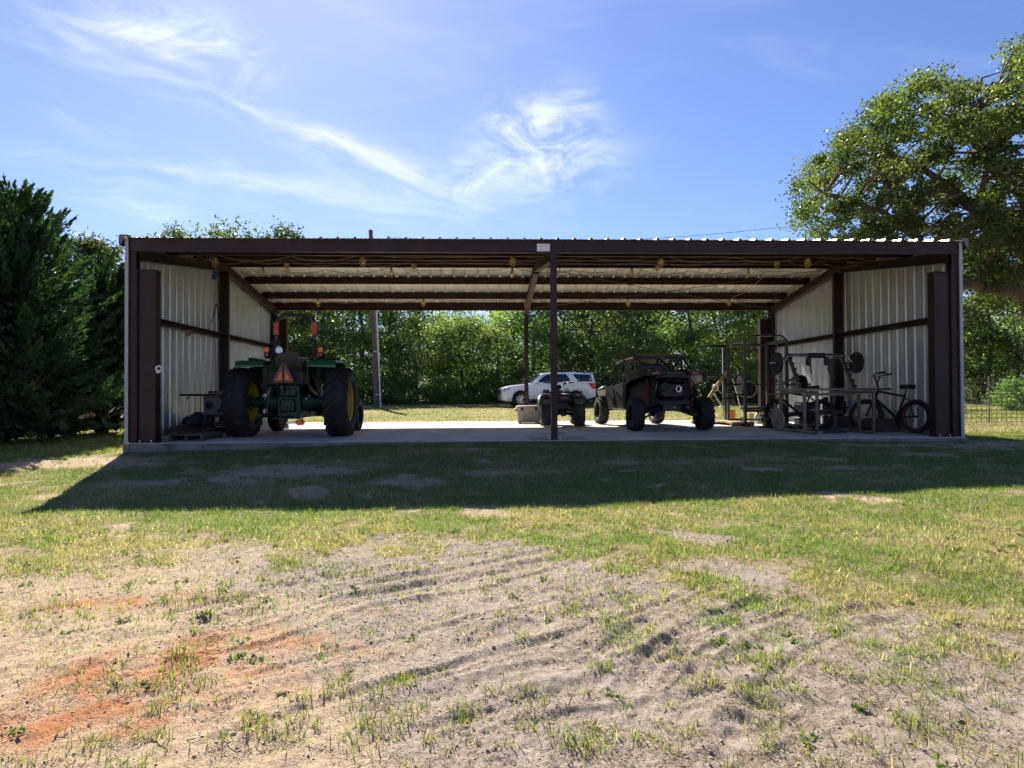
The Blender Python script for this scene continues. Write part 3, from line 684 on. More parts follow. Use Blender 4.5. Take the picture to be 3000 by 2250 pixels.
# purlins and eave struts per bay
for bay, (xa, xb) in enumerate(((.02, 7.597), (7.603, 15.18))):
    for Y in (1.33, 2.67, 3.93, 4.47, 5.85, 7.28):
        zt = zroof(Y)-.004; s2 = 1 if Y < YM else -1; d = .012*(.5 if Y < YM else .5)
        poly = [(Y+a*s2, zt-PUR+c) for (a, c) in ((0, 0), (.065, 0), (.065, .018), (.058, .018), (.058, .006), (.006, .006), (.006, PUR-.006), (-.058, PUR-.006-.002), (-.058, PUR-.014), (-.065, PUR-.014), (-.065, PUR-.008), (0, PUR-.006))]
        MB().prism(poly, xa-7.6, xb-7.6, 'x').build('purlin', MAT['red_iron'], shed, smooth=0)
    for Y, s2, zt, hh in ((-.03, 1, ZF-.006, .235), (YE+.03, -1, ZB-.006, .235)):
        poly = [(Y+a*s2, zt-hh+c) for (a, c) in ((0, 0), (.075, 0), (.075, .02), (.068, .02), (.068, .007), (.007, .007), (.007, hh-.007), (.068, hh-.003), (.075, hh-.02), (.082, hh-.02), (.082, hh+.003), (0, hh))]
        MB().prism(poly, xa-7.6-.0, xb-7.6, 'x').build('eave_strut', MAT['red_iron'], shed, smooth=0)
m = MB()
for Y in (5.85, 7.28, 1.33, 2.67):
    for X in (.35, 7.35, 7.85, 14.85):
        for dx in (-.09, -.03, .03, .09):
            for dz in ((.055, .15) if abs(dx) < .05 else (.15,)):
                z = zroof(Y)-PUR+dz; s = -1; m.cyl(SH(X+dx, Y-.007, z), SH(X+dx, Y-.002, z), .009, 6)
m.build('bolt_heads', MAT['bolt_steel'], shed, kind='stuff')
for a, b_ in (((7.68, 4.35, 3.93), (15.02, 8.25, 3.405)), ((7.68, 8.25, 3.40), (15.02, 4.35, 3.935)), ((.18, 4.35, 3.925), (7.5, 8.25, 3.40))):
    if a[0] > 1: MB().tube([SH(*a), SH(*[(a[i]+b_[i])/2-(.03 if i == 2 else 0) for i in range(3)]), SH(*b_)], .008, 6).build('brace_rod', MAT['rack_grey'], shed)

# sign on the header
p0 = on_y(1573, 714, -.052); p1 = on_y(1611, 736, -.052); sw, shh = p1.x-p0.x, p0.z-p1.z
sg = empty('sign', ((p0.x+p1.x)/2, -.045, p1.z), 0, 'small white placard fixed to the shed header beside the centre post', 'sign')
MB().bb((-sw/2, -.006, 0), (sw/2, .006, shh)).build('board', MAT['white_plastic'], sg)
for (a, b_, z, h) in ((.66, .97, .86, .035), (.5, .72, .76, .02), (.14, .92, .63, .025), (.2, .34, .24, .05), (.24, .38, .18, .03)):
    MB().bb((-sw/2+sw*a, -.0085, shh*z), (-sw/2+sw*b_, -.0062, shh*(z+h))).build('print_line', MAT['print_grey'], sg, smooth=0)

# caged work lights on their cords
def cage_light(px, py, Y, label):
    c = on_y(px, py, Y); t_ = empty('work_light', (c.x, c.y, c.z-.10), RNG.uniform(0, 1.5), label, 'work light', 'yellow caged work lights under the roof')
    m = MB().lathe([(.02, .16), (.024, .17), (.024, .225), (.012, .235), (.006, .25)], n=10); m.build('socket', MAT['black_plastic'], t_)
    MB().lathe([(.014, .165), (.016, .15), (.034, .11), (.036, .09), (.026, .06), (0, .05)], n=12).build('bulb', MAT['bulb_glass'], t_)
    m = MB(); prof = [(.028, .18), (.055, .14), (.064, .09), (.055, .03), (.028, .004)]
    for k in range(6):
        a = k*math.pi/3; m.tube([(r_*math.cos(a), r_*math.sin(a), z) for r_, z in prof], .0042, 5)
    for r_, z in ((.030, .178), (.065, .09), (.029, .004)): m.torus((0, 0, z), (0, 0, 1), r_, .0045, 14, 5)
    m.build('cage', MAT['cage_yellow'], t_)
    return Vector((c.x, c.y, c.z+.15))
LROWS = [('front', 1.38, [(631, 767), (1063, 765), (1502, 765), (1936, 768), (2366, 768)], 745),
         ('second', 2.72, [(841, 781), (1212, 783), (1925, 788), (2276, 771)], 765),
         ('ridge', 4.60, [(771, 796), (1146, 799), (1501, 801), (1852, 800), (2193, 802)], 783),
         ('rear', 7.32, [(932, 887), (1240, 887), (1541, 887), (1840, 887), (2136, 885)], 872)]
ORD = ['leftmost', 'second from left', 'middle', 'second from right', 'rightmost']
ORD4 = ['leftmost', 'second from left', 'second from right', 'rightmost']
for nm, Y, L, py in LROWS:
    tops = [cage_light(a, b_, Y, f"yellow caged work light in the {nm} row under the roof, {(ORD if len(L) == 5 else ORD4)[i]}") for i, (a, b_) in enumerate(L)]
    zp = zroof(Y)-PUR-.02; pts = []
    ends = [Vector((.35, Y, zp))]+tops+[Vector((14.9, Y, zp))]
    for i in range(len(ends)-1):
        a, b_ = ends[i], ends[i+1]; mid = (a+b_)/2; mid.z = zp
        for (p, q) in ((a, mid), (mid, b_)):
            for k in range(8):
                u = k/8; s = p.lerp(q, u); s.z -= .09*math.sin(math.pi*u)*(1+.5*math.sin(i*2.1)); s.y += .012*math.sin(i+k); pts.append(s)
    pts.append(ends[-1]); c0 = pts[0]
    m = MB().tube([p-c0 for p in pts], .007, 5)
    tag(m.build('light_cord', MAT['cord_tan'], None, c0), f'tan electric cord sagging between the caged lights of the {nm} row', 'cord', 'cords of the work lights')
# loose extra cord to the right rear light
a, b_ = on_y(2255, 790, 4.6), on_y(2140, 873, 7.3); a.z = min(a.z, zroof(4.6)-PUR); m = MB().tube([Vector((0, 0, 0))]+[(b_-a)*k/8+Vector((0, 0, -.12*math.sin(math.pi*k/8))) for k in range(1, 9)], .006, 5)
tag(m.build('loose_cord', MAT['cord_tan'], None, a), 'tan cord slung diagonally from the ridge to the rear light at right', 'cord')

# hoist block on its rope and black sling, left bay
hp = on_y(630, 806, 1.36); zt = zroof(1.36)-PUR
h = empty('hoist_block', (hp.x, hp.y, hp.z-.09), 0, 'dark blue hoist block hanging on ropes beside the left wall', 'hoist')
MB().tube([(-.012, 0, .12), (-.01, 0, zt-hp.z+.09)], .007, 6).build('rope', MAT['rack_grey'], h); MB().tube([(.035, 0, .12), (.045, 0, zt-hp.z+.09)], .007, 6).build('rope', MAT['rack_grey'], h)
MB().loft([[(-.03, -.02, .17), (.04, -.02, .17), (.04, .02, .17), (-.03, .02, .17)], [(-.05, -.03, .08), (.045, -.03, .08), (.045, .03, .08), (-.05, .03, .08)], [(-.06, -.03, .02), (.03, -.03, .02), (.03, .03, .02), (-.06, .03, .02)], [(-.045, -.02, 0), (.015, -.02, 0), (.015, .02, 0), (-.045, .02, 0)]]).build('block', MAT['blue_cloth'], h)
sp = on_y(634, 886, 2.5); q0 = on_y(620, 946, 2.5)-sp; q1 = on_y(644, 946, 2.5)-sp
s_ = empty('lifting_sling', sp, 0, 'black two-legged sling hung from a thin line by the left wall', 'sling')
MB().tube([(0, 0, 0), (-.01, 0, zroof(2.5)-PUR-sp.z)], .0035, 5).build('line', MAT['rack_grey'], s_); MB().ball((0, 0, 0), .022, 8, 6).build('ring', MAT['white_plastic'], s_)
for q in (q0, q1): MB().tube([(0, 0, -.01), q*.95, q], [.010, .012, .02], 6).build('leg', MAT['black_plastic'], s_)
# small fittings
g = on_y(455, 1080, .02); f_ = empty('wall_gadget', (.475, .05, g.z-.07), 0, 'small white round reel clipped to the left front column', 'reel')
MB().lathe([(.0, 0), (.055, .0), (.062, .02), (.055, .045), (0, .05)], (.03, -.03, .07), (.45, -1, 0), 18).build('housing', MAT['white_plastic'], f_); MB().lathe([(.028, 0), (.028, .008), (0, .009)], (.052, -.079, .07), (.45, -1, 0), 14).build('hub', MAT['dark_steel'], f_)
MB().bb((-.014, -.05, -.01), (.05, -.005, .015)).build('clip', MAT['white_plastic'], f_)
o_ = empty('outlet_box', (.205, 1.9, 2.06), 0, 'small brown electrical box under the left wall girt', 'electrical box')
MB().rbox((.03, 0, .065), (.06, .15, .13), .01).build('case', MAT['cord_tan'], o_); MB().bb((.061, -.05, .025), (.064, .05, .10)).build('cover', MAT['dark_steel'], o_); MB().bb((-.012, -.03, .10), (0, .03, .16)).build('bracket', MAT['dark_steel'], o_)
# ------------------------------------------------------------------ wheels
def tyre_profile(Ro, w, rim, bulge=1.04):
    h = w/2; d = Ro-rim
    return [(rim-.01, -h*.72), (rim+.015, -h*.80), (rim+d*.25, -h*bulge*.97), (rim+d*.55, -h*bulge), (rim+d*.80, -h*.95), (Ro-.012, -h*.80), (Ro, -h*.5), (Ro+.004, 0),
            (Ro, h*.5), (Ro-.012, h*.80), (rim+d*.80, h*.95), (rim+d*.55, h*bulge), (rim+d*.25, h*bulge*.97), (rim+.015, h*.80), (rim-.01, h*.72)]
def tyre_mesh(Ro, w, rim, nlug=0, lugh=.035, lugw=.035, style='bar', material='tyre', n=36):
    m = MB(); lb = lugh if nlug else 0; R0 = Ro-lb*.9; m.lathe(tyre_profile(R0, w, rim), (0, 0, 0), (1, 0, 0), n, cap=False)
    def P(r, th, x): return Vector((x, r*math.cos(th), r*math.sin(th)))
    h = w/2
    if nlug and style == 'bar':
        for k in range(nlug):
            for sd in (-1, 1):
                th0 = 2*math.pi*(k+(.5 if sd > 0 else 0))/nlug; rows = []
                for (u, rr) in ((.02, Ro), (.35, Ro+.004), (.70, Ro-.004), (.98, Ro-.028), (1.03, Ro-.085)):
                    th = th0+u*(h*.92)/Ro*0.95; dth = lugw/2/Ro; x_ = sd*h*u; lo = rr-lb-.02
                    rows.append([P(lo, th-dth*1.25, x_), P(rr, th-dth, x_), P(rr, th+dth, x_), P(lo, th+dth*1.25, x_)])
                m.loft(rows)
    elif nlug:
        for k in range(nlug):
            for (u, wd, off) in ((-.82, .30, 0), (-.28, .42, .5), (.28, .42, 0), (.82, .30, .5)):
                th = 2*math.pi*(k+off)/nlug; dth = math.pi/nlug*.58; x0_, x1_ = h*(u-wd/2*1.0), h*(u+wd/2*1.0); rr = Ro-(.0 if abs(u) < .5 else .014); lo = rr-lb-.012
                tw = .18*math.pi/nlug*(1 if u > 0 else -1)
                m.loft([[P(lo, th-dth, x0_), P(lo, th+dth, x0_), P(lo, th+dth+tw, x1_), P(lo, th-dth+tw, x1_)], [P(rr, th-dth*.85, x0_), P(rr, th+dth*.85, x0_), P(rr, th+dth*.85+tw, x1_), P(rr, th-dth*.85+tw, x1_)]])
            for sd in (-1, 1):                                # shoulder biters
                th = 2*math.pi*(k+(.5 if sd > 0 else 0))/nlug; dth = math.pi/nlug*.5
                rows = [[P(r_-.0, th-dth, sd*x_), P(r_, th+dth, sd*x_), P(r_-.02, th+dth, sd*(x_-.03)), P(r_-.02, th-dth, sd*(x_-.03))] for (r_, x_) in ((Ro-.012, h*.96), (Ro-.075, h*1.07))]
                m.loft(rows)
    return m.mesh('tyre', MAT[material], 35)
def wheel(parent, loc, tyre_me, rim_prof, rim_mat, hub=None, flip=1, extra=None, rot=(0, 0, 0)):
    w_ = empty('wheel', loc, 0, parent=parent); w_.rotation_euler = rot
    linkmesh('tyre', tyre_me, w_)
    rm = MB().lathe([(r_, x_*flip) for r_, x_ in rim_prof], (0, 0, 0), (1, 0, 0), 28, cap=False); rm.build('rim', rim_mat, w_)
    if hub: MB().lathe([(r_, x_*flip) for r_, x_ in hub], (0, 0, 0), (1, 0, 0), 16).build('hub', extra or rim_mat, w_)
    return w_

# ------------------------------------------------------------------ tractor
tr = empty('tractor', (2.42, 1.64, 0), 0, 'green farm tractor with yellow wheels and orange warning triangle parked in the shed', 'tractor')
rear_t = tyre_mesh(.70, .46, .385, 21, .042, .050)
rear_rim = [(.395, -.19), (.375, -.17), (.365, -.05), (.36, .02), (.30, .045), (.22, .02), (.16, -.05), (.14, -.09), (.0, -.09)]
rear_rim2 = [(.395, .19), (.372, .16), (.36, .05), (.36, .0)]
for sd in (-1, 1):
    w_ = wheel(tr, (sd*.975, 0, .695), rear_t, [(r_, x_) for r_, x_ in rear_rim], MAT['tractor_yellow'], [(.13, -.11), (.12, -.07), (.10, -.02), (.06, .0), (0, .0)], -sd, MAT['tractor_yellow'])
    MB().lathe([(r_, x_*-sd) for r_, x_ in rear_rim2], (0, 0, 0), (1, 0, 0), 28, cap=False).build('rim_flange', MAT['tractor_yellow'], w_)
front_t = tyre_mesh(.385, .24, .21, 0)
m_ = MB()
for sd in (-1, 1):
    w_ = wheel(tr, (sd*.90, 2.06, .385), front_t, [(.215, -.10), (.20, -.08), (.195, 0), (.12, .03), (.08, .02), (0, .02)], MAT['tractor_yellow'], [(.07, 0), (.06, .06), (0, .07)], sd, MAT['tractor_yellow'], rot=(0, 0, R(-2)))
    mm = MB()
    for x_ in (-.07, -.02, .03, .08): mm.torus((x_, 0, 0), (1, 0, 0), .383, .010, 30, 5)
    mm.build('tread_rib', MAT['tyre'], w_)
G, CAST, BK = MAT['tractor_green'], MAT['tractor_cast'], MAT['black_plastic']
# transmission, axle and three-point hitch
m = MB(); m.loft([[(-.20, -.28, .42), (.20, -.28, .42), (.20, -.28, .86), (-.20, -.28, .86)], [(-.24, -.18, .38), (.24, -.18, .38), (.24, -.18, .92), (-.24, -.18, .92)], [(-.26, .5, .38), (.26, .5, .38), (.26, .5, .95), (-.26, .5, .95)], [(-.2, 1.3, .45), (.2, 1.3, .45), (.2, 1.3, .9), (-.2, 1.3, .9)]]); m.build('transmission', CAST, tr)
for sd in (-1, 1): MB().lathe([(.16, .0), (.15, .2), (.11, .28), (.095, .6), (.15, .605), (.15, .65), (.14, .655)], (sd*.2, 0, .695), (sd, 0, 0), 16).build('axle_housing', CAST, tr)
m = MB(); m.rbox((0, -.30, .63), (.30, .10, .26), .03); m.lathe([(.09, 0), (.085, .06), (.03, .065), (.03, .14)], (0, -.32, .60), (0, -1, 0), 14); m.build('pto_housing', CAST, tr)
m = MB(); m.bar((0, -.20, .40), (0, -.62, .38), .09, .04); m.bb((-.26, -.42, .365), (.26, -.34, .40)); m.build('drawbar', CAST, tr)
m = MB(); m.bb((-.27, -.34, .94), (.27, -.10, 1.02)); m.rbox((0, -.24, .90), (.40, .2, .2), .03); m.rbox((-.10, -.36, .93), (.10, .08, .22), .02); m.rbox((.12, -.36, .90), (.14, .08, .16), .02); m.build('hydraulic_block', CAST, tr)
for sd in (-1, 1):
    m = MB(); m.bar((sd*.22, -.10, .98), (sd*.27, -.58, .96), .05, .09); m.build('lift_arm', CAST, tr)
    m = MB(); m.tube([(sd*.27, -.56, .98), (sd*.30, -.60, .72), (sd*.33, -.66, .46)], [.018, .024, .016], 8); m.tube([(sd*.285, -.58, .86), (sd*.295, -.59, .78)], .035, 8); m.build('lift_link', CAST, tr)
    m = MB(); m.bar((sd*.24, -.05, .45), (sd*.36, -.86, .44), .03, .07); m.lathe([(.045, -.02), (.045, .02)], (sd*.36, -.90, .44), (1, 0, 0), 12); m.build('lower_link', CAST, tr)
    MB().tube([(sd*.18, -.38, 1.06), (sd*.18, -.38, .88)], .02, 8).build('hydraulic_coupler', MAT['dark_steel'], tr)
    for q in (0, 1): MB().ball((sd*(.40+.05*q), -.45, .77+.05*q), .018, 8, 6).build('knob', MAT['chrome'], tr)
m = MB(); m.tube([(-.03, -.28, 1.05), (-.045, -.42, 1.30), (-.05, -.44, 1.42)], [.028, .032, .02], 8); m.build('top_link', CAST, tr)
m = MB(); m.tube(fillet([(.30, -.2, .9), (.34, -.45, 1.05), (.36, -.40, 1.25), (.2, -.2, 1.3)], .1), .014, 6); m.build('hydraulic_hose', BK, tr); MB().tube(fillet([(-.1, -.36, 1.0), (-.16, -.5, .8), (-.2, -.42, .62)], .08), .012, 6).build('hydraulic_hose', BK, tr)
# warning triangle
def tri(cx, cz, s, y): h = s*.866; return [(cx-s/2, y, cz), (cx+s/2, y, cz), (cx, y, cz+h)]
T = empty('warning_triangle', (-.04, -.47, 1.115), 0, parent=tr); T['label'] = 'orange slow-vehicle triangle with dark red border'
m = MB(); m.prism([(-.205, .0), (-.185, -.025), (.185, -.025), (.205, .0), (.035, .345), (-.035, .345)], -.004, .004, 'y'); m.build('border', MAT['dark_red_lens'], T)
m = MB(); m.prism([(-.135, .022), (.135, .022), (0, .26)], -.008, -.0045, 'y'); m.build('panel', MAT['orange_sign'], T)
MB().bar((0, -.012, -.02), (.0, -.012, .33), .05, .012, (0, 1, 0)).build('mount', CAST, T)
# fenders
for sd in (-1, 1):
    m = MB(); x0_, x1_ = sd*.42, sd*.985
    sec = [(-.52, 1.425), (-.46, 1.52), (.30, 1.545), (.62, 1.40), (.80, 1.10)]
    rows = [[(x0_, y, z), (x1_-sd*.02, y, z), (x1_, y+.0, z-.035), (x1_, y, z-.06), (x1_-sd*.03, y, z-.05), (x0_, y, z-.025)] for y, z in sec]
    m.loft(rows); f_ = m.build('fender', G, tr, smooth=30)
    m = MB().prism([(-.42, 1.42), (-.30, .95), (.1, .86), (.62, .80), (.78, 1.08), (.6, 1.38), (.28, 1.52)], sd*.405, sd*.42, 'x'); m.build('fender_side', G, tr, smooth=0)
    MB().bar((sd*.52, -.20, 1.50), (sd*.90, .2, 1.56), .10, .10).build('fender_handle', BK, f_)
    MB().bb((sd*.50, -.05, .86), (sd*.58, .03, 1.45)).build('fender_support', BK, tr)
m = MB().loft([[(-.42, -.30, 1.30), (.42, -.30, 1.30), (.42, -.30, 1.05), (-.42, -.30, 1.05)], [(-.42, .75, .80), (.42, .75, .80), (.42, .75, .76), (-.42, .75, .76)]]); m.build('platform', BK, tr)
# seat
m = MB(); m.rbox((-.06, .22, 1.26), (.48, .46, .12), .05); m.build('seat', MAT['black_vinyl'], tr)
m = MB(); m.loft([[(-.30, -.03, 1.26), (.18, -.03, 1.26), (.18, .08, 1.26), (-.30, .08, 1.26)], [(-.31, -.08, 1.50), (.19, -.08, 1.50), (.19, .03, 1.50), (-.31, .03, 1.50)], [(-.27, -.10, 1.66), (.15, -.10, 1.66), (.15, -.01, 1.66), (-.27, -.01, 1.66)], [(-.20, -.10, 1.70), (.08, -.10, 1.70), (.08, -.03, 1.70), (-.20, -.03, 1.70)]]); m.build('backrest', MAT['black_vinyl'], tr)
m = MB(); m.tube([(.24, .1, 1.1), (.26, .05, 1.55)], .014, 6); m.ball((.26, .05, 1.58), .035, 8, 6); m.build('lever', BK, tr); m = MB(); m.tube([(.34, .15, 1.1), (.36, .1, 1.52)], .012, 6); m.ball((.36, .1, 1.55), .03, 8, 6); m.build('lever', BK, tr); m = MB(); m.bb((.16, -.1, 1.56), (.34, -.05, 1.60)); m.build('armrest', MAT['grey_plastic'], tr)
# roll bar
rb = MB(); pts = fillet([(-.41, .30, 1.05), (-.41, .30, 2.50), (.37, .30, 2.50), (.37, .30, 1.05)], .24, 7); rb.tube(pts, .038, 10); ro = rb.build('roll_bar', MAT['black_gloss'], tr)
for sd, X in ((-1, -.41), (1, .37)):
    MB().bb((X-.043, .255, 2.09), (X+.043, .345, 2.34)).build('red_tape', MAT['red_tape'], ro)
    m = MB(); m.rbox((X, .29, 1.80), (.11, .13, .34), .02); m.build('hinge', BK, ro); MB().cyl((X-sd*.04-.05, .22, 1.86), (X-sd*.04+.05, .22, 1.86), .012, 8).build('pin', MAT['bolt_steel'], ro)
    L = empty('marker_lamp', (X+sd*.16, .20, 1.60), 0, parent=tr)
    MB().rbox((0, .02, .12), (.135, .07, .26), .045).build('housing', BK, L); MB().rbox((0, -.02, .17), (.105, .03, .115), .014).build('amber_lens', MAT['amber_lens'], L); MB().rbox((0, -.02, .065), (.105, .03, .085), .014).build('red_lens', MAT['dark_red_lens'], L)
    MB().bar((-sd*.04, .04, .10), (-sd*.16, .08, .14), .02).build('bracket', BK, L)
m = MB().lathe([(0, 0), (.07, 0), (.075, .02), (.05, .07), (0, .08)], (-.30, .12, 1.76), (0, 1, 0), 16); wl = m.build('work_lamp', MAT['lamp_clear'], tr); MB().tube([(-.30, .2, 1.76), (-.38, .28, 1.78)], .014, 6).build('lamp_bracket', BK, wl)
# hood, engine, steering wheel, front axle
m = MB(); m.loft([[(-.27, .95, .95), (.27, .95, .95), (.27, .95, 1.42), (.18, .95, 1.50), (-.18, .95, 1.50), (-.27, .95, 1.42)], [(-.26, 2.3, .85), (.26, 2.3, .85), (.26, 2.3, 1.26), (.16, 2.3, 1.33), (-.16, 2.3, 1.33), (-.26, 2.3, 1.26)], [(-.22, 2.62, .80), (.22, 2.62, .80), (.22, 2.62, 1.12), (.12, 2.62, 1.18), (-.12, 2.62, 1.18), (-.22, 2.62, 1.12)]]); hd = m.build('hood', G, tr)
MB().bb((-.19, 2.60, .82), (.19, 2.645, 1.08)).build('grille', BK, hd)
m = MB(); m.rbox((0, 1.7, .72), (.40, 1.1, .42), .04); m.build('engine', CAST, tr)
m = MB(); m.torus((0, 0, 0), (0, -.5, 1), .19, .016, 22, 6); m.tube([(0, 0, 0), (0, .12, -.28)], .025, 8); m.tube([(-.18, 0, 0), (.18, 0, 0)], .012, 6); m.build('steering_wheel', BK, tr, (0, .72, 1.52))
m = MB(); m.bar((-.80, 2.06, .40), (.80, 2.06, .40), .10, .12); m.rbox((0, 2.06, .52), (.3, .4, .24), .03); m.build('front_axle', CAST, tr)
m = MB(); m.cyl((.33, 1.5, 1.25), (.33, 1.5, 1.62), .035, 10); m.build('exhaust', BK, tr)
m = MB(); m.rbox((.62, .55, .62), (.26, .5, .14), .02); m.build('step', BK, tr); m = MB(); m.rbox((-.62, .55, .62), (.26, .5, .14), .02); m.build('step', BK, tr)
m = MB(); m.rbox((.40, .70, .62), (.2, .6, .3), .05); m.build('fuel_tank', BK, tr)

# ------------------------------------------------------------------ four-wheeler
at_ = empty('quad_bike', (8.32, 5.06, 0), R(-1), 'black and olive four-wheel quad bike seen from behind the centre post', 'quad bike')
tq = tyre_mesh(.315, .25, .155, 16, .022, .03, 'block', 'tyre_dusty', 26); tqf = tyre_mesh(.31, .20, .155, 16, .02, .03, 'block', 'tyre_dusty', 26)
rq = [(.165, -.10), (.15, -.08), (.15, .0), (.09, .03), (.05, .02), (0, .02)]
for sd in (-1, 1):
    wheel(at_, (sd*.43, 0, .312), tq, rq, MAT['grey_plastic'], [(.04, 0), (.035, .05), (0, .05)], sd, MAT['dark_steel']); wheel(at_, (sd*.44, 1.28, .308), tqf, rq, MAT['grey_plastic'], [(.04, 0), (.035, .05), (0, .05)], sd, MAT['dark_steel'])
for sd in (-1, 1):
    m = MB(); sec = [(-.34, .74, .69), (-.26, .80, .68), (0, .84, .68), (.30, .80, .62), (.42, .66, .5)]
    m.loft([[(sd*.20, y, z), (sd*.50, y, z-.01), (sd*.57, y, z-.06), (sd*.575, y, z-.14), (sd*.55, y, z-.13), (sd*.50, y, z-.05), (sd*.2, y, z-.05)] for y, z, _ in sec]); m.build('rear_fender', BK, at_, smooth=50)
    m = MB(); m.loft([[(sd*.26, -.30, .74), (sd*.55, -.30, .72), (sd*.55, -.27, .72), (sd*.26, -.27, .74)], [(sd*.30, -.335, .60), (sd*.53, -.335, .60), (sd*.53, -.31, .60), (sd*.30, -.31, .60)], [(sd*.36, -.32, .56), (sd*.50, -.32, .56), (sd*.50, -.30, .56), (sd*.36, -.30, .56)]]); m.build('mud_flap', MAT['atv_olive'], at_)
    m = MB(); sec = [(.85, .60), (1.0, .74), (1.25, .80), (1.5, .74), (1.66, .60)]
    m.loft([[(sd*.18, y, z), (sd*.50, y, z), (sd*.56, y, z-.06), (sd*.55, y, z-.10), (sd*.18, y, z-.06)] for y, z in sec]); m.build('front_fender', MAT['atv_olive'], at_, smooth=50)
    MB().lathe([(.0, 0), (.03, 0), (.034, .02), (.03, .05)], (sd*.37, -.37, .80), (0, 1, 0), 12).build('tail_lamp', MAT['red_lens'], at_)
    m = MB(); m.tube([(sd*.20, .05, .72), (sd*.27, .02, .40)], .03, 8); m.build('shock_absorber', MAT['dark_steel'], at_)
    m = MB(); m.tube([(sd*.05, .05, .32), (sd*.36, 0, .30)], .03, 8); m.tube([(sd*.05, .2, .42), (sd*.36, 0, .36)], .02, 8); m.build('suspension_arm', MAT['dark_steel'], at_)
    m = MB(); m.tube([(sd*.1, 1.28, .36), (sd*.38, 1.28, .31)], .03, 8); m.build('suspension_arm', MAT['dark_steel'], at_)
    m = MB(); m.bb((sd*.17, .42, .38), (sd*.46, .92, .42)); m.build('footwell', BK, at_)
m = MB(); m.rbox((0, -.30, .72), (.40, .08, .20), .03); m.build('tail_panel', BK, at_); MB().rbox((.02, -.345, .73), (.20, .012, .06), .005).build('brake_lamp', MAT['dark_red_lens'], at_)
m = MB(); m.rbox((0, .1, .55), (.34, .6, .3), .04); m.rbox((0, .75, .48), (.36, .8, .34), .05); m.build('engine', MAT['dark_steel'], at_)
m = MB(); m.lathe([(.04, 0), (.075, .04), (.075, .3), (.05, .34)], (.16, -.30, .47), (0, 1, 0), 14); m.build('muffler', MAT['dark_steel'], at_); m = MB(); m.rbox((0, -.22, .33), (.16, .2, .12), .03); m.tube([(-.05, -.28, .33), (-.05, -.36, .33)], .02, 8); m.build('differential', MAT['dark_steel'], at_)
m = MB()
m.tube(fillet([(-.50, -.28, .88), (.50, -.28, .88), (.50, .28, .88), (-.50, .28, .88), (-.50, -.27, .88)], .1), .013, 7)
for y in (-.12, .02, .16): m.tube([(-.5, y, .88), (.5, y, .88)], .009, 6)
for a, b_ in ((-.3, -.2), (.3, -.2), (-.3, .2), (.3, .2)): m.tube([(a, b_, .88), (a, b_, .80)], .011, 6)
m.tube(fillet([(-.36, -.30, .86), (-.2, -.32, .80), (.2, -.32, .80), (.36, -.30, .86)], .06), .012, 6); m.build('rear_rack', MAT['dark_steel'], at_)
m = MB(); m.tube(fillet([(-.46, 1.0, .86), (.46, 1.0, .86), (.46, 1.58, .86), (-.46, 1.58, .86), (-.46, 1.01, .86)], .1), .013, 7)
for y in (1.15, 1.3, 1.45): m.tube([(-.46, y, .86), (.46, y, .86)], .009, 6)
for a, b_ in ((-.3, 1.1), (.3, 1.1), (-.3, 1.5), (.3, 1.5)): m.tube([(a, b_, .86), (a, b_, .72)], .011, 6)
m.build('front_rack', MAT['dark_steel'], at_)
m = MB(); m.loft([[(-.14, .28, .82), (.14, .28, .82), (.14, .28, .72), (-.14, .28, .72)], [(-.16, .5, .80), (.16, .5, .80), (.16, .5, .7), (-.16, .5, .7)], [(-.13, .92, .86), (.13, .92, .86), (.13, .92, .7), (-.13, .92, .7)]]); m.build('seat', MAT['black_vinyl'], at_)
m = MB(); m.rbox((0, 1.06, .84), (.26, .3, .2), .06); m.build('fuel_tank', MAT['atv_olive'], at_)
hb = MB(); hb.tube(fillet([(-.40, .92, 1.13), (-.22, 1.0, 1.12), (-.08, 1.08, 1.03), (.08, 1.08, 1.03), (.22, 1.0, 1.14), (.40, .92, 1.15)], .06), .013, 8); hb.tube([(0, 1.1, .86), (0, 1.08, 1.04)], .03, 8); h_ = hb.build('handlebar', BK, at_)
for sd in (-1, 1):
    MB().tube([(sd*.27, .975, 1.13), (sd*.40, .92, 1.14)], .019, 8).build('grip', BK, h_); MB().tube([(sd*.24, 1.03, 1.13), (sd*.41, .98, 1.135)], .007, 5).build('brake_lever', MAT['dark_steel'], h_); MB().ball((sd*.16, 1.03, 1.13), .035, 8, 6).build('switch_box', BK, h_)
m = MB(); m.rbox((0, 1.12, 1.02), (.16, .1, .12), .03); m.build('instrument_pod', BK, h_)
m = MB(); m.rbox((-.42, .0, .915), (.16, .2, .06), .02); m.build('rack_bag', MAT['grey_plastic'], at_); m = MB(); m.ball((.12, .1, .93), .07, 10, 6, (1.2, 1, .7)); m.build('rag', MAT['white_plastic'], at_)

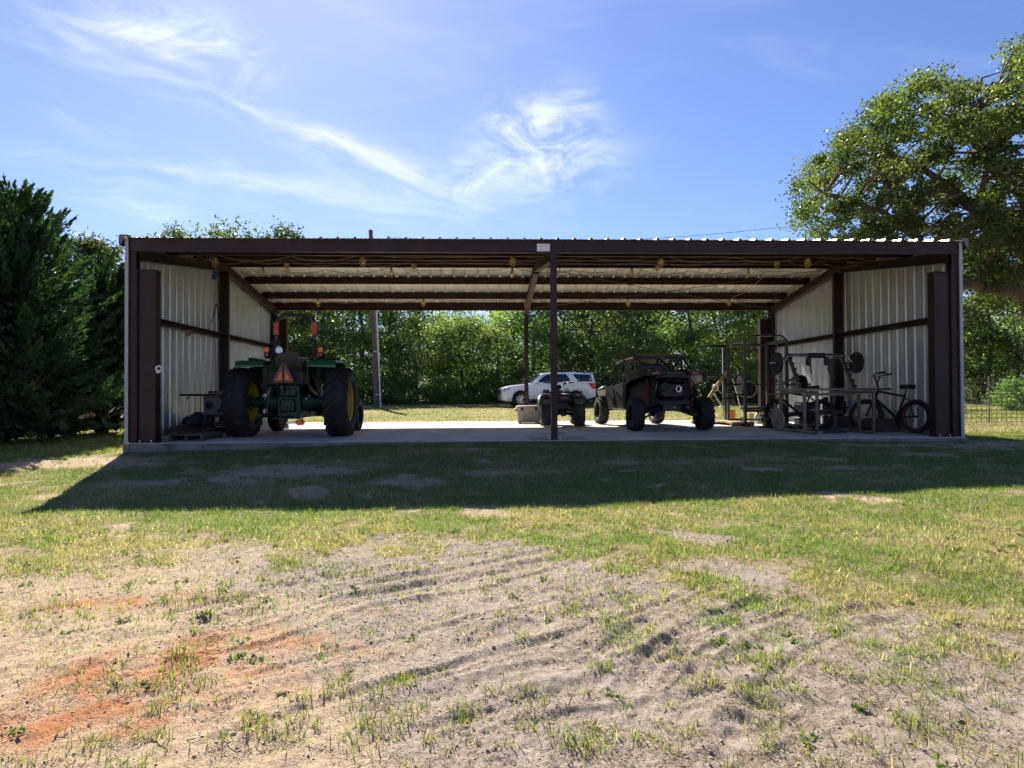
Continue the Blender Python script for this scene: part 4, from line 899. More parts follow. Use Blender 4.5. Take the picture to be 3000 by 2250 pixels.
# ------------------------------------------------------------------ side-by-side buggy
UT = empty('buggy', (10.475, 2.78, 0), R(3.5), 'black four-seat off-road buggy with roof and long-travel suspension, seen from behind', 'buggy')
tu = tyre_mesh(.38, .27, .19, 18, .024, .03, 'block', 'tyre', 28); tuf = tyre_mesh(.375, .24, .19, 18, .024, .03, 'block', 'tyre_dusty', 28)
ru = [(.20, -.12), (.18, -.10), (.175, .0), (.10, .03), (.05, .01), (0, .01)]
for sd in (-1, 1):
    w1 = wheel(UT, (sd*.785, 0, .378), tu, ru, MAT['black_plastic'], [(.05, 0), (.04, .05), (0, .05)], sd, MAT['dark_steel'], rot=(0, R(sd*-3), 0)); w2 = wheel(UT, (sd*.765, 3.40, .373), tuf, ru, MAT['dark_steel'], [(.05, 0), (.04, .05), (0, .05)], sd, MAT['dark_steel'], rot=(0, R(sd*-2), R(4)))
    for w_ in (w1, w2):
        m = MB()
        for k in range(6): a = k*math.pi/3; m.bar((sd*.02, .05*math.cos(a), .05*math.sin(a)), (sd*.05, .175*math.cos(a), .175*math.sin(a)), .035, .02)
        m.build('spokes', MAT['dark_steel'] if w_ is w1 else MAT['grey_plastic'], w_)
    # rear trailing arm and radius rods
    m = MB(); m.loft([[(sd*.62, -.05, .46), (sd*.70, -.05, .46), (sd*.70, -.05, .30), (sd*.62, -.05, .30)], [(sd*.55, .5, .50), (sd*.63, .5, .50), (sd*.63, .5, .38), (sd*.55, .5, .38)], [(sd*.50, 1.15, .46), (sd*.56, 1.15, .46), (sd*.56, 1.15, .40), (sd*.50, 1.15, .40)]]); m.build('trailing_arm', BK, UT)
    for k, (za, zb) in enumerate(((.62, .50), (.54, .38), (.47, .28))): MB().tube([(sd*.14, -.12+.05*k, za), (sd*.66, -.06, zb)], .020, 8).build('radius_rod', MAT['dark_steel'], UT)
    MB().tube([(sd*.10, .02, .50), (sd*.70, 0, .40)], [.035, .028], 8).build('drive_shaft', MAT['dark_steel'], UT)
    m = MB(); m.tube([(sd*.55, .12, .46), (sd*.50, .10, .95), (sd*.48, .08, 1.18)], [.03, .032, .03], 8); sk = m.build('shock_absorber', MAT['dark_steel'], UT)
    pts = [Vector((sd*(.545-.06*u), .118-.03*u, .56+.50*u))+Vector((math.cos(u*2*math.pi*9)*.058, math.sin(u*2*math.pi*9)*.058, 0)) for u in np.linspace(0, 1, 90)]
    MB().tube(pts, .010, 5).build('coil_spring', MAT['spring_red'], sk)
    # rear shoulder fender with lamp
    m = MB(); sec = [(-.42, .62, 1.30, 1.20), (-.25, .78, 1.35, 1.18), (.25, .86, 1.36, 1.10), (.62, .84, 1.30, 1.02), (.95, .74, 1.22, .95)]
    m.loft([[(sd*.30, y, zt+.02), (sd*(wd-.08), y, zt), (sd*wd, y, zt-.05), (sd*(wd-.01), y, zb+.02), (sd*(wd-.09), y, zb+.03), (sd*.30, y, zt-.08)] for y, wd, zt, zb in sec]); fe = m.build('rear_fender', BK, UT, smooth=45)
    MB().loft([[(sd*.36, -.445, 1.31), (sd*.60, -.41, 1.29), (sd*.60, -.41, 1.25), (sd*.36, -.445, 1.25)], [(sd*.36, -.40, 1.32), (sd*.60, -.37, 1.30), (sd*.60, -.37, 1.24), (sd*.36, -.40, 1.24)]]).build('tail_lamp', MAT['dark_red_lens'], fe)
    # doors: two per side
    for k, (ya, yb) in enumerate(((.98, 1.86), (1.90, 2.72))):
        m = MB(); m.loft([[(sd*.74, ya, 1.12 if k == 0 else 1.06), (sd*.76, yb, 1.02 if k else 1.05), (sd*.74, yb, .50), (sd*.70, yb-.1, .44), (sd*.70, ya+.05, .44), (sd*.73, ya, .55)], [(sd*.80, ya+.03, 1.08), (sd*.82, yb-.03, .99), (sd*.82, yb-.06, .60), (sd*.76, yb-.1, .47), (sd*.76, ya+.1, .47), (sd*.80, ya+.06, .60)]]); dr = m.build('door', MAT['utv_panel'], UT, smooth=30)
        m = MB(); m.bar((sd*.822, ya+.18, .66), (sd*.826, yb-.25, .88), .012, .035); m.bar((sd*.822, ya+.45, .60), (sd*.826, yb-.12, .80), .012, .02); m.build('door_trim', MAT['grey_plastic'], dr)
    # front fender
    m = MB(); sec = [(2.78, .80, 1.05, .95), (3.1, .86, 1.03, .93), (3.5, .86, .98, .88), (3.85, .74, .88, .76)]
    m.loft([[(sd*.36, y, zt+.03), (sd*(wd-.06), y, zt), (sd*wd, y, zt-.05), (sd*wd, y, zb), (sd*(wd-.08), y, zb), (sd*.36, y, zt-.06)] for y, wd, zt, zb in sec]); m.build('front_fender', MAT['utv_panel'], UT, smooth=45)
    MB().tube([(sd*.2, 3.4, .45), (sd*.66, 3.4, .37)], .03, 8).build('front_arm', MAT['dark_steel'], UT); MB().tube([(sd*.42, 3.3, .95), (sd*.58, 3.4, .42)], .035, 8).build('front_shock', MAT['dark_steel'], UT)
    # cage side
    m = MB(); m.tube(fillet([(sd*.64, 3.0, 1.05), (sd*.60, 2.42, 1.60), (sd*.57, 1.9, 1.68), (sd*.57, .80, 1.70), (sd*.66, .28, 1.32)], .12), .026, 8); m.tube([(sd*.58, 1.72, 1.68), (sd*.66, 1.86, 1.05)], .024, 8); m.tube([(sd*.57, .86, 1.68), (sd*.64, .98, 1.10)], .024, 8); m.tube([(sd*.58, 1.70, 1.66), (sd*.63, 1.1, 1.15)], .018, 8); m.build('cage_rail', MAT['black_gloss'], UT)
    MB().rbox((sd*.80, 2.66, 1.22), (.14, .06, .12), .02).build('mirror', BK, UT)
m = MB()                                                     # rear cross bracing
m.tube([(-.57, .80, 1.68), (.57, .80, 1.68)], .024, 8); m.tube([(-.64, .45, 1.34), (.64, .45, 1.34)], .024, 8)
for a, b_ in ((-.57, -.12), (.57, .12), (.12, -.12), (-.12, .12)): pass
m.tube([(.55, .80, 1.66), (.22, .45, 1.36)], .022, 8); m.tube([(.02, .80, 1.66), (.22, .45, 1.36)], .022, 8); m.tube([(-.55, .80, 1.66), (-.25, .45, 1.36)], .022, 8); m.tube([(.02, .80, 1.66), (-.25, .45, 1.36)], .022, 8); m.build('cage_brace', MAT['black_gloss'], UT)
m = MB(); m.loft([[(-.60, .52, 1.70), (.60, .52, 1.70), (.60, .52, 1.62), (-.60, .52, 1.62)], [(-.62, .66, 1.755), (.62, .66, 1.755), (.62, .66, 1.70), (-.62, .66, 1.70)], [(-.62, 1.5, 1.765), (.62, 1.5, 1.765), (.62, 1.5, 1.72), (-.62, 1.5, 1.72)], [(-.60, 2.2, 1.70), (.60, 2.2, 1.70), (.60, 2.2, 1.66), (-.60, 2.2, 1.66)], [(-.52, 2.52, 1.60), (.52, 2.52, 1.60), (.52, 2.52, 1.56), (-.52, 2.52, 1.56)]]); rf = m.build('roof', MAT['black_plastic'], UT, smooth=30)
MB().bb((-.07, .512, 1.655), (.06, .519, 1.675)).build('roof_badge', MAT['grey_plastic'], rf)
m = MB(); m.loft([[(-.36, -.40, 1.26), (.36, -.40, 1.26), (.36, -.40, 1.18), (-.36, -.40, 1.18)], [(-.40, -.2, 1.32), (.40, -.2, 1.32), (.40, -.2, 1.14), (-.40, -.2, 1.14)], [(-.45, .45, 1.34), (.45, .45, 1.34), (.45, .45, 1.05), (-.45, .45, 1.05)], [(-.5, .95, 1.20), (.5, .95, 1.20), (.5, .95, .9), (-.5, .95, .9)]]); m.build('rear_deck', BK, UT, smooth=30)
m = MB(); m.loft([[(-.42, .0, .56), (.42, .0, .56), (.42, .0, 1.16), (-.42, .0, 1.16)], [(-.46, .4, .46), (.46, .4, .46), (.46, .4, 1.16), (-.46, .4, 1.16)], [(-.66, .95, .42), (.66, .95, .42), (.66, .95, .95), (-.66, .95, .95)], [(-.68, 2.7, .42), (.68, 2.7, .42), (.68, 2.7, .80), (-.68, 2.7, .80)], [(-.4, 3.6, .46), (.4, 3.6, .46), (.4, 3.6, .8), (-.4, 3.6, .8)]]); m.build('tub', BK, UT, smooth=20)
m = MB(); m.rbox((0, -.10, .90), (.62, .28, .40), .07); m.build('muffler', MAT['dark_steel'], UT); m = MB(); m.lathe([(.058, 0), (.066, .0), (.066, .09), (.058, .09)], (.10, -.34, .93), (0, 1, 0), 18, cap=False); m.build('exhaust_tip', MAT['chrome'], UT)
m = MB(); m.lathe([(.10, 0), (.11, .04), (.11, .2)], (-.20, -.30, .98), (0, 1, 0), 16); m.build('intake_duct', BK, UT)
m = MB(); m.bb((-.2, -.16, .44), (.2, -.10, .66)); m.bb((-.30, -.20, .60), (.30, -.12, .64)); m.build('rear_plate', MAT['dark_steel'], UT); MB().bb((.02, -.166, .50), (.10, -.161, .54)).build('plate_badge', MAT['grey_plastic'], UT)
m = MB(); m.tube(fillet([(-.38, -.12, .70), (-.44, -.38, .82), (-.40, -.40, 1.12), (.40, -.40, 1.12), (.44, -.38, .82), (.38, -.12, .70)], .08), .019, 8); m.tube([(-.42, -.39, .95), (-.2, -.35, .70)], .015, 6); m.tube([(.42, -.39, .95), (.2, -.35, .70)], .015, 6); m.build('rear_bumper', MAT['black_gloss'], UT)
m = MB(); m.loft([[(-.5, 2.75, 1.06), (.5, 2.75, 1.06), (.5, 2.75, .8), (-.5, 2.75, .8)], [(-.48, 3.3, 1.02), (.48, 3.3, 1.02), (.48, 3.3, .7), (-.48, 3.3, .7)], [(-.3, 3.95, .82), (.3, 3.95, .82), (.3, 3.95, .55), (-.3, 3.95, .55)]]); m.build('hood', MAT['utv_panel'], UT, smooth=30)
for sd in (-1, 1):
    for y0 in (1.25, 2.15):
        s_ = MB(); s_.rbox((sd*.31, y0+.12, .68), (.42, .46, .14), .05); s_.loft([[(sd*.31-.22, y0-.10, .70), (sd*.31+.22, y0-.10, .70), (sd*.31+.22, y0+.02, .70), (sd*.31-.22, y0+.02, .70)], [(sd*.31-.23, y0-.22, 1.15), (sd*.31+.23, y0-.22, 1.15), (sd*.31+.23, y0-.10, 1.15), (sd*.31-.23, y0-.10, 1.15)], [(sd*.31-.13, y0-.26, 1.38), (sd*.31+.13, y0-.26, 1.38), (sd*.31+.13, y0-.16, 1.38), (sd*.31-.13, y0-.16, 1.38)]]); s_.build('seat', MAT['black_vinyl'], UT)
m = MB(); m.rbox((-.22, .70, 1.40), (.62, .40, .26), .08); m.build('cargo_bag', MAT['tarp'], UT)
m = MB(); m.torus((-.32, 2.62, 1.12), (0, -.6, 1), .17, .015, 20, 6); m.tube([(-.32, 2.62, 1.12), (-.32, 2.85, .95)], .02, 6); m.build('steering_wheel', BK, UT)
MB().loft([[(.72, -.30, 1.19), (1.02, -.16, 1.185), (.95, -.05, 1.185), (.72, -.1, 1.19)], [(.72, -.30, 1.12), (.92, -.18, 1.15), (.88, -.05, 1.15), (.72, -.1, 1.12)]]).build('lit_fender_tip', MAT['grey_plastic'], UT)  # right fender tip, the sunlight on it put into a paler grey

# ------------------------------------------------------------------ white SUV (nose along local -X)
SU = empty('suv', (9.82, 26.4, gz1(9.8, 26.4)), R(7), 'white full-size SUV parked on the grass in front of the woods', 'car')
WP = MAT['white_paint']; L0 = 2.66                              # s measured from the nose
def sxy(s_, w_, z_, sd=-1): return (s_-L0, sd*w_, z_)
def ring(s_, w, zb, zt, tuck=.04, crown=.03):
    pts = [(w*.90, zb), (w*.985, zb+.10), (w, zb+(zt-zb)*.45), (w*.985, zb+(zt-zb)*.80), (w*.955, zt-.015), (w*.88, zt+.004), (w*.5, zt+crown), (0, zt+crown*1.2)]
    full = [(y, z) for y, z in pts]+[(-y, z) for y, z in pts[-2::-1]]; return [(s_-L0, -y, z) for y, z in full]
m = MB(); m.loft([ring(.00, .74, .42, .92, crown=.01), ring(.06, .86, .34, 1.02), ring(.22, .96, .30, 1.08), ring(.55, 1.0, .30, 1.15), ring(1.1, 1.01, .34, 1.215), ring(1.62, 1.01, .34, 1.26), ring(2.0, 1.01, .34, 1.29), ring(3.2, 1.01, .34, 1.325), ring(4.4, 1.01, .36, 1.35), ring(5.0, .995, .42, 1.35), ring(5.22, .95, .46, 1.30), ring(5.31, .86, .52, 1.20)]); 
body = m.build('body', WP, SU, smooth=50)
def carve(o, cutters):                                        # cut real openings, keep the evaluated mesh
    for c in cutters:
        md = o.modifiers.new('cut', 'BOOLEAN'); md.operation = 'DIFFERENCE'; md.solver = 'EXACT'; md.object = c
    bpy.context.view_layer.update(); dg = bpy.context.evaluated_depsgraph_get()
    me = bpy.data.meshes.new_from_object(o.evaluated_get(dg)); o.modifiers.clear(); o.data = me
    for c in cutters: bpy.data.objects.remove(c)
carve(body, [MB().cyl((s_-L0, sd*.62, .42), (s_-L0, sd*1.2, .42), .49, 28).build('cutter', None, SU) for s_ in (1.03, 4.14) for sd in (-1, 1)])
def gring(s_, wb, wt, zb, zt): 
    pts = [(wb, zb), (wb*.985, zb+(zt-zb)*.35), (wt+(wb-wt)*.30, zb+(zt-zb)*.72), (wt, zt-.03), (wt*.88, zt), (0, zt+.02)]; full = pts+[(-y, z) for y, z in pts[-2::-1]]; return [(s_-L0, -y, z) for y, z in full]
m = MB(); m.loft([gring(1.50, .90, .86, 1.18, 1.26), gring(1.86, .94, .80, 1.22, 1.55), gring(2.26, .955, .74, 1.25, 1.83), gring(2.7, .96, .745, 1.25, 1.885), gring(4.0, .96, .75, 1.28, 1.89), gring(4.95, .95, .75, 1.28, 1.86), gring(5.20, .92, .72, 1.25, 1.79), gring(5.30, .86, .70, 1.18, 1.40)]); m.build('cabin', WP, SU, smooth=50)
def wat(s_, z_):                                              # half width of the cabin side
    wb = np.interp(s_, [1.5, 1.86, 2.26, 4, 4.95, 5.2], [.90, .94, .955, .96, .95, .92]); wt = np.interp(s_, [1.5, 1.86, 2.26, 2.7, 4, 5.2], [.86, .80, .74, .745, .75, .72]); zb = np.interp(s_, [1.5, 2.26, 4, 5.2], [1.18, 1.25, 1.28, 1.25]); zt = np.interp(s_, [1.5, 1.86, 2.26, 2.7, 4, 4.95, 5.2], [1.26, 1.55, 1.83, 1.885, 1.89, 1.86, 1.79])
    u = (z_-zb)/(zt-zb); return float(np.interp(u, [0, .35, .72, 1], [wb, wb*.985, wt+(wb-wt)*.30, wt]))
def side_poly(name, pts, mt, sd, off=.022, parent=SU):
    m = MB(); n = len(pts); c = (sum(p[0] for p in pts)/n, sum(p[1] for p in pts)/n)
    inner = [(c[0]+(p[0]-c[0])*.5, c[1]+(p[1]-c[1])*.5) for p in pts]
    P = lambda p, o_: (p[0]-L0, sd*(max(wat(p[0], p[1]), .2)+o_), p[1])
    vs = [P(p, off) for p in pts]+[P(p, off) for p in inner]+[P(p, -.03) for p in pts]
    fs = [(i, (i+1) % n, n+(i+1) % n, n+i) for i in range(n)]+[tuple(range(n, 2*n))]+[(i, (i+1) % n, 2*n+(i+1) % n, 2*n+i) for i in range(n)]
    m.add(vs, fs); return m.build(name, mt, parent)
for sd in (-1, 1):
    side_poly('front_window', [(1.93, 1.335), (2.10, 1.48), (2.42, 1.72), (2.60, 1.775), (2.80, 1.79), (2.80, 1.345)], MAT['car_glass'], sd)
    side_poly('rear_window', [(2.86, 1.345), (2.86, 1.79), (3.62, 1.795), (3.76, 1.56), (3.86, 1.37)], MAT['car_glass'], sd)
    side_poly('quarter_window', [(4.26, 1.375), (4.14, 1.56), (4.00, 1.79), (4.96, 1.78), (5.05, 1.60), (5.10, 1.40)], MAT['car_glass'], sd)
    for s_ in (2.66, 3.62): MB().tube([sxy(s_-.11, 1.013, 1.10, sd), sxy(s_-.07, 1.045, 1.105, sd), sxy(s_+.07, 1.045, 1.105, sd), sxy(s_+.11, 1.013, 1.10, sd)], .016, 6).build('door_handle', WP, SU)
    m = MB()
    for s_, z0, z1 in ((1.78, .42, 1.27), (2.84, .42, 1.32), (3.98, .55, 1.34)): m.bar(sxy(s_, 1.0165-.004*(s_ > 3.5), z0+.08, sd), sxy(s_, 1.0, z1-.09, sd), .010, .008)
    m.build('door_seam', MAT['grey_plastic'], SU)
    m = MB(); m.loft([[sxy(1.12, .99, .30, sd), sxy(3.35, .99, .30, sd), sxy(3.35, 1.03, .33, sd), sxy(1.12, 1.03, .33, sd)], [sxy(1.12, .99, .43, sd), sxy(3.35, .99, .43, sd), sxy(3.35, 1.02, .43, sd), sxy(1.12, 1.02, .43, sd)]]); m.build('sill', BK, SU)
    mr = empty('mirror', sxy(1.93, 1.06, 1.34, sd), 0, parent=SU); MB().rbox((0, sd*.05, .03), (.13, .22, .17), .04).build('shell', WP, mr); MB().bar((0, sd*-.12, -.05), (0, sd*.04, -.02), .06, .04).build('stalk', BK, mr)
    m = MB(); m.tube(fillet([sxy(2.3, .66, 1.86, sd), sxy(2.45, .68, 1.955, sd), sxy(4.75, .68, 1.95, sd), sxy(4.95, .66, 1.86, sd)], .1), .018, 6); m.build('roof_rail', MAT['dark_steel'], SU)
    # arches and wheels
    for s_ in (1.03, 4.14):
        cx = s_-L0; m = MB(); m.prism([(cx+.50*math.cos(R(a)), .42+.50*math.sin(R(a))) for a in range(-12, 193, 12)], sd*.615, sd*.70, 'y'); m.build('wheel_arch', BK, SU)
        m = MB(); pts = [(cx+.515*math.cos(R(a)), sd*1.018, .42+.515*math.sin(R(a))) for a in range(-8, 189, 11)]; m.tube(pts, .022, 6); m.build('arch_lip', WP, SU)
    # lamps
    m = MB(); m.loft([[(.06-L0, sd*.66, 1.0), (.10-L0, sd*.86, 1.01), (.50-L0, sd*1.005, 1.08), (.50-L0, sd*.9, 1.06)], [(.02-L0, sd*.66, .84), (.06-L0, sd*.88, .82), (.36-L0, sd*1.012, .93), (.36-L0, sd*.9, .9)]]); hl = m.build('headlamp', MAT['lamp_clear'], SU)
    m = MB(); m.bar((.005-L0, sd*.70, .92), (.20-L0, sd*.975, .95), .02, .03); m.build('lamp_insert', BK, hl)
    m = MB(); m.loft([[(4.83-L0, sd*1.012, 1.29), (5.24-L0, sd*.955, 1.30), (5.24-L0, sd*.90, 1.30), (4.83-L0, sd*.95, 1.29)], [(4.95-L0, sd*1.014, 1.12), (5.27-L0, sd*.95, 1.12), (5.27-L0, sd*.88, 1.12), (4.95-L0, sd*.95, 1.12)], [(5.06-L0, sd*1.0, .97), (5.29-L0, sd*.93, .97), (5.29-L0, sd*.86, .97), (5.06-L0, sd*.94, .97)]]); m.build('tail_lamp', MAT['red_lens'], SU, smooth=25)
    m = MB(); m.loft([[(.10-L0, sd*.72, .70), (.30-L0, sd*.965, .70), (.30-L0, sd*.86, .70), (.12-L0, sd*.7, .7)], [(.08-L0, sd*.74, .50), (.26-L0, sd*.965, .50), (.26-L0, sd*.86, .50), (.1-L0, sd*.7, .5)]]); m.build('air_inlet', BK, SU)
st = tyre_mesh(.405, .27, .285, 0, n=32)
def alloy(parent, sd):
    m = MB(); m.lathe([(.295, -.12), (.285, .10*1), (.27, .115), (.265, .07), (.26, -.10)], (0, 0, 0), (1, 0, 0), 30, cap=False); m.lathe([(.06, .07), (.055, .10), (0, .105)], (0, 0, 0), (1, 0, 0), 14)
    for k in range(10):
        for da in (-.09, .09): a = 2*math.pi*k/10; m.bar((.085, .05*math.cos(a), .05*math.sin(a)), (.095, .272*math.cos(a+da), .272*math.sin(a+da)), .020, .022)
    return m
for s_ in (1.03, 4.14):
    for sd in (-1, 1):
        w_ = empty('wheel', (s_-L0, sd*.875, .40), R(90 if sd > 0 else -90), parent=SU); linkmesh('tyre', st, w_); alloy(w_, 1).build('rim', MAT['alloy'], w_); MB().lathe([(.25, -.02), (.25, .02), (0, .02)], (0, 0, 0), (1, 0, 0), 24).build('brake_disc', MAT['dark_steel'], w_)
m = MB()
m.loft([[(-.01-L0, -.62, 1.0), (-.01-L0, .62, 1.0), (.05-L0, .62, 1.0), (.05-L0, -.62, 1.0)], [(-.02-L0, -.60, .74), (-.02-L0, .60, .74), (.05-L0, .60, .74), (.05-L0, -.60, .74)]]); gr = m.build('grille', BK, SU)
for z in (.80, .87, .94): MB().bb((-.035-L0, -.58, z-.012), (-.022-L0, .58, z+.012)).build('grille_bar', MAT['chrome'], gr)
m = MB(); m.loft([[(.02-L0, -.8, .36), (.02-L0, .8, .36), (.3-L0, .94, .30), (.3-L0, -.94, .30)], [(.04-L0, -.8, .24), (.04-L0, .8, .24), (.3-L0, .94, .22), (.3-L0, -.94, .22)]]); m.build('front_valance', BK, SU); m = MB(); m.bb((4.75-L0, -.92, .34), (5.28-L0, .92, .52)); m.build('rear_valance', BK, SU)
m = MB(); y_ = .72; m.add([(1.56-L0, -.80, 1.30), (1.56-L0, .80, 1.30), (2.20-L0, .66, 1.80), (2.20-L0, -.66, 1.80), (1.88-L0, -.75, 1.575), (1.88-L0, .75, 1.575)], [(0, 1, 5, 4), (4, 5, 2, 3)]); ws = m.build('windshield', MAT['car_glass'], SU); ws.location = (-.014, 0, .018)
m = MB(); m.bb((4.95-L0, -.62, 1.86), (5.26-L0, .62, 1.895)); m.build('spoiler', WP, SU); MB().ball((4.3-L0, 0, 1.93), .06, 8, 6, (1.6, .5, .8)).build('antenna_fin', WP, SU)
m = MB(); m.add([(5.205-L0, -.66, 1.70), (5.205-L0, .66, 1.70), (5.305-L0, .74, 1.38), (5.305-L0, -.74, 1.38)], [(0, 1, 2, 3)]); rw = m.build('rear_glass', MAT['car_glass'], SU); rw.location = (.02, 0, .015)
MB().bb((.55-L0, -.95, .25), (4.9-L0, .95, .36)).build('underbody', BK, SU)
# ------------------------------------------------------------------ gym corner
RG, BT, PI_, PG, DS = MAT['rack_grey'], MAT['bench_tan'], MAT['plate_iron'], MAT['plate_grey'], MAT['dark_steel']
# power rack
RX, RX2, RY, RY2, RH = 12.82, 13.88, 4.42, 5.62, 2.17
pr = empty('power_rack', (RX, RY, 0), 0, 'grey perforated power rack standing in front of the right rear column', 'power rack')
for (x_, y_, nm) in ((0, 0, 'a'), (RX2-RX, 0, 'b'), (0, RY2-RY, 'c'), (RX2-RX, RY2-RY, 'd')):
    up = MB().bb((x_-.03, y_-.035, .06), (x_+.03, y_+.035, RH)).build('upright', RG, pr)
    m = MB()
    for k in range(26):
        z = .42+k*.064; m.cyl((x_, y_-.037, z), (x_, y_-.0345, z), .012, 8); m.cyl((x_-.032, y_, z), (x_-.0295, y_, z), .012, 8)
    m.build('peg_holes', MAT['black_plastic'], up, kind='stuff')
for y_ in (0, RY2-RY):
    pass
MB().tube(fillet([(0, -.01, RH-.02), (.14, -.05, RH+.09), (RX2-RX-.14, -.05, RH+.09), (RX2-RX, -.01, RH-.02)], .06), .022, 8).build('pull_up_bar', MAT['black_gloss'], pr)
MB().bar((.03, RY2-RY, RH-.06), (RX2-RX-.03, RY2-RY, RH-.06), .05, .06).build('rear_beam', RG, pr); MB().bar((.03, RY2-RY, .12), (RX2-RX-.03, RY2-RY, .12), .05, .06).build('rear_beam', RG, pr)
for x_ in (0, RX2-RX):
    MB().bar((x_, .035, RH-.03), (x_, RY2-RY-.035, RH-.03), .05, .06).build('side_beam', RG, pr); MB().bar((x_, -.25, .03), (x_, RY2-RY+.2, .03), .06, .06).build('foot', MAT['black_plastic'], pr)
    MB().bar((x_-.06, .0, .80), (x_-.06, RY2-RY, .80), .04, .05).build('safety_bar', DS, pr); MB().bar((x_, -.04, 1.00), (x_, -.16, 1.0), .05, .035).build('bar_hook', DS, pr)
MB().tube([(RX2-RX-.02, .3, 1.95), (RX2-RX-.3, .02, 2.09)], .012, 6).build('corner_brace', RG, pr)
def plate(mb, c, d, r, t, hole=.026):
    mb.lathe([(hole, -t/2), (r*.30, -t/2), (r*.33, -t*.28), (r*.80, -t*.28), (r*.84, -t/2), (r, -t*.46), (r, t*.46), (r*.84, t/2), (r*.80, t*.28), (r*.33, t*.28), (r*.30, t/2), (hole, t/2)], c, d, 28, cap=False); return mb
def plate_thing(name, c, d, r, t, mt, label, group='loose weight plates'):
    A = Vector(c); o = plate(MB(), (0, 0, 0), d, r, t).build(name, mt, None, A); return tag(o, label, 'weight plate', group)
# barbell resting in the rack
bz, by = 1.045, RY-.11
bb_ = empty('barbell', (13.35, by, 0), 0, 'loaded barbell resting across the front of the power rack', 'barbell')
MB().tube([(-1.08, 0, bz), (1.08, 0, bz)], .014, 8).build('bar', DS, bb_)
for sd in (-1, 1): MB().tube([(sd*.66, 0, bz), (sd*1.08, 0, bz)], .025, 10).build('sleeve', MAT['black_plastic'] if sd < 0 else DS, bb_)
tag(plate(MB(), (0, 0, 0), (1, 0, 0), .225, .035).build('weight_plate', PG, None, (13.35-.70, by, bz)), 'pale grey weight plate on the left end of the racked barbell', 'weight plate', 'plates on the racked barbell')
for k, (x_, mt, lab) in enumerate(((13.35+.70, PG, 'pale-faced weight plate on the right end of the racked barbell'), (13.35+.79, MAT['black_plastic'], 'black bumper plate, inner of two on the right end of the racked barbell'), (13.35+.88, MAT['black_plastic'], 'black bumper plate, outer of two on the right end of the racked barbell'))):
    tag(plate(MB(), (0, 0, 0), (1, 0, 0), .215, .05 if k == 0 else .08).build('weight_plate', mt, None, (x_, by, bz)), lab, 'weight plate', 'plates on the racked barbell')
# low storage peg with plates, gold-rimmed plates on the rear beam
ps = empty('plate_peg', (RX-.03, RY+.55, .70), 0, 'short black plate storage peg low on the left of the rack', 'storage peg'); MB().tube([(-.34, 0, .0), (.02, 0, .0)], .024, 8).build('peg', MAT['black_plastic'], ps); MB().bb((-.005, -.05, -.06), (.0, .05, .06)).build('bracket', DS, ps)
tag(plate(MB(), (0, 0, 0), (1, 0, 0), .15, .05).build('weight_plate', PI_, None, (RX-.10, RY+.55, .70)), 'small black plate hung on the low storage peg', 'weight plate', 'plates on the low peg')
for k, (px, lab) in enumerate(((2194, 'dark plate with a tan rim facing the camera inside the rack'), (2181, 'second tan-rimmed plate half hidden behind the first inside the rack'))):
    c = on_y(px, 1140, RY2-.16+.10*k); P = empty('rimmed_plate', (c.x, c.y, c.z-.215), 0, lab, 'weight plate', 'tan-rimmed plates inside the rack')
    plate(MB(), (0, 0, .215), (0, 1, 0), .20, .04).build('disc', PI_, P); MB().torus((0, -.012, .215), (0, 1, 0), .205, .014, 30, 6).build('rim', MAT['cooler_tan'], P)
# lat tower behind
lt = empty('lat_pulldown', (RX-.02, RY2+.35, 0), 0, 'dark cable pulldown tower with long arms left of the power rack', 'exercise machine')
m = MB(); m.bb((.05, -.04, .0), (.13, .04, 2.14)); m.build('column', MAT['black_gloss'], lt); MB().tube([(.0, 0, .15), (.0, 0, 2.06)], .012, 8).build('guide_rod', MAT['chrome'], lt)
MB().bar((.14, 0, 2.11), (-.62, 0, 2.09), .05, .06).build('top_arm', MAT['black_gloss'], lt); m = MB(); m.tube(fillet([(-.66, -.25, 1.98), (-.60, -.1, 2.05), (-.60, .3, 2.05)], .05), .016, 8); m.build('pulldown_bar', RG, lt)
MB().tube([(-.62, 0, 1.29), (.10, 0, 1.29)], .016, 8).build('low_arm', MAT['black_gloss'], lt); MB().tube([(-.28, -.02, 1.34), (.06, -.02, 1.34)], .010, 6).build('low_handle', RG, lt)
MB().torus((-.22, -.05, .98), (.3, 1, 0), .075, .018, 18, 7).build('pulley', MAT['white_plastic'], lt); MB().bar((-.15, -.03, .94), (.06, 0, .72), .03, .03).build('pulley_arm', RG, lt)
m = MB(); m.bb((-.5, -.35, .0), (.2, -.29, .05)); m.bb((-.5, .29, .0), (.2, .35, .05)); m.bb((.03, -.29, .0), (.15, .29, .05)); m.build('base', DS, lt)
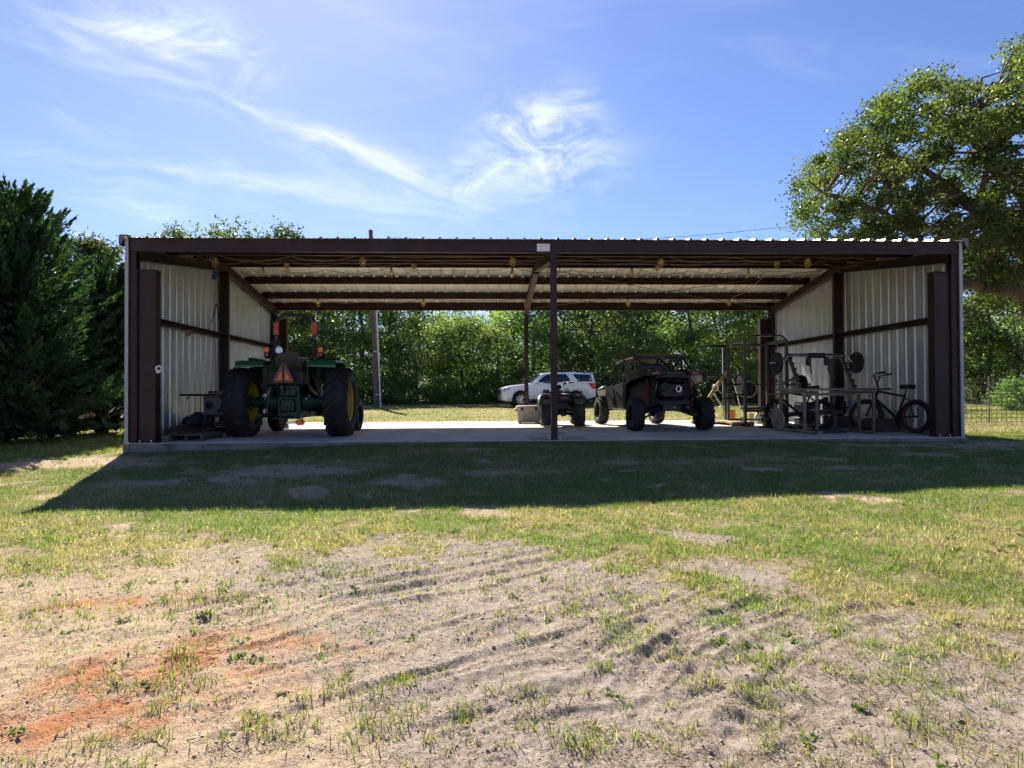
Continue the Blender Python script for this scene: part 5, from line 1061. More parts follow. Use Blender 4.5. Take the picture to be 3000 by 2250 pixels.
# flat bench
be = empty('weight_bench', (13.32, 4.95, 0), R(4), 'flat bench with grey and black pad inside the power rack', 'weight bench')
MB().rbox((-.16, 0, .43), (.46, .27, .07), .02).build('pad', MAT['grey_plastic'], be); MB().rbox((.25, 0, .43), (.30, .27, .08), .02).build('pad', MAT['black_vinyl'], be)
MB().bar((-.36, 0, .37), (.40, 0, .37), .05, .05).build('spine', DS, be)
for x_ in (-.32, .36): m = MB(); m.bar((x_, 0, .35), (x_, 0, .03), .05); m.bar((x_, -.25, .025), (x_, .25, .025), .05, .05); m.build('leg', DS, be)
dk = empty('incline_pad', (13.55, 3.7, 0), R(14), 'long black sit-up board sloping behind the grey floor plate', 'sit-up board')
MB().bar((-.62, 0, .20), (.62, 0, .40), .28, .07).build('pad', MAT['black_vinyl'], dk)
for x_, h_ in ((-.55, .16), (.55, .34)): m = MB(); m.bar((x_, 0, h_), (x_, 0, .02), .05); m.bar((x_, -.26, .02), (x_, .26, .02), .05, .04); m.build('leg', DS, dk)
wp = empty('timber_platform', (12.86, 4.2, 0), 0, 'low stack of raw timber planks under the left rack upright', 'planks')
for k in range(4): MB().bb((-.30+.135*k, .25+.06*(k % 2), .061), (-.175+.135*k, 1.9-.1*(k % 3), .10)).build('plank', MAT['pine_wood'], wp, smooth=0)
for y_ in (.45, 1.6): MB().bb((-.32, y_-.05, .001), (.26, y_+.05, .0605)).build('bearer', MAT['pine_wood'], wp, smooth=0)
# leaning board
lb = MB().bar((0, 0, .02), (.98, .05, 1.42), .09, .038, (0, 1, 0)); tag(lb.build('leaning_board', MAT['pine_wood'], None, (11.92, RY2+.27, 0)), 'long pale timber board leaning behind the buggy right wheel', 'board')
# folding chair (faces +X)
fc = empty('folding_chair', (13.12, 6.72, 0), R(-22), 'beige metal folding chair standing left of the power rack', 'chair')
CB = MAT['chair_beige']
m = MB(); m.loft([[(-.20, -.17, .60), (-.20, .17, .60), (-.185, .17, .60), (-.185, -.17, .60)], [(-.25, -.19, .70), (-.25, .19, .70), (-.235, .19, .70), (-.235, -.19, .70)], [(-.275, -.15, .79), (-.275, .15, .79), (-.26, .15, .79), (-.26, -.15, .79)]]); m.build('backrest', CB, fc)
MB().rbox((.02, 0, .435), (.38, .38, .03), .012).build('seat', CB, fc)
for sd in (-1, 1):
    MB().tube(fillet([(.26, sd*.21, .0), (-.05, sd*.21, .40), (-.27, sd*.20, .77)], .08), .012, 7).build('leg', CB, fc); MB().tube([(-.25, sd*.185, .0), (.05, sd*.185, .43)], .012, 7).build('leg', CB, fc)
MB().tube([(-.27, -.20, .78), (-.285, 0, .80), (-.27, .20, .78)], .012, 7).build('top_rail', CB, fc)
for x_, y_ in ((.18, .21), (-.18, .185)): MB().tube([(x_, -y_, .10), (x_, y_, .10)], .009, 6).build('rung', CB, fc)
# bucket and clutter at the rear
def bucket(c, r, h, mt, lab):
    b_ = empty('bucket', c, 0, lab, 'bucket'); MB().lathe([(r*.82, .0), (r, h), (r*1.05, h), (r*1.05, h+.015), (r*.97, h+.015), (r*.80, .02), (0, .02)], n=20, cap=False).build('pail', mt, b_)
    MB().tube(arc((0, 0, h), r*1.05, 0, 180, 10, 'xz'), .004, 5).build('handle', DS, b_)
bucket((13.28, 6.75, 0), .155, .34, MAT['orange_plastic'], 'orange plastic bucket behind the power rack')
jg = empty('jug', (13.72, 5.9, 0), 0, 'white plastic jug on the floor behind the bench', 'jug'); MB().lathe([(.08, 0), (.09, .02), (.09, .20), (.05, .27), (.025, .29)], n=16).build('body', MAT['white_plastic'], jg); MB().lathe([(.028, .29), (.028, .32), (0, .32)], n=12).build('cap', MAT['blue_cloth'], jg)
gb = empty('storage_tub', (13.62, 4.60, 0), R(8), 'dark green plastic tub on the floor behind the bench', 'tub'); MB().loft([[(-.22, -.15, .0), (.22, -.15, .0), (.22, .15, .0), (-.22, .15, .0)], [(-.26, -.18, .24), (.26, -.18, .24), (.26, .18, .24), (-.26, .18, .24)]]).build('bin', MAT['green_plastic'], gb); MB().rbox((0, 0, .262), (.56, .40, .035), .012).build('lid', MAT['black_plastic'], gb)
ht = empty('helmet', (13.95, 4.95, .0), R(30), 'white helmet lying by the right wall behind the bench', 'helmet'); MB().ball((0, 0, .12), .13, 14, 10, (1, .85, .92)).build('shell', MAT['white_plastic'], ht); MB().loft([[(-.09, -.13, .10), (.09, -.13, .10), (.09, -.06, .06), (-.09, -.06, .06)], [(-.08, -.19, .08), (.08, -.19, .08), (.08, -.1, .05), (-.08, -.1, .05)]]).build('visor', MAT['black_gloss'], ht)
br = empty('broom', (14.05, 7.7, 0), 0, 'pale-handled broom leaning on the right rear column', 'broom'); MB().tube([(-.06, 0, .12), (-.28, .18, 1.25)], .014, 8).build('handle', MAT['white_plastic'], br); MB().rbox((-.055, 0, .06), (.26, .07, .12), .02).build('head', MAT['pine_wood'], br)
# multi-post bench rack near the opening
BX = 12.93; BW = 1.15
mr_ = empty('bench_rack', (BX, .9, 0), 0, 'tan steel tube bench rack with bent feet and notched uprights beside the bicycle', 'bench rack')
for sd, x_ in ((0, 0), (1, BW)):
    ft = fillet([(x_, 1.72, .03), (x_, .0, .03), (x_, .0, .86)], .13, 6); MB().tube(ft, .034, 8).build('foot_frame', BT, mr_)
    MB().bar((x_, .55, .06), (x_, .55, .80), .055).build('short_post', BT, mr_); MB().bar((x_, 1.67, .06), (x_, 1.67, 1.60), .06).build('tall_post', BT, mr_)
    MB().bar((x_, .0, .845), (x_, 1.66, .845), .055, .06).build('side_rail', BT, mr_)
    lg = MB(); lg.bar((x_, 1.28, 1.64), (x_, .68, .87), .06, .06); n_ = lg.build('notched_upright', BT, mr_)
    for k in range(6):
        u = .12+.16*k; p = Vector((x_, 1.28-.60*u, 1.64-.77*u)); MB().bar(p+Vector((0, -.02, .02)), p+Vector((0, -.085, .045)), .045, .025).build('notch_hook', DS, n_)
    MB().bar((x_, 1.67, 1.57), (x_, 1.28, 1.62), .055, .05).build('top_rail', BT, mr_)
MB().tube(fillet([(-.03, 1.30, 1.60), (-.03, 1.30, 1.66), (BW+.03, 1.30, 1.66), (BW+.03, 1.30, 1.60)], .05), .03, 8).build('top_crossbar', BT, mr_)
MB().bar((-.62, .62, .905), (1.86, .62, .905), .05, .045).build('crossbar', BT, mr_); MB().bar((.06, .62, .80), (BW-.06, .62, .80), .05, .05).build('crossbar', BT, mr_); MB().bar((.03, 1.62, .12), (BW-.03, 1.62, .12), .05, .05).build('crossbar', BT, mr_)
# safety squat bar with pads on the rack top
ss = empty('squat_bar', (BX+.56, 2.10, 1.60), 0, 'cambered squat bar with black shoulder pads across the top of the bench rack', 'barbell')
MB().tube(fillet([(-.95, -.04, -.12), (-.72, -.04, -.12), (-.60, 0, .03), (.68, 0, .03), (.80, -.04, -.12), (.98, -.04, -.12)], .05), .016, 8).build('bar', MAT['galv'], ss)
for sd in (-1, 1): MB().tube([(sd*.82-.01, -.04, -.12), (sd*1.02, -.04, -.12)], .026, 10).build('sleeve', MAT['galv'] if sd < 0 else DS, ss)
MB().tube([(-.17, 0, .04), (.20, 0, .04)], .055, 12).build('neck_pad', MAT['black_vinyl'], ss)
for x_ in (-.18, .22): MB().rbox((x_, -.05, -.09), (.115, .10, .19), .03).build('shoulder_pad', MAT['black_vinyl'], ss)
for x_ in (-.155, .24): MB().tube([(x_, -.08, -.16), (x_+.01, -.10, -.36)], .016, 8).build('handle', MAT['black_vinyl'], ss)
for x_, lab in ((-.87, 'large black plate on the left end of the squat bar'), (.88, 'large black plate on the right end of the squat bar')):
    tag(plate(MB(), (0, 0, 0), (1, .10, 0), .228, .06).build('weight_plate', PI_, None, (BX+.56+x_, 2.06, 1.48)), lab, 'weight plate', 'plates on the squat bar')
# plates on and around the bench rack
plate_thing('weight_plate', (12.74, 2.30, .255), (1, .12, .12), .25, .05, PG, 'large pale grey plate standing on the floor against the bench rack')
for (x_, y_, z_, r_, lab) in ((14.18, 2.75, 1.36, .18, 'black plate on the upper peg of the plate tree'), (14.20, 2.78, .98, .20, 'black plate on the middle peg of the plate tree, front one'), (14.26, 2.80, .98, .17, 'black plate on the middle peg of the plate tree, rear one'), (14.02, 2.72, .52, .22, 'big black plate on the lower left peg of the plate tree'), (14.42, 2.70, .50, .15, 'small black plate on the lower right peg of the plate tree')):
    tag(plate(MB(), (0, 0, 0), (.85, -.55, 0), r_, .09).build('weight_plate', PI_, None, (x_, y_, z_)), lab, 'weight plate', 'plates on the plate tree')
pt = empty('plate_tree', (14.22, 2.86, 0), 0, 'dark plate storage tree behind the bench rack', 'plate tree'); MB().bar((0, 0, 0.05), (0, 0, 1.5), .06).build('post', DS, pt)
for a, z_ in (((-.16, -.14), 1.36), ((-.04, -.14), .98), ((.18, -.22), .98), ((-.30, -.18), .52), ((.28, -.22), .50)): MB().tube([(0, 0, z_), (a[0], a[1], z_)], .02, 8).build('peg', DS, pt)
m = MB(); m.bar((-.3, 0, .025), (.3, 0, .025), .05, .05); m.bar((0, -.3, .0251), (0, .3, .0251), .05, .05); m.build('foot', DS, pt)

# ------------------------------------------------------------------ bicycles
def bicycle(loc, rz, label, rimmat, lean=0.0, steer=0.0, cruiser=True):
    b_ = empty('bicycle', loc, rz, label, 'bicycle', 'bicycles by the right wall'); b_.rotation_euler = (0, lean, rz); FR = MAT['bike_frame']   # nose along local +Y
    Rw = .345; ra, fa = Vector((0, 0, Rw)), Vector((0, 1.10, Rw)); bb2, seat_t, head_t, head_b = Vector((0, .42, .30)), Vector((0, .24, .80)), Vector((0, .88, .86)), Vector((0, .93, .70))
    def bwheel(c, rot=0):
        w_ = empty('wheel', c, rot, parent=b_); MB().torus((0, 0, 0), (1, 0, 0), Rw-.045, .046, 34, 10).build('tyre', MAT['tyre'], w_); MB().lathe([(Rw-.085, -.03), (Rw-.105, -.02), (Rw-.105, .02), (Rw-.085, .03)], (0, 0, 0), (1, 0, 0), 34, cap=False).build('rim', rimmat, w_)
        MB().tube([(-.05, 0, 0), (.05, 0, 0)], .025, 10).build('hub', DS, w_); m = MB()
        for k in range(24): a = 2*math.pi*k/24; m.tube([((.03 if k % 2 else -.03), .022*math.cos(a+.5), .022*math.sin(a+.5)), (0, (Rw-.10)*math.cos(a), (Rw-.10)*math.sin(a))], .0018, 3)
        m.build('spokes', MAT['chrome'], w_, kind='stuff'); return w_
    bwheel(ra); 
    m = MB(); m.tube([bb2, seat_t], .023, 8); m.tube([seat_t+Vector((0, 0, -.05)), head_t], .026, 8); m.tube([bb2, head_b], .032, 8); m.tube([head_t, head_b], .030, 8); m.build('frame', FR, b_)
    m = MB()
    for sd in (-1, 1): m.tube([bb2+Vector((sd*.03, 0, 0)), ra+Vector((sd*.07, .1, 0)), ra+Vector((sd*.07, 0, 0))], .011, 6); m.tube([seat_t+Vector((sd*.02, 0, -.08)), ra+Vector((sd*.07, .12, .30)), ra+Vector((sd*.07, 0, 0))], .010, 6)
    m.build('rear_stays', FR, b_)
    fk = empty('fork', head_b, steer, parent=b_); w_ = bwheel(fa); w_.rotation_euler = (0, 0, steer); q = Matrix.Rotation(steer, 3, 'Z') @ (fa-head_b); w_.location = head_b+q
    m = MB(); f0 = fa-head_b
    for sd in (-1, 1): m.tube([(sd*.06, .02, .03), (sd*.065, f0.y*.6, f0.z*.55), (sd*.065, f0.y, f0.z)], .015, 7)
    m.bar((-.075, .0, .04), (.075, .0, .04), .03, .03); m.tube([(0, 0, 0), (0, -.06, .26)], .016, 8); m.build('blade', FR, fk)
    m = MB(); hz = .40; m.tube(fillet([(-.39, -.24, hz+.15), (-.36, -.02, hz+.11), (-.12, -.03, hz-.02), (.12, -.03, hz-.02), (.36, -.02, hz+.11), (.39, -.24, hz+.15)], .05), .016, 7); m.tube([(0, -.05, .24), (0, -.02, hz-.02)], .018, 8); m.build('handlebar', FR, fk)
    for sd in (-1, 1): MB().tube([(sd*.374, -.13, hz+.132), (sd*.391, -.25, hz+.152)], .022, 8).build('grip', MAT['black_plastic'], fk); MB().tube([(sd*.29, .03, hz+.07), (sd*.31, -.10, hz+.07)], .007, 5).build('brake_lever', DS, fk)
    MB().tube(fillet([(.28, .02, hz+.06), (.2, .16, hz-.05), (.06, .12, -.1)], .08), .005, 5).build('brake_cable', MAT['black_plastic'], fk)
    s_ = MB(); s_.tube([seat_t, seat_t+Vector((0, -.03, .13))], .014, 8); s_.build('seat_post', DS, b_)
    m = MB(); c = seat_t+Vector((0, -.05, .155)); m.loft([[c+Vector((x_*w2, y_, z_)) for x_, z_ in ((-1, 0), (-.7, .035), (0, .045), (.7, .035), (1, 0), (.5, -.05), (-.5, -.05))] for y_, w2 in ((-.13, .075), (-.10, .105), (-.02, .09), (.08, .04), (.15, .025))for z_ in (0,)]) if False else None
    rows = [[c+Vector((x_*w2, y_, z_)) for x_, z_ in ((-1, 0), (-.7, .035), (0, .045), (.7, .035), (1, 0), (.5, -.05), (-.5, -.05))] for y_, w2 in ((-.14, .06), (-.10, .11), (-.02, .09), (.08, .04), (.16, .025))]
    m.loft(rows); m.build('saddle', MAT['black_vinyl'], b_)
    m = MB(); m.lathe([(.09, -.004), (.095, 0), (.09, .004)], bb2+Vector((.05, 0, 0)), (1, 0, 0), 20); m.tube([bb2+Vector((.07, 0, 0)), bb2+Vector((.08, .10, -.13))], .011, 6); m.tube([bb2+Vector((-.07, 0, 0)), bb2+Vector((-.08, -.10, .13))], .011, 6); m.build('crankset', DS, b_)
    for sd, o_ in ((1, Vector((.12, .10, -.13))), (-1, Vector((-.12, -.10, .13)))): MB().rbox(bb2+o_, (.09, .09, .022), .006).build('pedal', MAT['black_plastic'], b_)
    m = MB(); m.tube([bb2+Vector((.05, 0, .09)), ra+Vector((.05, 0, .05))], .005, 4); m.tube([bb2+Vector((.05, 0, -.09)), ra+Vector((.05, 0, -.05))], .005, 4); m.build('chain', DS, b_)
    return b_
bicycle((15.02, 1.04, 0), math.atan2(.42, 1.05), 'fat-tyred bicycle with dark red rims leaning by the right front column', MAT['bike_rim_red'], R(2), R(28))
bicycle((13.80, 2.55, 0), R(38), 'dark bicycle parked behind the bench rack beside the mid wall post', MAT['dark_steel'], R(3), R(-14))

# more gear along the right wall
cr = empty('timber_crate', (14.86, 3.1, 0), 0, 'low dark timber crate on the floor along the right wall', 'crate')
for k in range(3): MB().bb((-.24, -1.4, .02+.085*k), (-.215, 1.0, .09+.085*k)).build('slat', MAT['dark_wood'], cr, smooth=0); MB().bb((.215, -1.4, .02+.085*k), (.24, 1.0, .09+.085*k)).build('slat', MAT['dark_wood'], cr, smooth=0)
for y_ in (-1.38, -.2, .98): MB().bb((-.214, y_-.02, .005), (.214, y_+.02, .265)).build('bulkhead', MAT['dark_wood'], cr, smooth=0)
MB().bb((-.214, -1.35, .02), (.214, .95, .045)).build('bottom', MAT['dark_wood'], cr, smooth=0)
def dumbbell(c, rz, label, r=.07, L=.15):
    d_ = empty('dumbbell', c, rz, label, 'dumbbell', 'dumbbells on the floor'); MB().tube([(-L, 0, r), (L, 0, r)], .016, 8).build('handle', MAT['chrome'], d_)
    for sd in (-1, 1): MB().lathe([(r*.86, -.035), (r, -.025), (r, .025), (r*.86, .035)], (sd*(L+.01), 0, r), (1, 0, 0), 6).build('head', MAT['plate_iron'], d_)
for k, (x_, y_, a_) in enumerate(((13.25, 3.15, .3), (13.5, 3.05, -.2), (13.75, 3.3, .9), (13.15, 3.5, 1.2), (14.4, 3.6, .1))): dumbbell((x_, y_, 0), a_, ['black dumbbell nearest the big grey floor plate', 'black dumbbell between the dark bicycle wheels', 'black dumbbell behind the dark bicycle frame', 'black dumbbell at the foot of the sit-up board', 'black dumbbell beside the timber crate at the wall'][k])
kb = empty('tool_chest', (14.55, 4.75, 0), R(90), 'dark tool chest against the right wall behind the wall post', 'tool chest'); MB().rbox((0, 0, .30), (.60, .42, .58), .02).build('case', MAT['dark_steel'], kb)
for k in range(3): MB().rbox((0, .214, .15+.17*k), (.54, .012, .145), .004).build('drawer', MAT['black_plastic'], kb); MB().tube([(-.18, .235, .20+.17*k), (.18, .235, .20+.17*k)], .008, 6).build('pull', MAT['chrome'], kb)
bxg = empty('cardboard_box', (13.95, 6.35, 0), R(12), 'brown cardboard box on the floor by the right rear column', 'box'); MB().bb((-.2, -.16, 0.002), (.2, .16, .26)).build('carton', MAT['cord_tan'], bxg, smooth=0); MB().add([(-.2, -.16, .261), (.2, -.16, .261), (.22, -.30, .33), (-.22, -.30, .33)], [(0, 1, 2, 3)]).build('flap', MAT['cord_tan'], bxg)
tag(MB().tube(fillet([(0, 0, 0), (.25, .3, 0), (.7, .1, 0), (.9, .5, 0), (.5, .8, 0), (.2, .5, 0), (.6, .2, 0.008)], .2, 5), .007, 5).build('floor_cord', MAT['black_plastic'], None, (12.9, 2.9, .008)), 'black cord coiled loosely on the slab behind the bench rack', 'cord')
hs_ = empty('weight_bench', (13.52, 1.75, 0), R(88), 'narrow black bench standing inside the bent-foot bench rack', 'weight bench'); MB().rbox((0, 0, .44), (1.1, .26, .07), .03).build('pad', MAT['black_vinyl'], hs_); MB().bar((-.5, 0, .385), (.5, 0, .385), .05, .04).build('spine', DS, hs_)
for x_ in (-.42, .42): m = MB(); m.bar((x_, 0, .37), (x_, 0, .03), .05); m.bar((x_, -.24, .025), (x_, .24, .025), .05, .045); m.build('leg', DS, hs_)
# ------------------------------------------------------------------ cooler
co_ = empty('cooler', (7.57, 7.0, 0), R(1), 'tan hard-sided cooler beside the rear centre post', 'cooler')
m = MB(); m.loft([[(-.29, -.19, .02), (.29, -.19, .02), (.29, .19, .02), (-.29, .19, .02)], [(-.305, -.205, .06), (.305, -.205, .06), (.305, .205, .06), (-.305, .205, .06)], [(-.325, -.22, .405), (.325, -.22, .405), (.325, .22, .405), (-.325, .22, .405)]]); bd = m.build('tub', MAT['cooler_tan'], co_)
m = MB(); m.rbox((0, 0, .45), (.69, .48, .085), .022); m.rbox((0, -.005, .495), (.56, .36, .015), .006); m.build('lid', MAT['cooler_tan'], co_)
for x_ in (-.20, .20):
    m = MB(); m.rbox((x_, -.238, .40), (.07, .03, .11), .01); la = m.build('latch', MAT['black_plastic'], co_); MB().lathe([(.016, 0), (.016, .006), (0, .007)], (x_, -.254, .375), (0, -1, 0), 10).build('button', MAT['white_plastic'], la)
    MB().rbox((x_*.85, -.212, .22), (.10, .014, .30), .006).build('rib', MAT['cooler_tan'], co_)
MB().rbox((.05, -.228, .30), (.14, .008, .022), .003).build('badge', MAT['grey_plastic'], co_)
for sd in (-1, 1): MB().rbox((sd*.365, 0, .385), (.075, .30, .09), .025).build('handle', MAT['cooler_tan'], co_)
for x_ in (-.25, .25):
    for y_ in (-.15, .15): MB().rbox((x_, y_, .012), (.07, .07, .022), .006).build('foot', MAT['black_plastic'], co_)
# ------------------------------------------------------------------ table saw, left
ts = empty('table_saw', (.76, 2.02, 0), 0, 'grey table saw on a dark stand behind the left tractor tyre', 'table saw')
MB().bb((-.16, -.32, .835), (.30, .32, .872)).build('table_top', MAT['galv'], ts); MB().bb((-.53, -.30, .838), (-.162, .30, .870)).build('wing', MAT['galv'], ts)
MB().bb((-.60, -.345, .825), (.32, -.322, .868)).build('fence_rail', MAT['dark_steel'], ts); MB().bb((-.05, -.3, .873), (-.0, .32, .93)).build('rip_fence', MAT['dark_steel'], ts)
MB().bar((-.40, -.335, .815), (-.46, -.36, .765), .03).build('lock_handle', MAT['black_plastic'], ts)
m = MB(); m.loft([[(-.15, -.27, .44), (.29, -.27, .44), (.29, .27, .44), (-.15, .27, .44)], [(-.15, -.29, .834), (.29, -.29, .834), (.29, .29, .834), (-.15, .29, .834)]]); m.build('cabinet', MAT['grey_plastic'], ts)
MB().lathe([(.075, 0), (.08, .012), (.06, .02), (0, .022)], (-.03, -.285, .64), (0, -1, 0), 18).build('hand_wheel', MAT['black_plastic'], ts); MB().rbox((.16, -.283, .52), (.09, .03, .08), .01).build('switch', MAT['black_plastic'], ts)
for x_, y_ in ((-.14, -.25), (.28, -.25), (-.14, .25), (.28, .25)): MB().bar((x_, y_, .44), (x_*1.25-.01, y_*1.1, .005), .045).build('leg', MAT['dark_steel'], ts)
MB().bar((-.15, -.258, .42), (.29, -.258, .42), .04, .05).build('stretcher', MAT['dark_steel'], ts)
# ------------------------------------------------------------------ lumber, tarp and clutter on the left
pl = empty('pallet', (.80, .95, 0), R(2), 'weathered timber pallet lying against the left wall', 'pallet')
for x_ in (-.28, 0, .28): MB().bb((x_-.02, -.55, .002), (x_+.02, .55, .10)).build('bearer', MAT['dark_wood'], pl, smooth=0)
for k in range(6): MB().bb((-.34, -.53+.20*k, .1005), (.34, -.41+.20*k, .122)).build('slat', MAT['dark_wood'], pl, smooth=0)
lm = empty('lumber_pile', (.62, 1.35, 0), 0, 'dark stacked boards on the floor along the left wall behind the column', 'lumber')
for k, (x_, y0, y1, z0, w_) in enumerate(((-.28, -.6, 2.2, .125, .14), (-.10, -.5, 1.9, .125, .18), (-.26, -.55, 2.0, .170, .20), (-.30, -.3, 2.1, .212, .14), (-.02, -.9, .6, .125, .1))): MB().bb((x_-w_/2, y0, z0), (x_+w_/2, y1, z0+.038)).build('board', MAT['dark_wood'], lm, smooth=0)
for y_ in (-.35, .6, 1.6): MB().bb((-.36, y_-.045, .1225 if y_ < .2 else .002), (.06, y_+.045, .1245 if y_ < .2 else .1245)).build('spacer', MAT['dark_wood'], lm, smooth=0)
def lump(name, c, r, sq, mt, seed, label, cat, n=22, mm=12):
    rg = np.random.default_rng(seed); m = MB(); m.ball((0, 0, 0), r, n, mm, sq); v = []
    ph = rg.uniform(0, 6, (6, 3)); kf = rg.normal(size=(6, 3))*9
    for p in m.v:
        q = np.array(p)/r; d = 1+.16*sum(math.sin(float(kf[i]@np.array(q))*.5+ph[i][0]) for i in range(6))/2; v.append((p[0]*d, p[1]*d, max(p[2]*d, -.02*r)))
    m.v = v; return tag(m.build(name, mt, None, c), label, cat)
lump('tarp_bundle', (.36, 2.15, .255), .30, (.9, 1.5, .75), MAT['tarp'], 5, 'crumpled dark tarp heaped on the boards along the left wall', 'tarp')
lump('cloth_bundle', (.84, 2.78, .015), .15, (1.1, 1.1, .9), MAT['blue_cloth'], 9, 'small dark blue cloth bundle under the table saw', 'cloth')
# trimmer-like tool and black tyre behind the tractor
tl = empty('chainsaw', (1.32, 6.45, 0), R(20), 'orange and white chainsaw on the floor behind the tractor', 'chainsaw')
MB().rbox((0, 0, .09), (.24, .18, .15), .04).build('body', MAT['tool_orange'], tl); MB().rbox((.01, 0, .185), (.18, .15, .06), .03).build('cover', MAT['white_plastic'], tl); MB().tube(fillet([(.05, -.11, .08), (.05, -.11, .26), (.05, .11, .26), (.05, .11, .08)], .06), .012, 7).build('handle', MAT['black_plastic'], tl); MB().rbox((-.28, .03, .08), (.34, .012, .07), .005).build('guide_bar', MAT['galv'], tl)
sp_ = empty('spare_wheel', (.86, 6.2, 0), R(-25), 'small black spare wheel standing behind the tractor front wheel', 'wheel'); w_ = MB().lathe(tyre_profile(.17, .13, .09), (0, 0, .17), (1, 0, 0), 24, cap=False).build('tyre', MAT['tyre'], sp_); MB().lathe([(.095, -.04), (.085, 0), (.03, .02), (0, .02)], (0, 0, .17), (1, 0, 0), 20, cap=False).build('rim', MAT['grey_plastic'], sp_)
# ------------------------------------------------------------------ utility pole with conduit and wires
pz = gz1(.6, 24.6); PB = on_z(1103, 1197, pz); pz = gz1(PB.x, PB.y)
up = empty('utility_pole', (PB.x, PB.y, pz-.1), 0, 'weathered wooden utility pole with a white conduit, seen through the shed', 'utility pole')
top = on_y(1086, 674, PB.y); H = top.z-pz+.1; dx = top.x-PB.x
MB().tube([(0, 0, 0), (dx*.5, 0, H*.5), (dx, 0, H)], [.155, .135, .11], 14).build('pole', MAT['pole_wood'], up)
MB().tube([(.24, -.06, 0), (.22+dx*.3, -.1, H*.3), (.19+dx*.8, -.14, H*.8)], .045, 10).build('conduit', MAT['pvc_white'], up); MB().rbox((.19, -.13, 1.9), (.13, .1, .16), .02).build('junction_box', MAT['pvc_white'], up)
for z_ in (.8, 3.2, 5.5): MB().bb((dx*z_/H-.02, -.155, z_), (dx*z_/H+.24, -.145, z_+.04)).build('conduit_strap', MAT['galv'], up)
MB().bar((dx, 0, H-.55), (dx+1.05, 0, H-.55), .05, .06).build('arm', MAT['grey_plastic'], up); MB().lathe([(.05, 0), (.07, .05), (.045, .10), (.06, .15), (.03, .2)], (dx+.95, 0, H-.52), (0, 0, 1), 12).build('insulator', MAT['white_plastic'], up)
MB().bar((dx, 0, H-1.0), (dx+.75, 0, H-.82), .045, .045).build('brace', MAT['galv'], up); MB().rbox((dx+.55, -.05, H-.95), (.2, .16, .26), .04).build('lamp_head', MAT['galv'], up)
a = Vector((PB.x+dx+1.0, PB.y, pz-.1+H-.42)); b_ = on_y(2330, 662, PB.y+4); pts = [a.lerp(b_, k/20)-Vector((0, 0, .55*math.sin(math.pi*k/20))) for k in range(21)]
tag(MB().tube([p-a for p in pts], .012, 5).build('power_line', MAT['dark_steel'], None, a), 'thin overhead power line running right from the utility pole', 'wire')
# ------------------------------------------------------------------ woven wire fence, right
fy = 6.9; wf = empty('wire_fence', (15.75, fy, gz1(18, fy)), 0, 'woven wire fence with thin posts right of the shed', 'fence')
z0 = gz1(18, fy)
for k in range(8):
    x_ = 3.3*k+1.9; MB().tube([(x_, .03, -.15), (x_, .03, 1.36)], .022, 6).build('post', MAT['fence_wire'], wf)
m = MB()
for k in range(12): z = .04+.115*k; m.tube([(0, .0, z), (24, 0, z+.0)], .008, 4)
for k in range(120): m.tube([(k*.15, .004, .0), (k*.15, .004, 1.31)], .0075, 4)
m.build('wire_mesh', MAT['fence_wire'], wf, kind='stuff')
# ------------------------------------------------------------------ rusty tin border, left behind the cypress
def rust_sheet():
    m = bpy.data.materials.new('rusty_tin'); m.use_nodes = True; t = NT(m.node_tree); b = m.node_tree.nodes['Principled BSDF']
    pos = t.new('ShaderNodeNewGeometry').outputs['Position']; n = t.noise(t.vmath('MULTIPLY', pos, (3.0, 3.0, .9)), 1.5, 6, .7, .5)
    c = t.mix(t.maprange(n, .50, .58), (.55, .50, .42), t.ramp(t.noise(pos, 20, 4), [(.3, (.16, .05, .02)), (.7, (.40, .15, .06))]))
    t.link(c, b.inputs['Base Color']); b.inputs['Roughness'].default_value = .7; MAT['rusty_tin'] = m
rust_sheet()
tb = empty('tin_border', (-5.2, 7.0, gz1(-5.2, 7.0)), R(3), 'low rusty corrugated tin border behind the cypress', 'tin fence')
for k in range(7):
    m = MB(); P = [(-3.0+.86*k+.0717*i, .018*(1 if i % 2 else -1)+.01*math.sin(k*3)) for i in range(13)]; h_ = .56+.05*math.sin(k*2.3)
    m.add([q for (x_, y_) in P for q in ((x_, y_, -.05), (x_, y_+.02*math.sin(k), h_))], [(2*i, 2*i+2, 2*i+3, 2*i+1) for i in range(12)]); m.build('tin_sheet', MAT['rusty_tin'], tb)
for k in range(4): MB().bar((-2.95+1.9*k, .06, -.1), (-2.95+1.9*k, .06, .52), .07).build('stake', MAT['weathered_wood'], tb)
# ------------------------------------------------------------------ foliage
def poly_mesh(name, V, F4, col=None, mt=None, smooth=False):
    """V (n,3), F4 (m,k) index array, col (n,3) point colours"""
    me = bpy.data.meshes.new(name); n, k = len(F4), F4.shape[1]
    me.vertices.add(len(V)); me.vertices.foreach_set('co', np.ascontiguousarray(V, np.float32).ravel())
    me.loops.add(n*k); me.loops.foreach_set('vertex_index', F4.astype(np.int32).ravel())
    me.polygons.add(n); me.polygons.foreach_set('loop_start', (np.arange(n)*k).astype(np.int32))
    if smooth: me.polygons.foreach_set('use_smooth', np.ones(n, bool))
    me.update()
    if col is not None:
        a = me.attributes.new('Col', 'FLOAT_COLOR', 'POINT'); a.data.foreach_set('color', np.concatenate([col, np.ones((len(col), 1))], 1).astype(np.float32).ravel())
    if mt: me.materials.append(mt)
    return me
def unit(a): return a/np.maximum(np.linalg.norm(a, axis=-1, keepdims=True), 1e-9)
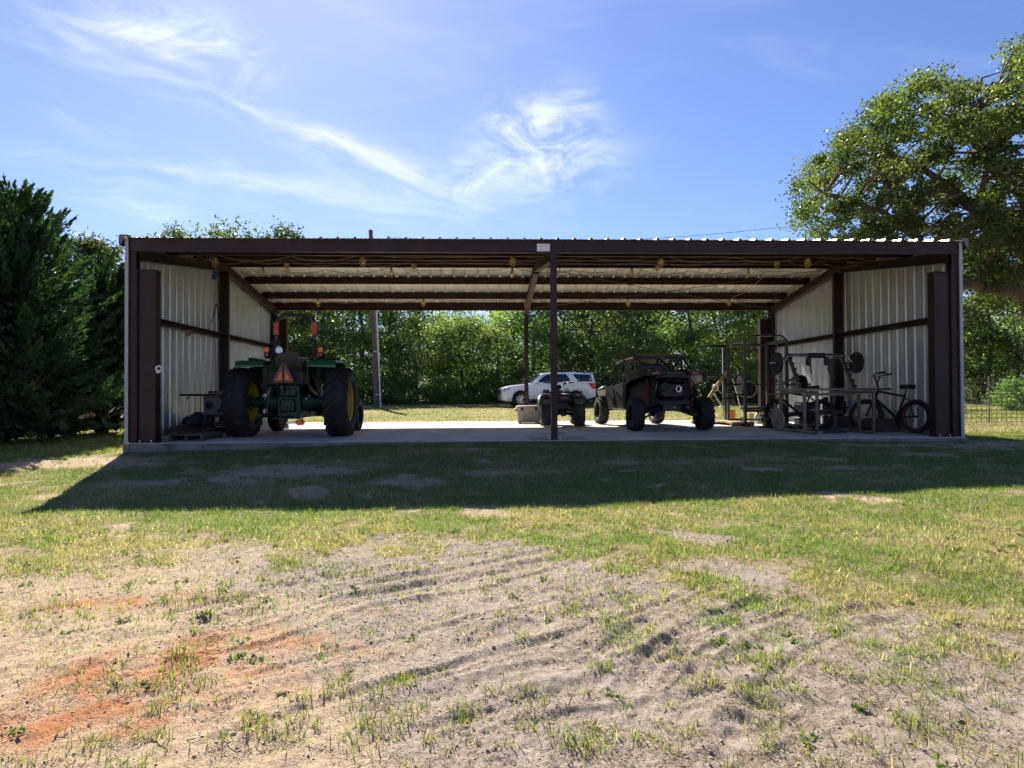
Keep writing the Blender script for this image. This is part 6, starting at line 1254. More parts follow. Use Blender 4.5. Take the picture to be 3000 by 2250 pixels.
def leaf_quads(C, size, rg, droop=.0, aspect=.62, normal_bias=None):
    """pointed leaf at each centre"""
    n = len(C); d = unit(rg.normal(size=(n, 3))+np.array([0, 0, -droop])); h = rg.normal(size=(n, 3))
    if normal_bias is not None: h = h+normal_bias
    s = unit(np.cross(d, h)); L = size[:, None]
    V = np.stack([C-d*L*.5, C+s*L*aspect*.5+d*L*.02, C+d*L*.5, C-s*L*aspect*.5+d*L*.02], 1).reshape(-1, 3)
    return V, np.arange(n*4).reshape(n, 4)
def palette(n, rg, cols, jitter=.22):
    c = np.array(cols)[rg.integers(0, len(cols), n)]; return np.clip(c*np.exp(rg.normal(0, jitter, (n, 1))), 0, 1)
leafmat('leaf_forest', trans=.54); leafmat('leaf_oak', trans=.46, rough=.5); leafmat('leaf_cypress', trans=.22); leafmat('leaf_grass', trans=.40, rough=.6)
def bark_mat(name, a, b_):
    m = bpy.data.materials.new(name); m.use_nodes = True; t = NT(m.node_tree); b = m.node_tree.nodes['Principled BSDF']; pos = t.new('ShaderNodeTexCoord').outputs['Object']
    n = t.noise(t.vmath('MULTIPLY', pos, (7, 7, 1.6)), 2.0, 6, .7, .3); t.link(t.ramp(n, [(.3, a), (.7, b_)]), b.inputs['Base Color']); b.inputs['Roughness'].default_value = .95
    bp = t.new('ShaderNodeBump'); bp.inputs['Strength'].default_value = .8; bp.inputs['Distance'].default_value = .03; t.link(n, bp.inputs['Height']); t.link(bp.outputs[0], b.inputs['Normal']); MAT[name] = m
bark_mat('bark', (.045, .036, .028), (.13, .105, .08)); bark_mat('bark_oak', (.05, .04, .03), (.16, .13, .10))

def forest_tree(seed, H, W, base, nclump, nleaf, lsize, cols, trunk_r, spread=.16):
    """returns (trunk mesh, crown mesh) about the origin"""
    rg = np.random.default_rng(seed); m = MB()
    top = np.array([rg.normal(0, .04*H), rg.normal(0, .04*H), H*.86]); mid = np.array([rg.normal(0, .02*H), rg.normal(0, .02*H), H*.42])
    tp = [Vector((0, 0, -.3)), Vector(mid*.5)+Vector((rg.normal(0, .05), 0, 0)), Vector(mid), Vector((mid+top)/2), Vector(top)]
    m.tube(tp, [trunk_r*1.25, trunk_r, trunk_r*.78, trunk_r*.45, trunk_r*.12], 9)
    u = rg.uniform(0, 1, nclump)**.8; th = rg.uniform(0, 2*np.pi, nclump); z = base+(H-base)*u
    env = np.sin(np.pi*np.clip((z-base)/(H-base)*.86+.14, 0, 1))**.7; r = W*env*np.sqrt(rg.uniform(.12, 1, nclump))*(1+.25*np.sin(th*3+seed))
    CC = np.stack([r*np.cos(th), r*np.sin(th), z], 1)
    for c in CC[::3]:
        zz = max(.12*H, c[2]-.35*math.hypot(c[0], c[1])-.4); k = np.clip(zz/top[2], 0, 1); p0 = Vector((mid*min(1, k/.5))) if k < .5 else Vector(mid).lerp(Vector(top), (k-.5)/.5); p0.z = zz
        p1 = Vector(c); q = p0.lerp(p1, .5)+Vector((0, 0, .12*(p1-p0).length)); rr = trunk_r*.30*(1-.5*k); m.tube([p0, q, p1], [rr, rr*.6, rr*.15], 5, cap=False)
    per = np.maximum(6, (nleaf/nclump*rg.uniform(.4, 1.7, nclump)).astype(int)); idx = np.repeat(np.arange(nclump), per)
    sz = (spread*W*rg.uniform(.6, 1.4, nclump))[idx]
    P = CC[idx]+rg.normal(size=(len(idx), 3))*np.stack([sz, sz, sz*.62], 1)
    P = P[P[:, 2] > .05]; idx = idx[:len(P)]
    V, F = leaf_quads(P, lsize*rg.uniform(.6, 1.35, len(P)), rg, .3)
    cc = palette(nclump, rg, cols, .18)[rg.integers(0, nclump, 1)[0]*0+idx[:len(P)]]; cc = cc*np.exp(rg.normal(0, .2, (len(P), 1)))
    return m.mesh('trunk', MAT['bark']), poly_mesh('crown', V, F, np.repeat(cc, 4, 0), MAT['leaf_forest'])
FC1 = [(0.081, 0.134, 0.044), (0.107, 0.161, 0.054), (0.063, 0.107, 0.039), (0.128, 0.177, 0.061)]; FC2 = [(0.128, 0.189, 0.059), (0.171, 0.220, 0.073), (0.104, 0.159, 0.049)]; FC3 = [(0.031, 0.054, 0.023), (0.041, 0.065, 0.027), (0.053, 0.078, 0.033)]
PROTO = {
    'broad': forest_tree(1, 9.5, 3.6, 1.6, 66, 7000, .21, FC1, .17, .14), 'tall': forest_tree(2, 12.5, 3.0, 2.8, 62, 6200, .21, FC3, .18, .15), 'light': forest_tree(3, 8.5, 3.2, 1.0, 55, 5600, .20, FC2, .13, .15),
    'dark': forest_tree(4, 10.5, 3.2, 1.2, 70, 8000, .21, FC3, .17, .15), 'edge': forest_tree(5, 5.2, 2.3, .2, 50, 4600, .16, FC1, .07, .19), 'thin': forest_tree(6, 8.8, 1.9, 2.4, 45, 2600, .20, FC2, .09, .22)}
BUSH = [forest_tree(11, 2.6, 1.7, .05, 46, 5200, .15, FC1, .04, .22), forest_tree(12, 1.7, 1.3, .0, 36, 3800, .13, FC1, .03, .24), forest_tree(13, 2.0, 1.5, .0, 40, 4200, .14, FC2, .03, .24)]
KIND = {'broad': 'broad mid-green tree', 'tall': 'tall green tree', 'light': 'light yellow-green tree', 'dark': 'dark green tree', 'edge': 'small leafy tree', 'thin': 'thin sparse sapling'}
def put_tree(kind, x, y, s, rz, label, name='forest_tree', grp='trees of the woods behind the shed', protos=None, zs=1.0):
    tm, cm = protos or PROTO[kind]; t_ = empty(name, (x, y, gz1(x, y)-.05), rz, label, 'tree' if protos is None else 'bush', grp); t_.scale = (s, s, s*zs)
    linkmesh('trunk', tm, t_); linkmesh('crown', cm, t_); return t_
rg = np.random.default_rng(99)
SPOTS = []                                                     # (kind, X, Y, scale)
for (k, x_, y_, s_) in [('tall', -15.5, 37, .98), ('broad', -11.6, 36.5, 1.27), ('tall', -8.2, 38, 1.01), ('dark', -20.5, 36, 1.05), ('light', -25, 35, 1.2), ('broad', -4.6, 34.5, 1.02), ('dark', -2.4, 36, .98), ('dark', -7.4, 33.2, .92), ('tall', -.2, 37, .80),
        ('light', 1.6, 36.5, .70), ('edge', 3.4, 35.5, 1.10), ('thin', 4.4, 38, .92), ('thin', 2.4, 39, .95), ('edge', 5.6, 36, 1.12), ('light', 7.4, 37, .80), ('broad', 9.6, 35.5, .94), ('light', 11.8, 36.5, 1.0), ('dark', 13.9, 35.2, .96), ('thin', 15.6, 36.5, 1.0),
        ('light', 17.0, 37.8, .92), ('tall', 18.8, 36.2, .82), ('broad', 20.6, 35.2, .98), ('light', 22.8, 34.5, 1.05), ('dark', 25.0, 35.5, 1.0), ('broad', 27.6, 34.2, 1.0), ('dark', 30.4, 33.4, .95), ('dark', 33.2, 32.6, .98), ('broad', 36, 31.5, .95), ('dark', 38.8, 31, .95), ('light', 41.5, 31.8, 1.0), ('dark', 44.5, 31.5, 1.05), ('broad', 48, 31, 1.1)]:
    SPOTS.append((k, x_, y_, s_))
for i, x_ in enumerate(np.arange(-28, 52, 3.4)):               # second row further back
    low = 1.0 < x_ < 8.0; SPOTS.append((['dark', 'broad', 'light', 'tall'][i % 4] if not low else 'edge', x_+rg.uniform(-1, 1), 43+rg.uniform(-2, 3), (1.0 if not low else 1.15)*rg.uniform(.85, 1.05)*(1.02 if x_ < -7 else .92)))
EDGE = []
for i, x_ in enumerate(np.arange(-22, 46, 2.1)):
    EDGE.append(('edge', x_+rg.uniform(-.6, .6), 31.6+rg.uniform(-.5, 1.2)-(.04*max(0, x_-20)), rg.uniform(.72, 1.05)))
SPOTS += EDGE
for x_ in np.arange(-30, 58, 3.6): SPOTS.append(('edge', x_+rg.uniform(-1, 1), 50+rg.uniform(-1.5, 1.5), rg.uniform(1.1, 1.35)))
LM = {'behind': 'directly behind', 'left': 'left of', 'right': 'right of'}
def where(x, y):
    px = 1418.7+(x-6.32)*2033/(y+12.64)
    if px < 380: return 'beyond the cypresses'
    if px < 640: return 'above the left shed roof'
    if px < 1010: return 'behind the tractor'
    if px < 1160: return 'behind the utility pole'
    if px < 1480: return 'left of the white SUV'
    if px < 1760: return 'behind the white SUV'
    if px < 2070: return 'behind the buggy'
    if px < 2280: return 'behind the power rack'
    if px < 2780: return 'past the right shed wall'
    return 'beyond the wire fence'
for (k, x_, y_, s_) in SPOTS:
    row = 'at the woods edge' if k == 'edge' and y_ < 33.5 else ('deep in the woods' if y_ > 40 else 'in the front woods')
    px_ = 1418.7+(x_-6.32)*2033/(y_+12.64)
    if px_ < -250 or px_ > 3250 or (2300 < px_ < 2760): continue
    put_tree(k, x_, y_, s_, rg.uniform(0, 6.28), f'{KIND[k]} {row} {where(x_, y_)}')
for i, x_ in enumerate(np.arange(-24, 46, 1.35)):
    b_ = i % 3; y_ = 29.9+rg.uniform(-.5, .9)-.05*max(0, x_-18); px_ = 1418.7+(x_-6.32)*2033/(y_+12.64)
    if px_ < -150 or px_ > 3150 or (2300 < px_ < 2760): continue
    if 7.0 < x_ < 12.5: y_ += 1.2
    put_tree(None, x_+rg.uniform(-.4, .4), y_, rg.uniform(.6, 1.0), rg.uniform(0, 6.28), f"{['tall dense green', 'low dark', 'light green spreading'][b_]} bush below the trees {where(x_, y_)}", 'bush', 'bushes along the foot of the woods', BUSH[b_])
for (x_, y_, s_, b_, lab) in ((24.9, 15.5, .55, 2, 'light green bush just behind the wire fence near the shed corner'), (29.2, 16.5, .50, 0, 'mid-green bush behind the wire fence at the right edge'), (27.0, 17.5, .50, 0, 'small bush behind the wire fence between its two neighbours')):
    put_tree(None, x_, y_, s_, s_*7, lab, 'bush', 'bushes behind the wire fence', BUSH[b_])

def number_labels(objs):                                       # tell look-alikes apart by their order from the left
    by = {}
    for o in objs: by.setdefault(o['label'], []).append(o)
    names = ['1st', '2nd', '3rd', '4th', '5th', '6th', '7th', '8th', '9th', '10th', '11th', '12th', '13th'] if False else ['first', 'second', 'third', 'fourth', 'fifth', 'sixth', 'seventh', 'eighth', 'ninth', 'tenth']
    for lab, L in by.items():
        if len(L) < 2: continue
        L.sort(key=lambda o: (o.location.x-6.32)/(o.location.y+12.64))
        for k, o in enumerate(L): o['label'] = f'{lab}, {names[k]} from left'
number_labels([o for o in COL.objects if o.name.split('.')[0] in ('forest_tree', 'bush')])
def pnpoly(px, py, poly):
    inside = np.zeros(len(px), bool); n = len(poly)
    for i in range(n):
        (x1, y1), (x2, y2) = poly[i], poly[(i+1) % n]
        c = ((y1 > py) != (y2 > py)) & (px < (x2-x1)*(py-y1)/(y2-y1+1e-12)+x1); inside ^= c
    return inside
def project(P):
    d = P-np.array(CAM); w = d@np.array(_fw); return 1500+FPX*(d@np.array(_r2))/w, 1125-FPX*(d@np.array(_u2))/w
# ------------------------------------------------------------------ cypresses on the left
def cypress(seed, H, W, nplume, nleaf, loc, label, lean=(0, 0)):
    rg = np.random.default_rng(seed); t_ = empty('cypress', loc, 0, label, 'tree', 'cypresses left of the shed')
    m = MB(); m.tube([(0, 0, -.3), (0, 0, H*.5), (lean[0]*.6, lean[1]*.6, H*.92)], [.16, .10, .02], 10)
    u = rg.uniform(0, 1, nplume)**.9; th = rg.uniform(0, 2*np.pi, nplume); z = .05*H+.90*H*u
    env = np.clip(1.06-u, 0, 1)**.62*np.clip(.55+u*3.2, 0, 1); rad = W*env*rg.uniform(.45, 1.02, nplume)*(1+.14*np.sin(th*4+z*2.1))
    base = np.stack([rad*np.cos(th)+lean[0]*u, rad*np.sin(th)+lean[1]*u, z], 1)
    for b0 in base[::6]: m.tube([(lean[0]*.4, lean[1]*.4, max(.2, b0[2]-.55*math.hypot(b0[0], b0[1]))), tuple(b0)], [.03, .008], 5, cap=False)
    m.build('trunk', MAT['bark'], t_)
    out = np.stack([np.cos(th), np.sin(th), .35+1.0*u+rg.normal(0, .15, nplume)], 1)+rg.normal(0, .22, (nplume, 3)); out = unit(out)
    L = rg.uniform(.45, .95, nplume)*(.7+.5*(1-u))
    per = nleaf//nplume; ii = np.repeat(np.arange(nplume), per); t = rg.uniform(0, 1, len(ii))
    D = out[ii]; S1 = unit(np.cross(D, np.array([0, 0, 1.0])+rg.normal(0, .25, (nplume, 3))[ii])); S2 = np.cross(D, S1)
    wdt = (.30*L[ii])*(1-t)*np.minimum(1, t*5+.35)
    side = rg.uniform(-1, 1, len(ii)); P = base[ii]+D*(L[ii]*t)[:, None]+S1*(wdt*side)[:, None]+S2*(wdt*.35*rg.normal(size=len(ii)))[:, None]+np.array([0, 0, 1])*(-.10*L[ii]*np.abs(side))[:, None]
    dl = unit(D*1.0+S1*(side*.75)[:, None]+rg.normal(0, .22, (len(ii), 3))); ll = rg.uniform(.07, .16, len(ii)); wl = rg.uniform(.012, .022, len(ii))
    nn = unit(np.cross(dl, rg.normal(size=(len(ii), 3))))
    V = np.stack([P-dl*(ll*.4)[:, None], P+nn*wl[:, None], P+dl*(ll*.6)[:, None], P-nn*wl[:, None]], 1).reshape(-1, 3)
    keep = V.reshape(-1, 4, 3)[:, :, 2].min(1)+loc[2] > gz1(loc[0], loc[1])+.02
    keep &= (V.reshape(-1, 4, 3)[:, :, 0].max(1)+loc[0] < -.14) | (V.reshape(-1, 4, 3)[:, :, 1].max(1)+loc[1] < -.2)
    px, py = project(P+np.array(loc)); keep &= ~pnpoly(px, py+rg.normal(0, 5, len(py)), [(205, 1238), (235, 1212), (325, 1186), (380, 1165), (380, 1262), (348, 1255), (352, 1216), (300, 1226)])
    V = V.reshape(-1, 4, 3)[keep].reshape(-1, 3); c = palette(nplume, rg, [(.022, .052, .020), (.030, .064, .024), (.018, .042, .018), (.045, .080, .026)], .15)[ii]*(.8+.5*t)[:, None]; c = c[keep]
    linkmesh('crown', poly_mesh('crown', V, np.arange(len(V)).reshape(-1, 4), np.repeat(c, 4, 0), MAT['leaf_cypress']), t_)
    # dense inner foliage near the stem, in darker greens
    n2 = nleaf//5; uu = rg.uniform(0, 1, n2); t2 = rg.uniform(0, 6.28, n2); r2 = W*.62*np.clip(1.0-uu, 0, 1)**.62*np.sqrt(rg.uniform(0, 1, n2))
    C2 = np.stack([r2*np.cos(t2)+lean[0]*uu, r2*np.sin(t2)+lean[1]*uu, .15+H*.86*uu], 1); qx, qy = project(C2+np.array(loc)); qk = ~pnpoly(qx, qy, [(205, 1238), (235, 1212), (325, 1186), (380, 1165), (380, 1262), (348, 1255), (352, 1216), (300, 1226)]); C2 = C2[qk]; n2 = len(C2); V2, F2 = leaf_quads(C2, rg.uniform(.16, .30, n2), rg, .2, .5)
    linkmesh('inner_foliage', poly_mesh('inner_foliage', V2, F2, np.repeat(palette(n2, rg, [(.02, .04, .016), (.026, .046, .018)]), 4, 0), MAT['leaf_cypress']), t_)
    return t_
cypress(21, 5.35, 2.15, 620, 62000, (-3.75, 2.2, gz1(-3.75, 2.2)), 'large dark feathery cypress filling the left edge of the picture', (.25, 0))
cypress(22, 4.1, 1.6, 420, 42000, (-2.95, 4.6, gz1(-2.95, 4.6)), 'smaller dark cypress close beside the left shed wall', (.15, 0))
cypress(23, 5.1, 1.9, 420, 34000, (-7.0, 4.2, gz1(-7.0, 4.2)), 'dark cypress mostly cut off by the left edge of the picture', (0, 0))

# ------------------------------------------------------------------ big oak on the right
def oak():
    rg = np.random.default_rng(31); base = Vector((25.9, 8.6, gz1(25.9, 8.6)-.1))
    t_ = empty('oak_tree', base, 0, 'large spreading oak with crooked limbs reaching over the right end of the shed', 'tree')
    B = np.array(base)
    limbs = [  # world points, start radius, end radius
        ([(25.9, 8.6, -.2), (25.8, 8.6, 1.2), (25.6, 8.5, 2.4), (25.2, 8.4, 3.4)], .62, .46),
        ([(25.4, 8.45, 2.9), (23.6, 8.1, 3.75), (22.0, 7.9, 3.95), (20.9, 7.7, 4.15), (19.9, 7.6, 4.6), (19.2, 7.6, 5.5), (18.5, 7.6, 6.1), (17.5, 7.5, 6.5), (16.4, 7.4, 6.7)], .27, .05),
        ([(21.4, 7.8, 4.2), (20.6, 7.6, 3.95), (19.8, 7.4, 4.35), (19.0, 7.3, 5.0)], .16, .05),
        ([(25.3, 8.4, 3.2), (23.4, 8.3, 5.0), (21.6, 8.3, 6.6), (20.2, 8.3, 7.6), (18.8, 8.2, 8.2)], .32, .06),
        ([(25.2, 8.4, 3.3), (24.2, 8.5, 5.8), (22.8, 8.7, 7.8), (21.6, 8.9, 9.2)], .34, .07),
        ([(25.2, 8.4, 3.3), (25.8, 8.2, 5.6), (25.6, 8.0, 8.0), (25.0, 8, 10)], .34, .08),
        ([(20.0, 7.6, 4.6), (18.6, 7.3, 4.6), (17.4, 7.1, 5.0), (16.2, 7.0, 5.4)], .11, .03),
        ([(19.4, 7.6, 5.3), (18.9, 7.9, 6.9), (17.9, 8.0, 7.7)], .11, .03),
        ([(21.6, 8.3, 6.4), (21.4, 7.4, 7.8), (20.6, 7.0, 8.9)], .12, .03),
        ([(25.5, 8.4, 2.6), (23.6, 7.2, 2.95), (21.6, 6.4, 3.0)], .13, .10)]
    m = MB(); LP = []
    for pts, r0, r1 in limbs:
        P = [Vector(p)-base for p in pts]; P = fillet(P, .8, 3); n = len(P); rr = [r0+(r1-r0)*(i/(n-1))**.8 for i in range(n)]
        P = [p+Vector(rg.normal(0, .05, 3)) if 0 < i < n-1 else p for i, p in enumerate(P)]
        m.tube(P, rr, 10); LP += [(np.array(p), r) for p, r in zip(P, rr) if r < .30]
    s = 3000/2212
    env = [(1690, 395), (1702, 372), (1718, 348), (1742, 325), (1775, 300), (1800, 262), (1850, 232), (1895, 188), (1935, 165), (1972, 142), (2030, 135), (2100, 140), (2140, 128), (2165, 95), (2190, 70), (2250, 55), (2420, 10), (2420, 720), (2300, 700), (2205, 720), (2160, 690), (2145, 645), (2100, 660), (2080, 620), (2075, 560), (1990, 545), (1880, 540), (1760, 525), (1715, 505), (1700, 470), (1706, 430)]
    env = [(a*s+(34 if a < 1800 else (18 if a < 1960 else 0)), (b+(24 if b < 330 and a < 2260 else 0))*s) for a, b in env]; holes = [(2010, 370, 24), (1920, 455, 20), (2085, 455, 22), (1965, 395, 16), (1850, 480, 16), (2190, 300, 20), (2110, 505, 16), (2040, 470, 12), (1800, 500, 12), (1900, 395, 9), (2180, 440, 12), (1955, 500, 18), (2150, 175, 9), (1870, 330, 11), (1990, 280, 12), (2075, 330, 16), (2140, 380, 18), (1800, 420, 12), (2060, 230, 10), (1930, 260, 8), (2180, 520, 16)]
    C = []
    while len(C) < 560:
        p = np.array([rg.uniform(14.6, 27), rg.uniform(4.6, 11.5), rg.uniform(2.3, 12.2)])
        if ((p[0]-22.6)/8.6)**2+((p[1]-8)/3.9)**2+((p[2]-7.0)/5.2)**2 > 1: continue
        px, py = project(p[None]); 
        if not pnpoly(px, py, env)[0]: continue
        if any(math.hypot(px[0]/s-a, py[0]/s-b_) < r for a, b_, r in holes): continue
        if p[0] < 16.2 and p[1] < 8.7 and p[2] < 4.7: continue
        if p[2] < 4.0 and rg.random() < .5: continue
        C.append(p-B)
    C = np.array(C); T = np.array([a for a, r in LP])
    for c in C:                                               # twigs to the nearest limb
        d = np.linalg.norm(T-c, axis=1)+np.maximum(0, T[:, 2]-c[2])*.8; k = int(np.argmin(d)); a = Vector(T[k]); b_ = Vector(c); q = a.lerp(b_, .45)+Vector(rg.normal(0, .14, 3))+Vector((0, 0, .10*(b_-a).length)); q2 = a.lerp(b_, .75)+Vector(rg.normal(0, .12, 3))
        if (b_-a).length < 4.5: m.tube([a, q, q2, b_], [min(.05, LP[k][1]*.6), .03, .018, .007], 5, cap=False)
    m.build('trunk', MAT['bark_oak'], t_)
    stub = Vector((21.6, 6.4, 3.0))-base; MB().lathe([(.104, 0), (.10, .012), (0, .013)], stub, (-.7, -.5, .05), 12).build('sawn_end', MAT['pine_wood'], t_)
    per = rg.integers(170, 360, len(C)); ii = np.repeat(np.arange(len(C)), per); sg = rg.uniform(.15, .29, len(C))[ii]
    P = C[ii]+rg.normal(size=(len(ii), 3))*np.stack([sg, sg, sg*.62], 1)
    px, py = project(P+B); hole = np.zeros(len(P), bool)
    for a, b_, r in holes: hole |= np.hypot(px/s-a, py/s-b_) < r*rg.uniform(.3, .95, len(P))
    P, ii = P[~hole], ii[~hole]
    ok = ~((P[:, 0]+B[0] < 15.5) & (P[:, 1]+B[1] < 8.75) & (P[:, 2]+B[2] < 4.4)); P, ii = P[ok], ii[ok]
    V, F = leaf_quads(P, rg.uniform(.065, .135, len(P)), rg, .25, .6)
    cc = palette(len(C), rg, [(0.042, 0.062, 0.015), (0.062, 0.082, 0.019), (0.030, 0.046, 0.014), (0.082, 0.098, 0.023)], .18)[ii]*np.exp(rg.normal(0, .2, (len(ii), 1)))
    linkmesh('crown', poly_mesh('crown', V, F, np.repeat(cc, 4, 0), MAT['leaf_oak']), t_)
oak()
# ------------------------------------------------------------------ grass
def blades(x, y, h, w, col, rg, lean=.55, seg=1, wind=(0, 0), zoff=0.0):
    n = len(x); z = gz(x, y)+zoff-.004; b0 = np.stack([x, y, z], 1); a = rg.uniform(0, 2*np.pi, n); wv = np.stack([np.cos(a), np.sin(a), np.zeros(n)], 1)*(w/2)[:, None]
    a2 = rg.uniform(0, 2*np.pi, n); tl = np.abs(rg.normal(0, lean, n)); hor = np.stack([np.cos(a2)*tl, np.sin(a2)*tl, np.zeros(n)], 1)
    tip = b0+hor*h[:, None]+np.array([0, 0, 1])*(h/np.sqrt(1+tl*tl*.6))[:, None]
    if seg == 1:
        V = np.stack([b0-wv, b0+wv, tip], 1).reshape(-1, 3); return V, np.arange(3*n).reshape(n, 3), np.repeat(col, 3, 0)
    mid = b0+hor*(h*.30)[:, None]+np.array([0, 0, 1])*(h*.62/np.sqrt(1+tl*tl*.3))[:, None]
    V = np.stack([b0-wv*.8, b0+wv*.8, mid+wv*.75, mid-wv*.75, tip], 1).reshape(-1, 3); k = np.arange(n)[:, None]*5
    F = np.concatenate([k+np.array([[0, 1, 2]]), k+np.array([[0, 2, 3]]), k+np.array([[3, 2, 4]])]); return V, F, np.repeat(col, 5, 0)
GREEN = [(.100, .175, .032), (.135, .21, .044), (.075, .135, .026), (.165, .22, .056)]; STRAW = [(.36, .30, .18), (.28, .23, .14), (.43, .37, .24), (.24, .23, .11)]
def mixcol(n, rg, pg): 
    g = rg.random(n) < pg; return np.where(g[:, None], palette(n, rg, GREEN), palette(n, rg, STRAW))
def fan(n, rg, r0, r1, a=40, power=1.0):                       # points over the part of the yard in front of the camera
    th = np.radians(rg.uniform(-a, a, n))+YAW; r = r0+(r1-r0)*rg.uniform(0, 1, n)**power; return CAM.x+np.sin(th)*r, CAM.y+np.cos(th)*r
def in_yard(x, y): return (y < -.14) | (((x < -.12) | (x > 15.34)) & (y < 8))
rg = np.random.default_rng(77)
x, y = fan(1080000, rg, 4.0, 19, 57, .80); sa = sand_amt(x, y); cl = fbm(x*3.2, y*3.2, 3, 90); pm = fbm(x*2.3, y*2.3, 4, 92); keep = in_yard(x, y) & (rg.random(len(x)) < np.clip(sstep(pm-(1.15*sa-.62), 0, .42), .11, .95)); x, y, sa, cl = x[keep], y[keep], sa[keep], cl[keep]
patch = np.clip(.56+.85*fbm(x*.7, y*.7, 3, 91)+.35*cl, .08, .9)*np.interp(y, [-7, -4.5, -1.5], [1.0, 1.35, 1.9])*np.interp(x, [1, 4, 9, 12], [.8, .95, 1.15, 1.15]); V, F, C = blades(x, y, rg.uniform(.022, .060, len(x))*(1+.35*cl), rg.uniform(.004, .009, len(x)), mixcol(len(x), rg, np.clip(patch, 0, .97))*np.interp(y, [-6, -2], [1.0, .72])[:, None], rg, .75)  # blades greener and darker towards the shed, its shade put into their colour
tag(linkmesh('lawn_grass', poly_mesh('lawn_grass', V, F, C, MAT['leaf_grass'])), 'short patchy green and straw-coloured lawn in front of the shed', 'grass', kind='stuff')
# tufts: taller clumps in the sand and along the shadow edge
cx, cy = fan(12500, rg, 2.7, 9.6, 52, .9); sa = sand_amt(cx, cy); clu = fbm(cx*1.1, cy*1.1, 3, 95); keep = (cy < -4.3) & (rg.random(len(cx)) < np.clip(.12+.85*(clu-.02), .03, .9)*np.where(sa > .5, .55, .75)); cx, cy = cx[keep], cy[keep]
hand = [(460, 1295, 1.3), (420, 1480, 1.2), (310, 1500, 1.5), (370, 1470, 1.3), (430, 1390, .9), (700, 1500, 1.5), (720, 1530, 1.2), (830, 1560, 1.5), (870, 1475, 1.2), (1110, 1540, 1.6), (1150, 1570, 1.4), (1300, 1600, 1.5), (1340, 1430, 1.2), (1270, 1290, 1.4), (1310, 1325, 1.2), (1550, 1300, 1.1), (1620, 1490, 1.3), (1560, 1480, 1.2), (1860, 1500, 1.5), (1990, 1560, 1.4), (2080, 1480, 1.3), (1700, 1600, 1.4), (1420, 1540, 1.1), (930, 1620, 1.3), (520, 1560, 1.2), (640, 1560, 1.1), (250, 1640, 1.4), (100, 1640, 1.5), (1240, 1500, 1.0), (1470, 1600, 1.2), (1600, 1420, 1.0), (1880, 1640, 1.4), (2150, 1600, 1.3), (2050, 1400, 1.1), (560, 1250, 1.0), (760, 1240, 1.1), (640, 1230, 1.0), (880, 1220, 1.0), (1500, 1250, 1.2)]
hx = np.array([vp(a, b_)[0] for a, b_, s_ in hand]); hy = np.array([vp(a, b_)[1] for a, b_, s_ in hand]); hs = np.array([s_ for *_, s_ in hand])
reps = 6; hx = np.repeat(hx, reps)+rg.normal(0, .13, len(hx)*reps); hy = np.repeat(hy, reps)+rg.normal(0, .12, len(hy)*reps); hs = np.repeat(hs, reps)*rg.uniform(.3, .95, len(hs)*reps)
ex = np.array([vp(a, 1102-(a-60)*.012+rg.normal(0, 7))[0] for a in rg.uniform(60, 2212, 330)]); ey = np.array([vp(a, 1102-(a-60)*.012)[1] for a in rg.uniform(60, 2212, 330)])
gx, gy = fan(2000, rg, 5.5, 9.5, 52, 1.0); gk = (sand_amt(gx, gy) < .45) & (fbm(gx*1.3, gy*1.3, 2, 97) > .02); gx, gy = gx[gk], gy[gk]
CX = np.concatenate([cx, hx, gx]); CY = np.concatenate([cy, hy, gy]); CS = np.concatenate([rg.uniform(.2, .6, len(cx)), hs*.8, rg.uniform(.4, .75, len(gx))])
nb = (CS*rg.uniform(22, 42, len(CX))).astype(int); ii = np.repeat(np.arange(len(CX)), nb); x = CX[ii]+rg.normal(0, .055, len(ii))*CS[ii]; y = CY[ii]+rg.normal(0, .045, len(ii))*CS[ii]
V, F, C = blades(x, y, rg.uniform(.025, .085, len(ii))*(.45+.65*CS[ii]), rg.uniform(.0035, .0075, len(ii)), palette(len(ii), rg, [(.10, .17, .026), (.13, .195, .035), (.08, .135, .022), (.19, .21, .07), (.30, .26, .13)]), rg, 1.25, 2)
tag(linkmesh('grass_tufts', poly_mesh('grass_tufts', V, F, C, MAT['leaf_grass'])), 'scattered bright green grass tufts in the sandy foreground', 'grass', kind='stuff')
# dry stems and litter lying on the sand
x, y = fan(300000, rg, 2.6, 12.5, 50, .9); keep = (fbm(x*2.5, y*2.5, 3, 98) > -.12) & (y < -3); x, y = x[keep], y[keep]; n = len(x); z = gz(x, y)+.003; a = rg.uniform(0, 6.28, n); L = np.exp(rg.normal(-3.7, .55, n)); d = np.stack([np.cos(a), np.sin(a), rg.normal(0, .22, n)], 1)*L[:, None]; s_ = np.stack([-np.sin(a), np.cos(a), np.zeros(n)], 1)*rg.uniform(.001, .0024, n)[:, None]; b0 = np.stack([x, y, z], 1)
V = np.stack([b0-d/2-s_, b0-d/2+s_, b0+d/2], 1).reshape(-1, 3)
tag(linkmesh('dry_stems', poly_mesh('dry_stems', V, np.arange(3*n).reshape(n, 3), np.repeat(palette(n, rg, [(.30, .23, .13), (.12, .09, .055), (.42, .34, .2), (.08, .06, .04)]), 3, 0), MAT['leaf_grass'])), 'dry grass stems and litter strewn over the sand', 'litter', kind='stuff')
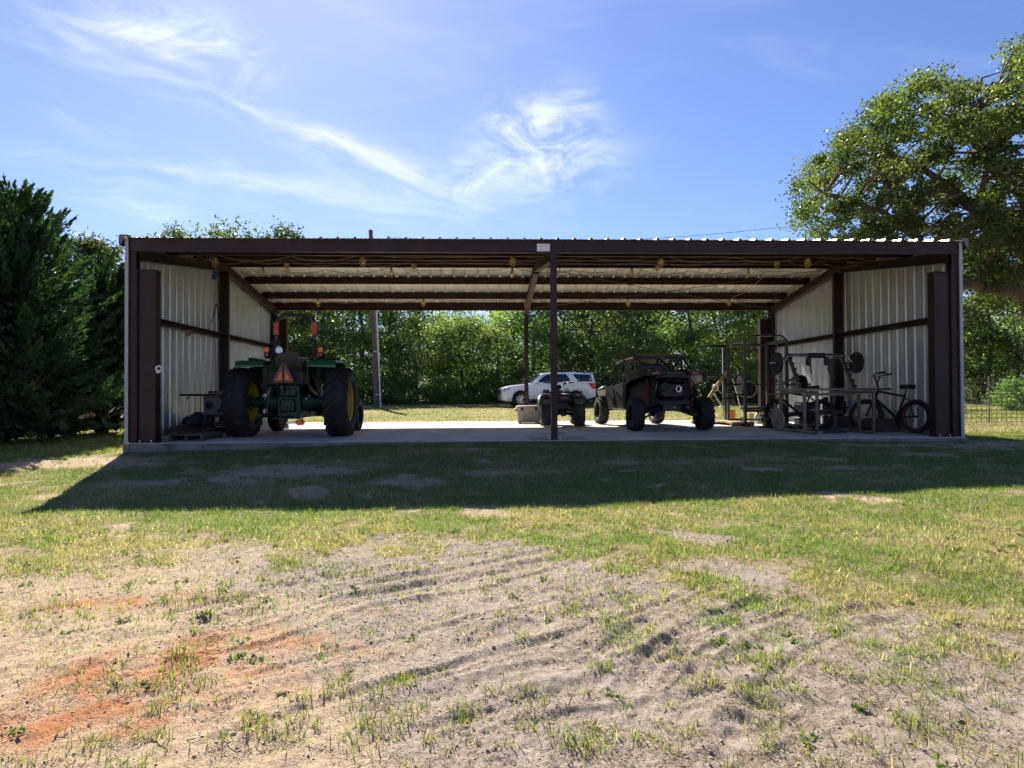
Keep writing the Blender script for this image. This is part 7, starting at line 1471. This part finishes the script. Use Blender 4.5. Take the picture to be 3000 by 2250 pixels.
# low broad-leaved weeds
wx, wy = fan(280, rg, 2.9, 9.0, 50, .9); keep = fbm(wx*.9, wy*.9, 3, 101) > .0; wx, wy = wx[keep], wy[keep]; nl = rg.integers(9, 26, len(wx)); ii = np.repeat(np.arange(len(wx)), nl); a = rg.uniform(0, 6.28, len(ii)); rr_ = rg.uniform(.008, .055, len(ii))*rg.uniform(.5, 1.3, len(wx))[ii]
P = np.stack([wx[ii]+np.cos(a)*rr_, wy[ii]+np.sin(a)*rr_, gz(wx[ii], wy[ii])+.006+.45*rr_*rg.uniform(0, 1, len(ii))], 1); V, F = leaf_quads(P, rg.uniform(.016, .042, len(ii)), rg, .0, .6, np.array([0, 0, 2.2]))
tag(linkmesh('weeds', poly_mesh('weeds', V, F, np.repeat(palette(len(ii), rg, [(.08, .13, .035), (.105, .155, .04), (.065, .105, .03)]), 4, 0), MAT['leaf_grass'])), 'small broad-leaved weeds dotted over the sandy foreground', 'weeds', kind='stuff')
# clods and pebbles
bx, by = fan(7000, rg, 2.7, 9.5, 50, .9); keep = sand_amt(bx, by) > .4; bx, by = bx[keep], by[keep]; n = len(bx); rr = np.minimum(np.exp(rg.normal(-5.45, .4, n)), .011); zz = gz(bx, by); ico = np.array([(0, 0, 1), (.89, 0, .45), (.28, .85, .45), (-.72, .53, .45), (-.72, -.53, .45), (.28, -.85, .45), (.72, .53, -.45), (-.28, .85, -.45), (-.89, 0, -.45), (-.28, -.85, -.45), (.72, -.53, -.45), (0, 0, -1)])
ft = np.array([(0,1,2),(0,2,3),(0,3,4),(0,4,5),(0,5,1),(1,6,2),(2,7,3),(3,8,4),(4,9,5),(5,10,1),(6,7,2),(7,8,3),(8,9,4),(9,10,5),(10,6,1),(11,7,6),(11,8,7),(11,9,8),(11,10,9),(11,6,10)])
V = (ico[None]*(1+rg.normal(0, .18, (n, 12, 1)))*rr[:, None, None]*np.array([1.2, 1.1, .75])+np.stack([bx, by, zz+rr*.25], 1)[:, None]).reshape(-1, 3); F = (ft[None]+np.arange(n)[:, None, None]*12).reshape(-1, 3)
mat('clod', (.40, .31, .22), .95, 0, .35, 25, .3, 120)
tag(linkmesh('soil_clods', poly_mesh('soil_clods', V, F, None, MAT['clod'])), 'small clods and pebbles scattered over the tracked sand', 'pebbles', kind='stuff')
# lawn behind the shed and to its sides
x = np.concatenate([rg.uniform(-16, 30, 110000), rg.uniform(15.4, 36, 50000), rg.uniform(-9, -.2, 22000)]); y = np.concatenate([8.5+21.5*rg.uniform(0, 1, 110000)**1.3, 2+26*rg.uniform(0, 1, 50000)**1.2, rg.uniform(-.1, 9, 22000)])
ok = ((y > 8.5) | (x < -.15) | (x > 15.35)); x, y = x[ok], y[ok]; pt_ = np.clip(.80+.8*fbm(x*.35, y*.35, 3, 99), .1, .95); k2 = rg.random(len(x)) < pt_+.25; x, y, pt_ = x[k2], y[k2], pt_[k2]
V, F, C = blades(x, y, rg.uniform(.035, .085, len(x)), rg.uniform(.012, .026, len(x)), mixcol(len(x), rg, pt_), rg, .7)
tag(linkmesh('rear_lawn', poly_mesh('rear_lawn', V, F, C, MAT['leaf_grass'])), 'sunlit lawn stretching behind the shed to the woods', 'grass', kind='stuff')
